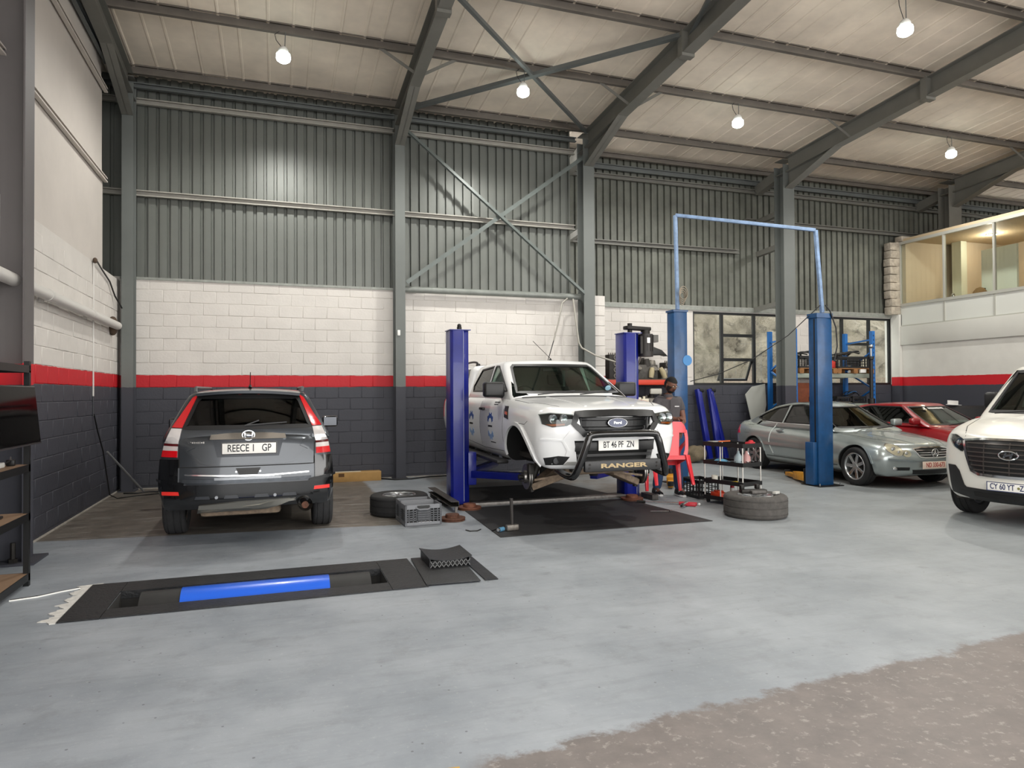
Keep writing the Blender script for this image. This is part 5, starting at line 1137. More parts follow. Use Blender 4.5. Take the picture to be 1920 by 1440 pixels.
# left channel rail and right stub
ch = MB().extr([(-.055, 0), (.055, 0), (.055, .07), (-.055, .07), (-.055, .064), (.049, .064), (.049, .006), (-.055, .006)], (2.19, 8.72, .075), (2.20, 10.2, .075)).build('channel_rail', M('rail_dark', '4b4845', .5, .5, .4, 16), lf)
B('rail_foot', WORN, lf, 2.20, 2.23, 8.75, 8.78, 0, .075); B('rail_foot', DKMET, lf, 2.15, 2.24, 10.0, 10.08, 0, .075)
MB().extr([(-.05, 0), (.05, 0), (.05, .07), (-.05, .07)], (5.14, 8.68, .01), (5.14, 9.0, .01)).build('channel_rail', M('rail_dark', ''), lf)
# motor and belt arm on the right post
mo = MB().cyl((5.30, 9.20, 2.10), (5.30, 9.20, 2.44), .115, 26).build('motor', M('motor_black', '2a2725', .5, .2, .2, 20), lf, smooth=40)
for k in range(14): a = 2*pi*k/14; MB().bar((5.30+.118*cos(a), 9.20+.118*sin(a), 2.18), (5.30+.118*cos(a), 9.20+.118*sin(a), 2.42), .012, .008, (cos(a), sin(a), 0)).build('cooling_fin', M('motor_black', ''), mo)
MB().cyl((5.30, 9.20, 2.44), (5.30, 9.20, 2.50), .07, 20).build('pulley', DKMET, mo, smooth=40); B('terminal_box', M('motor_grey', '56544f', .5), mo, 5.41, 5.49, 9.14, 9.26, 2.32, 2.43); B('rating_plate', M('plate_white', ''), mo, 5.26, 5.31, 9.076, 9.085, 2.30, 2.38)
MB().rbox((5.16, 9.20, 2.525), (.42, .14, .055), (0, .03, .06)).build('belt_cover', DKMET, lf, bevel=.012); MB().cyl((5.04, 9.21, 2.45), (5.04, 9.21, 2.60), .035, 14).build('screw_nut', DKMET, lf, smooth=40)
B('motor_bracket', DKMET, lf, 5.16, 5.20, 9.10, 9.30, 2.14, 2.40)
# rubber mats under the pickup
MATM = M('mat_rubber', '1b1a1b', .65, 0, .3, 5, .2, 120)
tag(MB().prism([(2.27, 7.04), (4.95, 7.04), (4.80, 8.97), (2.35, 8.99)], 'xy', .001, .008).build('rubber_mat', MATM), 'large black rubber mat in front of the lift cross beam', 'mat', 'rubber mats')
tag(MB().prism([(2.63, 9.30), (4.85, 9.30), (4.6, 10.9), (2.75, 10.9)], 'xy', .001, .008).build('rubber_mat', MATM), 'black rubber mat behind the lift cross beam under the pickup', 'mat', 'rubber mats')
# brake discs on the floor
def disc(x, y, r, lab, mat, tilt=0):
    o = MB().lathe([(0, .075), (r*.50, .075), (r*.54, .068), (r*.56, .034), (r, .034), (r, .022), (r*.9, .020), (r*.9, .014), (r, .012), (r, 0), (r*.4, 0)], 40).build('brake_disc', mat, None, smooth=35)
    o.location = (x, y, .003 if tilt == 0 else .052); return tag(o, lab, 'brake disc', 'old brake discs')
disc(2.44, 8.92, .158, 'rusty brake disc lying right against the left lift post', M('disc_rust', '6d4331', .7, .3, .3, 25))
d2 = disc(2.03, 8.22, .158, 'dark brake disc stack on bare floor beside the grey crate', RUST)
disc(4.85, 8.84, .16, 'brown brake disc at the foot of the right lift post', M('disc_rust', ''))
# hammer, socket, hook
h_ = thing('hammer', 'heavy hammer standing on its head on the black mat', 'hammer', (2.50, 7.33, .008))
MB().rbox((0, 0, .035), (.15, .06, .065), (0, 0, .15)).build('head', M('hammer_steel', '6f6a64', .5, .6, .3, 30), h_, bevel=.012); MB().cyl((0, 0, .065), (-.005, .01, .36), .016, 12, .020).build('handle', M('handle_dark', '2e2a28', .7), h_, smooth=40)
s_ = thing('socket_tool', 'small blue and chrome socket on the mat next to the hammer', 'socket', (2.37, 7.32, .032))
MB().cyl((-.03, -.02, 0), (.03, .02, 0), .024, 16).build('barrel', M('socket_blue', '5f93b5', .35, .3), s_, smooth=40); MB().cyl((-.05, -.033, 0), (-.028, -.019, 0), .02, 16).build('drive_end', CHROME, s_, smooth=40)
tag(MB().tube([(2.02, 7.55, .006), (2.05, 7.47, .006), (2.13, 7.46, .006), (2.19, 7.53, .006)], .006, 8).build('wire_hook', DKMET, None, smooth=50), 'bent piece of wire lying near the mat corner', 'wire')
tag(MB().tube([(2.27, 7.36, .014), (2.34, 7.44, .014), (2.40, 7.42, .014), (2.33, 7.37, .014)], .005, 8).build('wire_hook', DKMET, None, smooth=50), 'short dark wire loop on the mat by the socket', 'wire')
# ================================================================= LOOSE WHEELS
def flat_wheel(x, y, lab, R, w, rim, mat, withrim=True):
    t = thing('loose_wheel', lab, 'wheel', (x, y, w/2+.001)); ms = wheel_meshes(R, w, rim, 6, ALU, mat, 'twin')
    q = Euler((0, -pi/2, 0)); ty = link('tyre', ms[0], t); ty.rotation_euler = q
    if withrim: link('rim', ms[1], ty)
    return t
flat_wheel(1.50, 8.95, 'black wheel with alloy rim lying flat behind the grey crates', .375, .255, .215, M('tyre_black', '232324', .75, 0, .15, 20, .3, 90))
wr_ = flat_wheel(5.68, 7.18, 'worn grey tyre lying flat with a brake bracket on top', .385, .27, .215, M('tyre_worn', '4a4744', .85, 0, .25, 14, .4, 60))
ca = thing('brake_bracket', 'dark brake caliper bracket lying on the worn grey tyre', 'bracket', (5.64, 7.16, .273))
MB().bar((-.16, .05, .035), (.16, -.03, .035), .10, .05).build('carrier', DKMET, ca, bevel=.012)
for x in (-.13, .10): MB().rbox((x, .06, .085), (.05, .05, .06)).build('lug', DKMET, ca, bevel=.008)
MB().rbox((.02, -.06, .03), (.2, .09, .05), (0, 0, -.2)).build('caliper', M('caliper_grey', '4d4a47', .5, .4, .3, 20), ca, bevel=.015); MB().rbox((.26, -.10, .018), (.1, .05, .03), (0, 0, .4)).build('pad', M('pad_white', 'b7b6b0', .5), ca, bevel=.004)
# ================================================================= CRATES
def lattice_crate(name, lab, loc, rz, w, d, h, mat, cols, rows, group=None, handle=True, bars=True, rim=None):
    t = thing(name, lab, 'crate', loc, rz, group); e = .014
    B('base', mat, t, -w/2, w/2, -d/2, d/2, 0, .014)
    for sx in (-1, 1):
        for sy in (-1, 1): B('corner_post', mat, t, sx*w/2-(e*1.6 if sx > 0 else 0), sx*w/2+(e*1.6 if sx < 0 else 0), sy*d/2-(e*1.6 if sy > 0 else 0), sy*d/2+(e*1.6 if sy < 0 else 0), .014, h)
    for face in range(4):
        L_, off = (w, d/2) if face % 2 == 0 else (d, w/2)
        def pl(a0, a1, z0, z1, nm):
            m = MB().box(a0, a1, -.005, .005, z0, z1).build(nm, rim if rim and nm in ('rim', 'lower_rail') else mat, t)
            m.location = ((0, -off+.008, 0), (w/2-.008, 0, 0), (0, off-.008, 0), (-w/2+.008, 0, 0))[face]; m.rotation_euler = (0, 0, face*pi/2)
        pl(-L_/2, L_/2, h-.05, h, 'rim'); pl(-L_/2, L_/2, .014, .045, 'lower_rail')
        if bars:
            for k in range(1, cols): a = -L_/2+L_*k/cols; pl(a-.006, a+.006, .045, h-.05, 'rib')
            for k in range(1, rows): z = .045+(h-.095)*k/rows; pl(-L_/2, L_/2, z-.005, z+.005, 'slat')
        if bars == 'panel': pl(-L_*.2, L_*.2, .06, h-.06, 'panel')
    return t
GC = M('crate_grey', '4e5054', .55)
c1 = lattice_crate('folding_crate', 'dark grey folding crate with handle slot, nearest the camera', (1.62, 8.14, 0), .04, .44, .30, .25, GC, 9, 6, 'grey folding crates', bars='panel', rim=M('crate_light', '77797d', .5))
MB().tube([(-.09, -.158, .215), (-.05, -.162, .195), (.05, -.162, .195), (.09, -.158, .215)], .009, 8).build('grip', M('crate_light', ''), c1); B('handle_slot', BLACK, c1, -.075, .075, -.1485, -.1465, .205, .240); B('label_print', M('crate_text', 'd8d8d8', .6), c1, -.06, .10, -.1432, -.1427, .035, .048)
lattice_crate('folding_crate', 'grey crate standing behind the nearer crate beside the flat wheel', (1.60, 8.43, 0), .02, .42, .24, .26, M('crate_grey2', '55575b', .55), 8, 6, 'grey folding crates', bars='panel', rim=M('crate_light', ''))
lattice_crate('bottle_crate', 'black lattice crate on the floor beside the tool trolley', (5.96, 8.80, 0), pi/2-.03, .50, .34, .27, BLACK, 6, 3)
# ================================================================= TOOL TROLLEY
tr = thing('tool_trolley', 'four-tier black tray trolley with white metal poles', 'trolley', (5.98, 8.04, 0), radians(14))
TB = M('tray_black', '111112', .5); PO = M('pole_white', 'cfcdc6', .35, .5)
for z in (.055, .285, .545, .80):
    q = MB().box(-.20, .20, -.34, .34, z, z+.008); 
    for a in ((-.20, -.19, -.34, .34), (.19, .20, -.34, .34), (-.19, .19, -.34, -.33), (-.19, .19, .33, .34)): q.box(*a, z+.008, z+.055)
    q.build('tray', TB, tr)
for x in (-.185, .185):
    for y in (-.325, .05, .325): MB().cyl((x, y, .05), (x, y, .84), .009, 10).build('pole', PO, tr, smooth=40)
for x in (-.16, .16):
    for y in (-.29, .29): MB().cyl((x-.012, y, .028), (x+.012, y, .028), .027, 14).build('castor', RUB, tr, smooth=40)
TR = Matrix.Translation((5.98, 8.04, 0)) @ Matrix.Rotation(radians(14), 4, 'Z')
def on_tray(x, y, z): return tuple(TR @ Vector((x, y, z)))
tag(MB().rbox((0, 0, .045), (.13, .22, .09)).rbox((0, 0, .10), (.09, .12, .03)).build('drill_case', M('orange_plastic', 'c8401f', .45), None, bevel=.012), 'orange tool case on the lowest tray of the trolley', 'tool case').location = on_tray(-.09, .16, .064)
b_ = thing('spray_can', 'white spray can with red cap on the lowest trolley tray', 'can', on_tray(.06, .05, .064)); MB().cyl((0, 0, 0), (0, 0, .15), .032, 18).build('can_body', WHITE, b_, smooth=40); MB().cyl((0, 0, .15), (0, 0, .20), .028, 18).build('cap', M('cap_red', 'b3202a', .4), b_, smooth=40)
for i, (x, y, z, hx, lab, sz) in enumerate(((-.10, .22, .294, 'd9d4c8', 'small cream tub on the third tray of the trolley', .045),)):
    o = tag(MB().lathe([(0, 0), (sz*.85, 0), (sz, .09), (sz*.9, .09), (sz*.8, .01), (0, .01)], 20).build('tub', M('tub_cream', hx, .5), None, smooth=40), lab, 'tub'); o.location = on_tray(x, y, z)
o = tag(MB().bar((-.10, 0, .01), (.10, .02, .01), .03, .02).bar((.10, .02, .01), (.13, .05, .012), .05, .022).build('grease_gun', M('yellow_plastic', 'd8b629', .5), None, bevel=.005), 'yellow hand tool lying on the third trolley tray', 'tool'); o.location = on_tray(-.08, .02, .294); o.rotation_euler.z = -.6
cl = MB().grid(lambda u, v: ((u-.5)*.2, (v-.5)*.16, .03+.028*mno.noise(Vector((u*3, v*3, 2)))+.035*(1-(2*u-1)**2)*(1-(2*v-1)**2)), 14, 12)
o = tag(cl.build('blue_cloth', M('cloth_blue', '6fa9c9', .9), None, solid=.004, smooth=60), 'crumpled light blue rag on the second trolley tray', 'cloth'); o.location = on_tray(-.09, .12, .556)
for i, (x, y, c0, lab) in enumerate(((-.02, -.12, '9aa9ad', 'grey-blue bottle on the second trolley tray'), (.05, -.20, 'b98a86', 'pinkish spray bottle on the second trolley tray'))):
    o = tag(MB().lathe([(0, 0), (.05, 0), (.055, .02), (.055, .11), (.02, .16), (.016, .19), (0, .19)], 18).build('bottle', M('bottle_%d' % i, c0, .4), None, smooth=40), lab, 'bottle'); o.location = on_tray(x, y, .554)
for i, (x0, y0, x1, y1, lab) in enumerate(((-.13, -.05, .02, -.22, 'long spanner lying across the second trolley tray'), (-.02, -.28, .10, -.27, 'short spanner at the near end of the second trolley tray'))):
    p, q = Vector(on_tray(x0, y0, .603)), Vector(on_tray(x1, y1, .603)); m = MB().bar(p, q, .016, .008)
    for e in (p, q): m.lathe([(.010, -.005), (.019, -.005), (.019, .005), (.010, .005)], 14, e, closed=True)
    tag(m.build('spanner', CHROME, None, smooth=35), lab, 'spanner')
o = tag(MB().rbox((0, 0, .03), (.12, .09, .06), (0, 0, .3)).rbox((.03, .02, .065), (.06, .05, .03)).build('red_cloth', M('red_cloth', 'b2222c', .8), None, bevel=.02), 'red rag bundle on the near end of the top trolley tray', 'cloth'); o.location = on_tray(.08, -.24, .856-.045)
o = tag(MB().rbox((0, 0, .004), (.2, .14, .008)).build('manual', M('manual_paper', '8f8d86', .8), None), 'grey manual lying on the top trolley tray', 'book'); o.location = on_tray(-.08, .2, .856)
o = tag(MB().bar((-.1, 0, .008), (.1, .03, .008), .02, .014).build('pliers', M('pliers_orange', 'c9632f', .5), None), 'orange handled pliers on the top trolley tray', 'pliers'); o.location = on_tray(-.02, .10, .856)
# tools on the floor by the man
w1 = thing('torque_wrench', 'long steel bar tool with red handle on the floor by the mechanic', 'wrench', (5.12, 8.33, .02), radians(-38))
MB().cyl((-.34, 0, 0), (.16, 0, 0), .011, 10).build('shaft', CHROME, w1, smooth=40); MB().cyl((.16, 0, 0), (.40, 0, 0), .026, 14).build('grip', M('grip_red', 'b4152a', .4), w1, smooth=40); MB().cyl((-.42, 0, 0), (-.30, 0, 0), .018, 12).build('head', DKMET, w1, smooth=40); MB().sphere((.43, 0, 0), .02).build('end_knob', WHITE, w1, smooth=50)
w2 = thing('impact_gun', 'red and chrome air gun lying at the corner of the mat', 'air tool', (5.22, 8.06, .03), .7)
MB().cyl((-.09, 0, .0), (.09, 0, .0), .030, 16).build('body', CHROME, w2, smooth=40); MB().bar((.03, 0, 0), (.06, -.14, -.005), .035, .04).build('handle', M('grip_red', ''), w2, bevel=.008); MB().cyl((-.14, 0, 0), (-.09, 0, 0), .016, 12).build('anvil', DKMET, w2, smooth=40)
m = MB().cyl((4.56, 7.83, .016), (4.80, 7.74, .016), .006, 8).cyl((4.78, 7.72, .018), (4.83, 7.75, .018), .013, 10)
tag(m.build('ratchet', CHROME, None, smooth=40), 'slim chrome ratchet lying on the front mat', 'ratchet')
# ================================================================= SECOND LIFT WITH GANTRY
LB2 = M('mid_blue_paint', '10426f', .38, 0, .22, 5, coat=.15); LB3 = M('gantry_blue', '7890b0', .5, 0, .25, 9)
l2 = thing('vehicle_lift', 'mid-blue two-post lift with a thin overhead gantry, empty', 'lift', (0, 0, 0))
for i, (x, y, h, w, d, sg) in enumerate(((6.52, 10.24, 2.95, .26, .22, 1), (8.53, 9.10, 2.83, .30, .20, -1))):
    p = MB().box(x-w/2, x+w/2, y-d/2, y+d/2, .014, h).build('post', LB2, l2, bevel=.008); B('cap_plate', LB2, p, x-w/2-.02, x+w/2+.01, y-d/2-.015, y+d/2+.01, h-.06 if i else h-.02, h+.012)
    B('base_plate', DKMET, l2, x-w/2-.08, x+w/2+.12, y-d/2-.10, y+d/2+.12, 0, .014)
    for bx, by in ((x-w/2-.04, y-d/2-.06), (x+w/2+.08, y-d/2-.06)): MB().cyl((bx, by, .014), (bx, by, .05), .012, 8).build('anchor_bolt', ALU, l2)
B('slot', BLACK, l2, 8.53-.152, 8.53-.148, 9.055, 9.085, .6, 2.75); B('carriage', LB2, l2, 8.30, 8.378, 9.03, 9.22, .02, .72, bevel=.01); MB().cyl((6.645, 10.128, 2.1), (6.645, 10.124, 2.1), .09, 24).build('round_sticker', M('sticker_sky', '3f7fb8', .5), l2)
gt = [(6.52, 10.22, 2.98), (6.48, 10.20, 4.60), (8.48, 9.12, 4.24), (8.56, 9.08, 2.86)]
for a, b in zip(gt, gt[1:]): MB().bar(a, b, .055, .055).build('gantry_tube', LB3, l2, bevel=.006)
RP = M('rope', '8d8373', .9)
rp = MB(); random.seed(3)
for k in range(4): rp.tube([(6.56+.05*cos(a)*(1+.2*k), 10.14-.015*k, 3.16+.06*k*.5+.11*sin(a)) for a in [2*pi*i/20 for i in range(20)]], .009, 6, True)
tag(rp.build('rope_coil', RP, None, smooth=60), 'coil of rope hung at the top of the left mid-blue post', 'rope')
tag(MB().tube([(8.55, 9.0, 2.98), (8.62, 8.97, 2.88), (8.74, 8.97, 2.6), (8.76, 8.97, 2.3), (8.70, 8.98, 2.05)], .012, 8).build('hose', BLACK, None, smooth=60), 'black hose hanging from the right mid-blue lift post', 'hose')
tag(MB().tube([(6.68, 10.10, 1.74), (7.1, 9.9, 1.86), (7.6, 9.65, 2.1), (8.1, 9.35, 2.5), (8.5, 9.06, 2.98)], .008, 6).build('air_cable', BLACK, None, smooth=60), 'thin black cable strung between the two mid-blue posts', 'cable')
YL = M('yellow_paint', 'c98a1b', .5, 0, .25, 12)
def yarm(x0, y0, x1, y1, lab):
    t = thing('lift_arm', lab, 'lift arm', (x0, y0, 0), group='yellow lift arms'); dx, dy = x1-x0, y1-y0
    MB().bar((0, 0, .12), (dx*.5, dy*.5, .09), .12, .13).build('inner_arm', YL, t, bevel=.006); MB().bar((dx*.4, dy*.4, .08), (dx, dy, .055), .085, .07).build('outer_arm', YL, t, bevel=.005)
    MB().cyl((dx, dy, .05), (dx, dy, .12), .05, 16).build('pad', RUB, t, smooth=40); MB().cyl((0, 0, .0), (0, 0, .26), .05, 16).build('pivot', DKMET, t, smooth=40)
yarm(8.40, 9.30, 8.86, 10.30, 'yellow swing arm on the floor left of the right mid-blue post'); yarm(6.30, 10.15, 5.98, 9.62, 'yellow swing arm on the floor behind the mechanic')
# royal blue spare arms leaning on the dark wall
def leaning(p, q, w, h, lab, pair=False):
    t = thing('spare_lift_arm', lab, 'lift arm', (q[0], q[1], 0), group='spare blue arms against the wall'); P_, Q_ = Vector(p)-Vector((q[0], q[1], 0)), Vector((0, 0, q[2]))
    if pair: 
        for s in (-1, 1): MB().bar(P_, Q_+Vector((s*.09, 0, 0)), w, h).build('leg', LB, t, bevel=.006)
    else: MB().bar(P_, Q_, w, h).build('leg', LB, t, bevel=.006)
    MB().cyl(P_+Vector((.02, -.02, -.02)), P_+Vector((.12, -.03, -.02)), .05, 16).build('pad', RUB, t, smooth=40)
leaning((9.08, YD-.12, 1.62), (9.12, YD-.50, .06), .12, .10, 'straight blue lift arm leaning on the dark wall below the window')
leaning((9.40, YD-.12, 1.62), (9.46, YD-.50, .06), .11, .10, 'double blue lift arm leaning on the dark wall, right of the other', True)
bgm = MB().sphere((0, 0, .17), .3, 22, 14, (1.0, .65, .58))
for i, v in enumerate(bgm.v): p = Vector(v); bgm.v[i] = tuple(p + Vector((1, 1, 1))*(.05*mno.noise(p*5)))
bg_ = tag(bgm.build('canvas_bag', M('canvas_brown', '6e6350', .9, 0, .25, 8, .5, 30), None, smooth=70), 'brown canvas bag on the floor behind the trolley by the wall', 'bag'); bg_.location = (8.72, 13.05, .03)
pn = MB().prism([(0, .0), (.34, .0), (.46, .35), (.48, .85), (.10, .78), (-.10, .60)], 'xz', -.012, .012)
po_ = tag(pn.build('body_panel', M('primer_grey', '8f908a', .5), None, bevel=.008), 'pale grey car body panel leaning behind the silver coupe', 'car panel'); po_.location = (10.35, 13.20, .90); po_.rotation_euler = (-.12, 0, 0)
bs = B('panel_stand', DKMET, po_, .10, .16, -.05, .05, -.90, .02); bs = B('panel_stand', DKMET, po_, .26, .32, -.05, .05, -.90, .02)
# ================================================================= RACKS WITH PARTS
RBEAM = M('rack_red', 'c63a22', .45); ALUC = M('cast_alu', '77726a', .55, .5, .35, 20, .3, 60); IRON = M('cast_iron', '33302d', .65, .3, .35, 20, .3, 60)
r1 = thing('parts_rack', 'steel rack with red beams holding engine parts behind the pickup', 'rack', (0, 0, 0))
for x in (6.42, 8.42):
    for y in (12.96, 13.44): B('upright', M('rack_upright', 'a51f24', .5), r1, x-.03, x+.03, y-.03, y+.03, 0, 2.05 if x > 8 else 1.95)
for z in (1.78, 1.15, .5):
    B('beam', RBEAM, r1, 6.45, 8.39, 12.92, 12.97, z-.06, z+.045, bevel=.004); B('beam', RBEAM, r1, 6.45, 8.39, 13.43, 13.48, z-.06, z+.045); B('deck', M('deck_board', '5d5044', .8, 0, .2, 6), r1, 6.45, 8.39, 12.93, 13.47, z+.045, z+.065)
def engine_block(loc, rz, L, W, H, bores, lab, mat=None, face='x'):
    t = thing('engine_block', lab, 'engine block', loc, rz, 'engine blocks on the red rack'); m = mat or IRON
    MB().box(-L/2, L/2, -W/2, W/2, 0, H).build('casting', m, t, bevel=.012)
    for k in range(bores):
        z = H*(k+.5)/bores if face == 'z' else H*.55; x = 0 if face == 'z' else -L/2+L*(k+.5)/bores
        r = (H/bores if face == 'z' else L/bores)*.36
        MB().lathe([(r*.75, .02), (r, .02), (r*1.12, 0), (r*1.12, -.01), (r*.75, -.01)], 18, (x, -W/2-.006, z), 'y', True).build('bore_ring', ALUC, t, smooth=40); MB().cyl((x, -W/2-.002, z), (x, -W/2+.01, z), r*.8, 16).build('bore', BLACK, t)
    for k in range(6): MB().cyl((-L/2+L*(k+.5)/6, -W/2*.6, H), (-L/2+L*(k+.5)/6, -W/2*.6, H+.04), .014, 8).build('stud', ALUC, t)
    return t
def lumpy(name, lab, cat, loc, sz, mat, seed, group=None, n=7):
    t = thing(name, lab, cat, loc, 0, group); rnd = random.Random(seed)
    MB().box(-sz[0]/2, sz[0]/2, -sz[1]/2, sz[1]/2, 0, sz[2]*.62).build('casing', mat, t, bevel=.025)
    for k in range(n):
        a, b = rnd.uniform(-.42, .42)*sz[0], rnd.uniform(-.35, .3)*sz[1]; r = rnd.uniform(.10, .22)*sz[2]; z0 = sz[2]*.55; z1 = sz[2]*rnd.uniform(.68, 1.0)
        MB().cyl((a, b, z0), (a+rnd.uniform(-.05, .05), b, z1), r, 12, r*.7).build('boss', (mat, IRON, ALUC)[k % 3], t, smooth=40)
    for k in range(3): a = rnd.uniform(-.4, .4)*sz[0]; MB().cyl((a, -sz[1]/2-.03, sz[2]*rnd.uniform(.2, .5)), (a, -sz[1]/2+.05, sz[2]*.35), .12*sz[2], 14).build('port', (ALUC, IRON)[k % 2], t, smooth=40)
    return t
zt = 1.845
engine_block((6.78, 13.2, zt), 0, .30, .36, .52, 4, 'tall cylinder block standing on end at the left of the red rack', IRON, 'z')
lumpy('gearbox', 'dark gearbox casing on the red rack behind the blue lift motor', 'gearbox', (7.46, 13.2, zt), (.66, .42, .50), M('gearbox_metal', '4f4c48', .6, .4, .3, 18), 3)
iv = thing('intake_manifold', 'pair of cream intake pipes lying in front of the gearbox', 'manifold', (7.72, 12.95, zt))
for s in (0, 1): MB().tube([(-.10+.2*s, 0, .24), (-.12+.28*s, -.01, .14), (-.13+.34*s, 0, .03)], .055, 12, rs=[.045, .06, .05]).build('runner', M('manifold_cream', 'a89c7c', .6), iv, smooth=50)
engine_block((8.12, 13.2, zt), 0, .46, .34, .20, 4, 'low cylinder head lying at the right end of the red rack', ALUC)
sp_ = MB().prism([(-.40, .0), (.40, .03), (.52, .0), (.36, .14), (.18, .20), (-.10, .26), (-.30, .12)], 'xz', -.10, .10)
o = tag(sp_.build('splash_shield', M('shield_black', '232221', .5), None, bevel=.02), 'black splash shield lying on top of the gearbox casing', 'car part'); o.location = (7.60, 13.2, zt+.50)
engine_block((8.15, 13.2, zt+.245), .2, .30, .2, .12, 3, 'small casting stacked on the low cylinder head', IRON)
zt = 1.215
for i, (x, sz, mt) in enumerate(((6.85, (.5, .42, .40), IRON), (7.75, (.5, .40, .36), ALUC), (8.20, (.30, .36, .34), M('parts_brown', '5a3f2e', .7, .2, .3, 15)))): lumpy('engine_part', ('black engine casting low on the red rack behind the truck cab', 'grey engine casting below the red beam behind the mechanic', 'brown casting at the right end below the red beam')[i], 'engine part', (x, 13.2, zt), sz, mt, 11+i)
for i, (x, y, w, h, lab) in enumerate(((7.28, 13.02, .16, .30, 'taller cream plastic jug below the red beam'), (7.47, 13.05, .17, .26, 'shorter cream plastic jug below the red beam'))):
    j = thing('plastic_jug', lab, 'jug', (x, y, zt), group='cream jugs'); MB().box(-w/2, w/2, -.07, .07, 0, h*.8).build('jug_body', M('jug_cream', 'd6d0bd', .5), j, bevel=.015); MB().cyl((0, 0, h*.8), (0, 0, h), .03, 14).build('neck', M('jug_cream', ''), j, smooth=40)
wp = thing('wheel_part', 'pale crossed metal part hanging under the red beam', 'car part', (7.72, 12.98, 1.58)); MB().box(-.14, .14, -.03, .03, -.06, .06).build('plate', M('part_pale', 'b5b2a8', .5), wp, bevel=.02)
# ---- blue pallet rack
PB = M('rack_blue', '1e66ad', .4, 0, .1, 6); PG = M('beam_greygreen', '8f988c', .5)
r2 = thing('pallet_rack', 'blue pallet rack with pallets and crates in front of the windows', 'rack', (0, 0, 0))
for x in (11.08, 13.35):
    ps = (12.60, 13.42)
    for y in ps: 
        u = B('upright', PB, r2, x-.045, x+.045, y-.04, y+.04, 0, 2.98)
        for k in range(26 if y < 13 else 0): B('slot', M('slot_dark', '0d2a4a', .6), u, x-.012, x+.012, y-.0415, y-.0395, .35+k*.1, .39+k*.1)
    for z0, z1 in ((2.78, 2.72), (2.50, 2.05), (2.05, 2.50) if False else (1.62, 2.05), (1.60, 1.15), (.7, 1.15), (.7, .25)): MB().bar((x, ps[0], z0), (x, ps[1], z1), .035, .035).build('brace', PB, r2)
for z in (1.92, 1.22):
    for y in (12.60, 13.42): B('beam', PG, r2, 11.13, 13.30, y-.025, y+.025, z-.05, z+.05, bevel=.004)
WD = M('pallet_wood', '8a6138', .8, 0, .2, 9, .2, 50)
def pallet(loc, lab):
    t = thing('pallet', lab, 'pallet', loc, group='wooden pallets')
    for k in range(5): B('deck_board', WD, t, -.52, .52, -.48+k*.215, -.48+k*.215+.10, .10, .122)
    for x in (-.48, 0, .48):
        for y in (-.43, 0, .43): B('block', WD, t, x-.06, x+.06, y-.05, y+.05, .02, .10)
    for x in (-.48, 0, .48): B('runner', WD, t, x-.05, x+.05, -.48, .48, 0, .02)
pallet((11.70, 13.01, 1.971), 'wooden pallet at the left on the blue rack'); pallet((12.78, 13.01, 1.971), 'wooden pallet at the right on the blue rack with white label')
tag(B('paper_label', M('paper', ''), None, 12.90, 13.06, 12.515, 12.518, 1.99, 2.07), 'white label on the front of the right pallet', 'label')
for x, y, w, lab in ((11.62, 12.98, .78, 'black parts crate on the left pallet of the blue rack'), (12.80, 12.98, .92, 'black parts crate piled with cables on the right pallet')):
    lattice_crate('parts_crate', lab, (x, y, 2.094), 0, w, .7, .28, M('crate_black', '1a1b1c', .6), 8, 3, 'black parts crates', bars='panel')
    B('panel', M('crate_black', ''), None, 0, .001, 0, .001, 0, .001) if False else None
rnd = random.Random(5); ORD = ('leftmost', 'second from left', 'middle', 'second from right', 'rightmost')
for side, c0, ks in (('left', 11.62, (0, 2, 4)), ('right', 12.8, (0, 1, 2, 3, 4))):
    for k in ks:
        cx, cy = c0-.26+.13*k, 12.95+rnd.uniform(-.15, .15); r = rnd.uniform(.10, .20); ph = rnd.uniform(0, 6); zz_ = 2.385+.018*k
        pts = [(cx+r*cos(a+ph)*1.2, cy+r*sin(a+ph)*.8, zz_+.05*abs(sin(a+ph))) for a in [1.75*pi*i/18 for i in range(19)]]
        tag(MB().tube(pts, rnd.uniform(.012, .02), 7).build('hose', (BLACK, IRON)[k % 2], None, smooth=60), '%s dark hose loop piled in the %s crate on the blue rack' % (ORD[k], side), 'hose', 'hoses piled in the rack crates')
o = tag(MB().rbox((0, 0, .09), (.16, .14, .18), (0, 0, .2)).build('red_bag', M('bag_red', 'b8352c', .6), None, bevel=.03), 'red bag between the crates on the blue rack', 'bag'); o.location = (12.27, 12.75, 2.094)
for i, (x, lab) in enumerate(((11.75, 'open black bin with grey part on the lower rack shelf'), (12.55, 'black bin left of the cables on the lower rack shelf'), (13.02, 'black bin of cables beside the rack upright'))): lattice_crate('parts_bin', lab, (x, 12.92, 1.275), 0, .42, .5, .16, M('crate_black', ''), 5, 2, 'bins on the lower rack shelf', bars='panel')
o = tag(MB().lathe([(.06, 0), (.11, .02), (.12, .09), (.06, .14), (.03, .16)], 20).build('alternator', ALUC, None, smooth=40), 'grey alternator in the left lower bin', 'car part'); o.location = (11.75, 12.9, 1.36)
o = tag(MB().rbox((0, 0, .24), (.42, .5, .48)).build('brown_box', M('box_terracotta', '6e3a22', .8, 0, .2, 8), None, bevel=.015), 'terracotta brown box on the left end of the lower rack shelf', 'box'); o.location = (11.36, 12.93, 1.275)
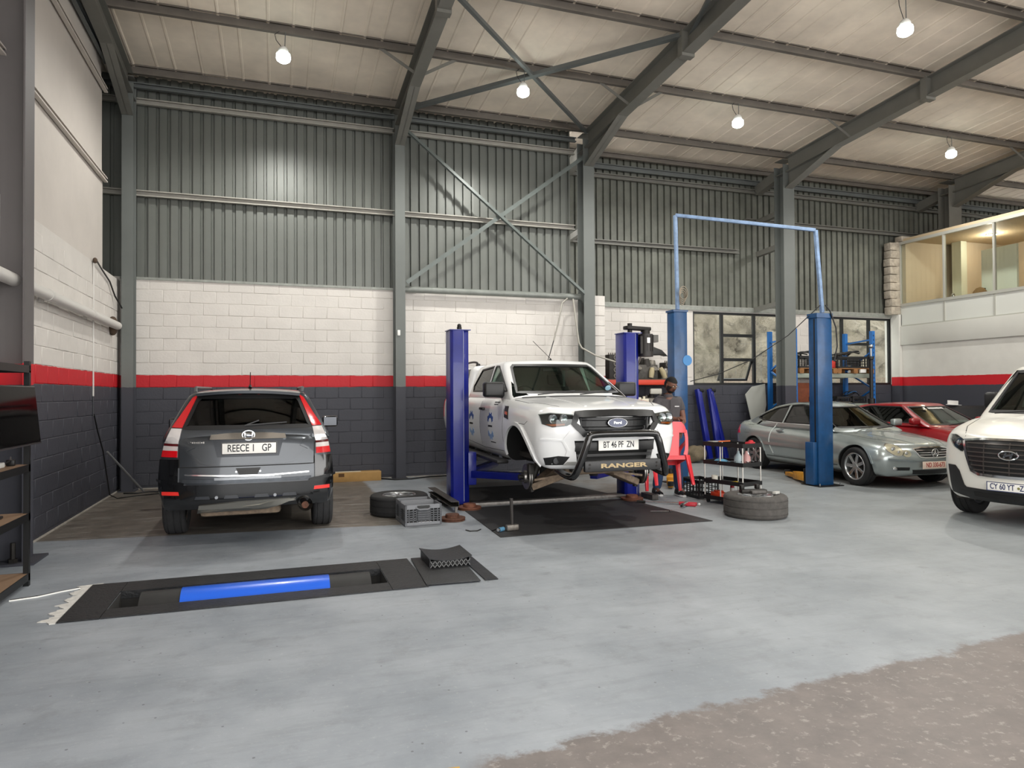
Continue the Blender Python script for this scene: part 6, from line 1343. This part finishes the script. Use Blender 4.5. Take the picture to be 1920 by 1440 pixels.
for k in range(3):
    cx = 12.95+.05*k; tag(MB().tube([(cx+.14*cos(a), 12.9+.12*sin(a), 1.50+.05*sin(a*1.5+k)) for a in [1.8*pi*i/18 for i in range(19)]], .011, 7).build('cable_loop', (BLACK, M('cable_blue', '27639c', .5), BLACK)[k], None, smooth=60), ('black cable loop left of the blue cable in the right lower bin', 'blue cable loop in the right lower bin', 'black cable loop right of the blue cable in the right lower bin')[k], 'cable')
sft = thing('drive_shaft', 'black drive shaft standing upright beside the right rack upright', 'shaft', (13.10, 12.40, 0)); MB().lathe([(0, 0), (.09, 0), (.09, .04), (.045, .05), (.045, 1.25), (.075, 1.27), (.075, 1.38), (.04, 1.40), (.04, 2.28), (.06, 2.30), (.06, 2.36), (0, 2.37)], 20).build('tube', BLACK, sft, smooth=35); MB().cyl((0, 0, 2.37), (0, 0, 2.60), .02, 10).sphere((0, 0, 2.6), .05).build('joint', ALU, sft, smooth=40)
# black seat stood behind the red car
bsx = thing('bench_seat', 'black padded bench seat standing between the red car and right wall', 'seat', (14.35, 10.9, 0), radians(-20))
MB().box(-.62, .62, -.28, .28, .12, .45).build('cushion', M('seat_black', '161718', .6), bsx, bevel=.08, seg=3); MB().rbox((0, .26, .82), (1.24, .22, .80), (-.12, 0, 0)).build('backrest', M('seat_black', ''), bsx, bevel=.09, seg=3)
for x in (-.5, .5): B('leg', DKMET, bsx, x-.03, x+.03, -.2, .25, 0, .13)
o = tag(MB().rbox((0, 0, 0), (.40, .10, .012), (0, .05, .1)).rbox((0, .02, .05), (.34, .03, .09), (0, .05, .1)).build('paper_tray', WHITE, None, bevel=.004), 'white bracket resting on top of the black bench seat', 'bracket'); o.location = (14.2, 11.22, 1.24)
# ================================================================= LEFT SIDE
sh = thing('shelf_unit', 'black metal shelf unit with brown boards by the left wall', 'shelf', (0, 0, 0)); BM = M('shelf_black', '141516', .45, .2); BR = M('shelf_board', '8a6f57', .7, 0, .12, 4)
SX0, SX1, SY0, SY1 = -2.40, -1.925, 4.9, 6.64
for x in (SX0+.02, SX1-.02):
    for y in (SY0+.02, SY1-.02): MB().box(x-.02, x+.02, y-.02, y+.02, 0, 1.84).build('upright', BM, sh)
for z in (.10, .59, .99, 1.80):
    for x in (SX0+.004, SX1-.004): B('rail', BM, sh, x-.004, x+.004, SY0, SY1, z-.055, z+.004)
    for y in (SY0+.004, SY1-.004): B('rail', BM, sh, SX0, SX1, y-.004, y+.004, z-.055, z+.004)
    B('board', BR if z < 1.7 else M('board_grey', '5b5450', .7), sh, SX0+.008, SX1-.008, SY0+.008, SY1-.008, z-.012, z+.004)
for k in range(3): B('top_ridge', BM, sh, SX1-.003, SX1+.001, SY0, SY1, 1.765+k*.013, 1.771+k*.013)
tv = thing('television', 'flat black television hung on the front of the shelf unit', 'television', (-1.875, 6.08, 1.40), pi/2, rot=(0, -.10, 0))
B('casing', M('tv_black', '0b0b0c', .3), tv, -.03, .012, -.52, .52, -.235, .235, bevel=.006); B('screen', M('tv_screen', '030304', .08, 0, spec=.03), tv, .0122, .0135, -.51, .51, -.22, .226); B('bezel', M('tv_rim', '3a3a3c', .3, .4), tv, .010, .015, -.52, .52, -.236, -.226)
B('tv_bracket', DKMET, tv, -.06, -.03, -.1, .1, -.1, .1)
ps_ = thing('power_strip', 'white power strip on the upper shelf board below the television', 'power strip', (-2.05, 6.28, .995)); MB().box(-.03, .03, -.16, .10, 0, .04).build('strip', WHITE, ps_, bevel=.008)
pg = thing('plug', 'black plug with lead beside the white power strip', 'plug', (-2.02, 6.50, .995)); MB().box(-.03, .03, -.02, .02, .0, .05).build('plug_body', BLACK, pg, bevel=.008); MB().tube([(0, 0, .03), (.01, -.06, .045), (-.02, -.11, .02)], .006, 6).build('lead', BLACK, pg, smooth=50)
for y in (-.008, .008): MB().cyl((0, y, .05), (0, y, .075), .003, 6).build('pin', CHROME, pg)
tag(MB().rbox((0, 0, .012), (.10, .16, .022)).build('phone', BLACK, None, bevel=.006), 'small black device lying on the middle shelf board', 'device').location = (-2.08, 6.30, .596)
# wall services
PV = M('pvc_white', 'c9c6c1', .4)
pp = thing('drain_pipe', 'white plastic drain pipe running along the left wall', 'pipe', (-2.35, 4.0, 2.66)); MB().cyl((0, 0, 0), (0, 8.05, -.02), .062, 22).build('pipe', PV, pp, smooth=40)
for y in (4.6, 6.4): MB().cyl((0, y, -.01), (0, y+.06, -.01), .068, 22).build('collar', PV, pp, smooth=40); MB().box(-.105, -.06, y+.1, y+.13, -.08, .06).build('pipe_clip', PV, pp)
tag(MB().sphere((-2.42, 12.08, 2.64), .15, 16, 10, (.5, .6, 1)).build('pipe_foam', M('foam_brown', '4a3c30', .9, 0, .3, 20, .6, 30), None, smooth=60), 'dark brown foam where the drain pipe enters the corner', 'foam')
cv = thing('wall_conduit', 'thin white conduit and black cable on the left wall', 'conduit', (-2.445, 11.0, 0)); MB().cyl((0, 0, 1.55), (0, 0, 3.42), .012, 10).build('conduit', PV, cv, smooth=40); MB().cyl((0, 0, 1.27), (0, 0, 1.56), .010, 10).build('lower_conduit', M('conduit_grey', '3a3b40', .5), cv, smooth=40)
MB().tube([(.01, 0, 3.43), (.03, .02, 3.47), (.02, .3, 3.42), (.02, .9, 3.30), (.03, 1.2, 3.12), (.10, 1.35, 2.95)], .012, 7).build('cable', BLACK, cv, smooth=60); MB().sphere((.02, .0, 3.46), .05, 12, 8, (.6, 1, .8)).build('junction', M('foam_brown', ''), cv, smooth=60)
MB().tube([(.01, 0, 1.30), (.03, .12, 1.05), (.05, .35, .75), (.06, .55, .35), (.08, .62, .08), (.16, .70, .012), (.40, .9, .012), (1.0, 1.2, .012), (1.35, 1.25, .012)], .009, 7).build('cable', BLACK, cv, smooth=60)
lp = tag(MB().cyl((-2.40, 11.62, .72), (-2.02, 12.30, .016), .016, 12).build('metal_pole', M('pole_grey', '8b8d8f', .4, .5), None, smooth=40), 'grey metal pole leaning down from the left wall to the floor', 'pole')
tag(MB().tube([(-2.30, 12.25, .012), (-2.1, 12.20, .012), (-1.95, 12.33, .012), (-1.80, 12.28, .012), (-1.6, 12.34, .014), (-1.4, 12.30, .014)], .012, 7).build('floor_cable', BLACK, None, smooth=60), 'black cable lying on the floor at the foot of the pole', 'cable')
for k, off in enumerate((0, .025)): tag(MB().tube([(-1.92, 6.15+off, .006), (-1.75, 6.20+off, .006), (-1.62, 6.30+off*.6, .006), (-1.50, 6.36+off*.4, .006)], .006, 6).build('floor_wire', (WHITE, DKMET)[k], None, smooth=60), ('white wire', 'dark wire')[k] + ' running from the shelf unit to the floor pit', 'wire')
bx_ = thing('cardboard_box', 'long low cardboard box on the floor against the back wall', 'box', (1.22, 12.60, 0)); CB = M('cardboard', 'a9844f', .85, 0, .12, 5)
MB().box(-.55, .55, -.12, .12, 0, .165).build('carton', CB, bx_, bevel=.004); MB().box(-.55, .55, -.121, -.115, .155, .172).build('flap', M('cardboard_light', 'bd9a66', .85), bx_); B('tear', M('cardboard_dark', '5b3f23', .9), bx_, -.20, -.10, -.1215, -.12, .09, .15); MB().box(-.5, .2, -.06, .06, .165, .168).build('tape', M('tape', 'cfc9b8', .5), bx_)
tag(MB().tube([(1.75, 12.70, .012), (2.0, 12.40, .012), (2.3, 12.40, .012), (2.7, 12.62, .012), (3.6, 12.66, .012), (4.6, 12.68, .012)], .014, 7).build('floor_cable', BLACK, None, smooth=60), 'black cable along the foot of the wall behind the pickup', 'cable')
tag(MB().prism([(.62, 2.755), (.70, 2.73), (.715, 2.79), (.63, 2.80)], 'xy', .0004, .0012).build('paint_mark', M('paint_yellow', 'c9a04a', .7), None), 'small yellow paint mark on the floor at the bottom edge', 'paint mark')
# services by the third column
cc = thing('wall_conduit', 'grey bent conduit hanging down in front of the third column', 'conduit', (0, 0, 0)); MB().tube([(5.55, 12.44, 3.42), (5.60, 12.43, 3.0), (5.66, 12.42, 2.55), (5.72, 12.42, 2.45), (5.95, 12.3, 2.30), (6.3, 12.1, 2.16), (6.2, 11.0, 2.10), (5.35, 9.4, 2.16), (5.24, 9.28, 2.30)], .018, 10).build('tube', M('conduit_light', 'a7a49b', .45, .3), cc, smooth=60)
c3 = thing('hanging_cable', 'dark cable hanging down beside the third column', 'cable', (0, 0, 0)); MB().tube([(5.50, 12.60, 3.45), (5.38, 12.60, 3.35), (5.32, 12.62, 3.0), (5.22, 12.66, 2.6)], .016, 8).build('sleeve', M('conduit_light', ''), c3, smooth=60); MB().tube([(5.22, 12.66, 2.6), (5.10, 12.68, 2.2), (4.96, 12.70, 1.7), (4.9, 12.72, 1.2)], .009, 7).build('cable', BLACK, c3, smooth=60)
tag(MB().box(2.07, 2.12, 12.455, 12.479, 2.62, 2.72).build('switch_box', WHITE, None, bevel=.005), 'small white box fixed to the second column', 'box')
# items behind the office glass
bt = thing('desk_lamp', 'small silver lamp standing behind the mezzanine glass', 'lamp', (15.35, 12.1, 3.70)); MB().lathe([(0, 0), (.09, 0), (.10, .02), (.05, .07), (.03, .08), (.045, .10), (.045, .16), (.03, .19), (0, .20)], 20).build('shade', CHROME, bt, smooth=40)
tag(MB().lathe([(.15, 0), (.16, .05), (.14, .16), (.08, .24), (0, .27)], 20).build('basket', M('wicker', '8a6a45', .9, 0, .3, 40), None, smooth=50), 'brown domed basket behind the mezzanine glass', 'basket').location = (15.5, 11.55, 3.70)
# ================================================================= MECHANIC AND CHAIR
def skinned(name, mat, parent, pts, edges, root, sub=2, smooth=True):
    """pts: {key: (x,y,z,rx,ry)} grown with a Skin modifier"""
    ks = list(pts); ix = {k: i for i, k in enumerate(ks)}
    me = bpy.data.meshes.new(name); me.from_pydata([pts[k][:3] for k in ks], [(ix[a], ix[b]) for a, b in edges], [])
    o = bpy.data.objects.new('tmp', me); COL.objects.link(o); o.modifiers.new('s', 'SKIN')
    lay = me.skin_vertices[0].data if me.skin_vertices else None
    for k in ks:
        lay[ix[k]].radius = pts[k][3:5] if len(pts[k]) > 4 else (pts[k][3],)*2; lay[ix[k]].use_root = (k == root)
    sb = o.modifiers.new('u', 'SUBSURF'); sb.levels = sb.render_levels = sub
    dg = bpy.context.evaluated_depsgraph_get(); dg.update(); r = bpy.data.meshes.new_from_object(o.evaluated_get(dg)); bpy.data.objects.remove(o)
    r.materials.clear(); r.materials.append(mat); r.name = name; r.shade_smooth(); return link(name, r, parent)
SKIN = M('skin_brown', '6a4433', .55, 0, .06, 30); HAIR = M('hair_black', '0d0b0a', .85); SHIRT = M('shirt_grey', '4b484a', .9, 0, .08, 25, .3, 60); JEAN = M('jeans_blue', '2b4262', .9, 0, .15, 18, .3, 80)
pe = thing('person', 'man in grey polo shirt and jeans holding a red chair, looking down', 'person', (5.60, 9.08, 0), radians(-8))
J = dict(pel=(0, 0, .96, .135, .10), sp=(0, .005, 1.12, .135, .10), ch=(0, -.01, 1.30, .155, .105), nb=(0, -.015, 1.47, .075, .07), nt=(.012, -.05, 1.57, .052, .055),
         rh=(-.09, 0, .90, .09, .10), rk=(-.13, -.02, .50, .060, .062), ra=(-.17, .05, .10, .042, .045), rf=(-.19, -.10, .045, .04, .03),
         lh=(.09, 0, .90, .09, .10), lk=(.11, -.09, .50, .060, .062), la=(.13, -.10, .10, .042, .045), lf=(.15, -.25, .045, .04, .03),
         rs=(-.185, 0, 1.425, .062, .062), re=(-.235, -.20, 1.20, .044, .044), rw=(-.06, -.455, 1.165, .028, .030), rp=(-.025, -.51, 1.165, .034, .020),
         ls=(.185, -.01, 1.425, .062, .062), le=(.225, -.07, 1.15, .044, .044), lw=(.09, -.27, .985, .028, .030), lp=(.06, -.31, .955, .034, .020))
E_ = [('pel', 'sp'), ('sp', 'ch'), ('ch', 'nb'), ('nb', 'nt'), ('pel', 'rh'), ('rh', 'rk'), ('rk', 'ra'), ('ra', 'rf'), ('pel', 'lh'), ('lh', 'lk'), ('lk', 'la'), ('la', 'lf'), ('ch', 'rs'), ('rs', 're'), ('re', 'rw'), ('rw', 'rp'), ('ch', 'ls'), ('ls', 'le'), ('le', 'lw'), ('lw', 'lp')]
skinned('body', SKIN, pe, J, E_, 'pel')
def grow(keys, d, ex={}): q = {k: (J[k][0], J[k][1], J[k][2], J[k][3]+d, (J[k][4] if len(J[k]) > 4 else J[k][3])+d) for k in keys}; q.update(ex); return q
def mid(a, b, f, r): return tuple(J[a][i]+(J[b][i]-J[a][i])*f for i in range(3)) + (r, r)
sk = grow(['pel', 'sp', 'ch', 'rs', 'ls'], .020, dict(rsl=mid('rs', 're', .62, .068), lsl=mid('ls', 'le', .62, .068), hem=(0, 0, .90, .155, .125), nk=(0, -.012, 1.455, .095, .09)))
skinned('polo_shirt', SHIRT, pe, sk, [('hem', 'pel'), ('pel', 'sp'), ('sp', 'ch'), ('ch', 'nk'), ('ch', 'rs'), ('rs', 'rsl'), ('ch', 'ls'), ('ls', 'lsl')], 'sp')
MB().lathe([(.066, 0), (.078, .012), (.070, .05), (.062, .045), (.066, .012)], 22, (0, -.022, 1.475), closed=True).build('collar', SHIRT, pe, smooth=60)
MB().box(-.010, .010, -.135, -.128, 1.30, 1.44).build('button_placket', SHIRT, pe); MB().box(.06, .13, -.132, -.126, 1.335, 1.35).build('shirt_print', M('print_white', 'cfcfcf', .7), pe)
tk = grow(['rk', 'lk', 'rh', 'lh'], .018, dict(pel=(0, 0, .95, .142, .115), ra=(-.17, .05, .07, .072, .075), la=(.13, -.10, .07, .072, .075)))
skinned('jeans', JEAN, pe, tk, [('pel', 'rh'), ('rh', 'rk'), ('rk', 'ra'), ('pel', 'lh'), ('lh', 'lk'), ('lk', 'la')], 'pel')
for (ax, ay) in ((-.17, .05), (.13, -.10)):
    sh_ = MB().grid(lambda u, v: (ax-.012*sin(u*pi)+(.050-.012*abs(u*2-1)**3)*(1-.25*(u > .8))*cos(pi*v)*1.0, ay+.09-.29*u, .03+(.085-.045*max(0, u-.35)/.65)*sin(pi*v)), 12, 10).build('shoe', M('shoe_black', '17181a', .7), pe, solid=.006, smooth=60)
    MB().prism([(ax-.045, ay+.10), (ax-.052, ay-.02), (ax-.058, ay-.14), (ax-.03, ay-.205), (ax+.02, ay-.205), (ax+.048, ay-.14), (ax+.045, ay-.02), (ax+.04, ay+.10)], 'xy', .002, .034).build('sole', M('sole_white', 'd9d9d7', .6), sh_, bevel=.006)
    for k in range(3): MB().bar((ax-.054, ay-.02-.03*k, .045), (ax-.040, ay-.05-.03*k, .085), .010, .006).build('stripe', M('sole_white', ''), sh_)
# hands: palm and five separate bent fingers
def hand(base, fwd, side, dn, name):
    b, f, s, d = Vector(base), Vector(fwd).normalized(), Vector(side).normalized(), Vector(dn).normalized(); m = MB()
    m.tube([b-f*.03, b+f*.02, b+f*.055], .03, 12, rs=[.024, .036, .032])
    for k, (o, L_) in enumerate(((-.030, .066), (-.010, .078), (.011, .074), (.030, .058))):
        p = b+f*.045+s*o; m.tube([p, p+f*L_*.42+d*.004, p+f*L_*.70+d*L_*.35, p+f*L_*.72+d*L_*.75], .009, 8, rs=[.0105, .0095, .0085, .007])
    p = b+f*.005-s*.034; m.tube([p, p-s*.028+f*.022+d*.008, p-s*.030+f*.05+d*.025], .011, 8, rs=[.013, .011, .0085]); return m.build(name, SKIN, pe, smooth=60)
hand((-.035, -.495, 1.17), (.45, -.85, .02), (.85, .45, 0), (0, 0, -1), 'hand'); hand((.075, -.295, .965), (-.5, -.7, -.4), (-.8, .6, 0), (-.2, -.1, -.9), 'hand')
# head with face
hd = bpy.data.objects.new('head_pivot', None)
HM = Matrix.Translation((.018, -.085, 1.665)) @ Euler((.42, 0, .42)).to_matrix().to_4x4()
def hp(u, v, off=0):
    a, t = 2*pi*u, pi*v; x, y, z = sin(a)*sin(t), -cos(a)*sin(t), cos(t); jaw = max(0, -z)
    X = x*.076*(1-.30*jaw**1.5); Y = y*.098; Z = z*.120
    if y < 0: Y *= 1-.10*max(0, z)**2 + .02*jaw; Y -= .010*jaw*jaw*max(0, -y)
    else: Y *= 1-.35*jaw
    def g(cx, cz, sx, sz): return math.exp(-((X-cx)/sx)**2-((Z-cz)/sz)**2) if y < -.2 else 0
    Y -= .024*g(0, -.018, .013, .018) + .012*g(0, .006, .009, .022) - .010*(g(.032, .008, .016, .012)+g(-.032, .008, .016, .012)) + .006*g(0, .030, .045, .010) + .008*g(0, -.055, .022, .008) + .006*g(0, -.095, .022, .016)
    p = Vector((X, Y, Z)); return p*(1+off/max(.05, p.length))
def headpart(name, mat, off, keep, nu=44, nv=32, solid=0):
    vs = [HM @ hp(i/nu, .004+.992*j/nv, off) for j in range(nv+1) for i in range(nu)]; fs = []
    for j in range(nv):
        for i in range(nu):
            c = hp((i+.5)/nu, (j+.5)/nv)
            if keep(c): fs.append((j*nu+i, j*nu+(i+1) % nu, (j+1)*nu+(i+1) % nu, (j+1)*nu+i))
    us = sorted({k for f in fs for k in f}); mp = {k: n for n, k in enumerate(us)}
    return MB().add([vs[k] for k in us], [[mp[k] for k in f] for f in fs]).build(name, mat, pe, smooth=80, solid=solid)
headpart('head', SKIN, 0, lambda c: True)
headpart('hair', HAIR, .012, lambda c: c.z > .052 or (c.y > -.02 and c.z > .0 and not (abs(c.x) > .066 and c.y < .02)) or (c.y > .03 and c.z > -.055), solid=.006)
headpart('beard', M('beard_dark', '17110e', .9), .005, lambda c: (c.y < -.015 and c.z < -.062) or (c.y < .0 and abs(c.x) > .052 and c.z < .0) or (c.y < -.07 and -.050 < c.z < -.038 and abs(c.x) < .03), solid=.003)
for s in (-1, 1):
    MB().sphere((0, 0, 0), .012, 12, 8, (1, .5, .7)).build('eye', M('eye_white', 'd8d4cc', .3), pe, smooth=60).location = HM @ Vector((s*.031, -.086, .009))
    e = MB().sphere((0, 0, 0), .03, 12, 8, (.35, .6, 1)).build('ear', SKIN, pe, smooth=60); e.location = HM @ Vector((s*.077, .010, -.002))
    MB().tube([HM @ Vector((s*.032+.021*cos(a), -.104, .006+.016*sin(a))) for a in [2*pi*i/16 for i in range(16)]], .0018, 5, True).cyl(HM @ Vector((s*.053, -.100, .008)), HM @ Vector((s*.077, .0, .012)), .0016, 5).build('glasses', M('glasses_gold', '8b7346', .3, .7), pe, smooth=60)
    MB().bar(HM @ Vector((s*.018, -.098, .026)), HM @ Vector((s*.046, -.092, .028)), .006, .005).build('eyebrow', HAIR, pe)
MB().bar(HM @ Vector((-.018, -.098, -.057)), HM @ Vector((.018, -.098, -.057)), .008, .007).build('mouth', M('lips', '6b3a33', .5), pe, bevel=.002)
# ---- red plastic chair held by the man
RC = M('chair_red', 'd6323b', .32, 0, coat=.2)
chm = thing('plastic_chair', 'red plastic garden chair lifted by the man behind it', 'chair', (5.27, 8.44, .22), rot=(-.28, 0, radians(-14)))
def sweep(path, w, t, nrm):
    m = MB(); pts = [Vector(p) for p in path]; vs = []; fs = []
    for i, p in enumerate(pts):
        a, b = pts[max(0, i-1)], pts[min(len(pts)-1, i+1)]; d = (b-a).normalized(); n = Vector(nrm); n = (n-d*n.dot(d)).normalized(); s = d.cross(n); ww = w[i] if isinstance(w, (list, tuple)) else w
        vs += [p-s*ww/2-n*t/2, p+s*ww/2-n*t/2, p+s*ww/2+n*t/2, p-s*ww/2+n*t/2]
    for i in range(len(pts)-1): fs += [(4*i+k, 4*i+(k+1) % 4, 4*i+4+(k+1) % 4, 4*i+4+k) for k in range(4)]
    k = 4*(len(pts)-1); fs += [(3, 2, 1, 0), (k, k+1, k+2, k+3)]; return m.add(vs, fs)
def bk(x, z): return (x, -.05-.10*(z-.42)/.5+.05*(x/.25)**2, z)
MB().grid(lambda u, v: bk((u-.5)*(.24+.06*v), .40+.50*v), 10, 10).build('back_splat', RC, chm, solid=.010, smooth=60)
MB().grid(lambda u, v: bk((u-.5)*(.50-.14*v**3), .76+.15*v), 14, 5).build('top_rail', RC, chm, solid=.014, smooth=60)
for s in (-1, 1):
    sweep([bk(s*.245, .80), bk(s*.262, .70), bk(s*.262, .60), bk(s*.255, .52), bk(s*.235, .45)], [.05, .045, .045, .05, .06], .014, (0, -1, 0)).build('side_rail', RC, chm, smooth=50)
    sweep([(s*.245, -.06, .44), (s*.255, -.10, .20), (s*.262, -.14, .0)], [.075, .06, .045], .03, (s*.4, -1, 0)).build('leg', RC, chm, bevel=.006)
    sweep([(s*.235, .36, .44), (s*.245, .39, .20), (s*.25, .41, .0)], [.07, .06, .045], .03, (s*.4, 1, 0)).build('leg', RC, chm, bevel=.006)
    sweep([bk(s*.262, .66), (s*.285, .06, .65), (s*.285, .26, .63), (s*.27, .34, .58), (s*.245, .37, .44)], [.045, .055, .055, .05, .05], .014, (0, 0, 1)).build('armrest', RC, chm, smooth=50)
MB().grid(lambda u, v: ((u-.5)*.46, -.06+.44*v, .435-.02*sin(pi*u)*sin(pi*v)), 10, 10).build('seat', RC, chm, solid=.012, smooth=60)
for a, b in (((-.23, -.06), (.23, -.06)), ((-.23, .38), (.23, .38)), ((-.23, -.06), (-.23, .38)), ((.23, -.06), (.23, .38))): MB().bar((a[0], a[1], .405), (b[0], b[1], .405), .012, .06).build('apron', RC, chm)
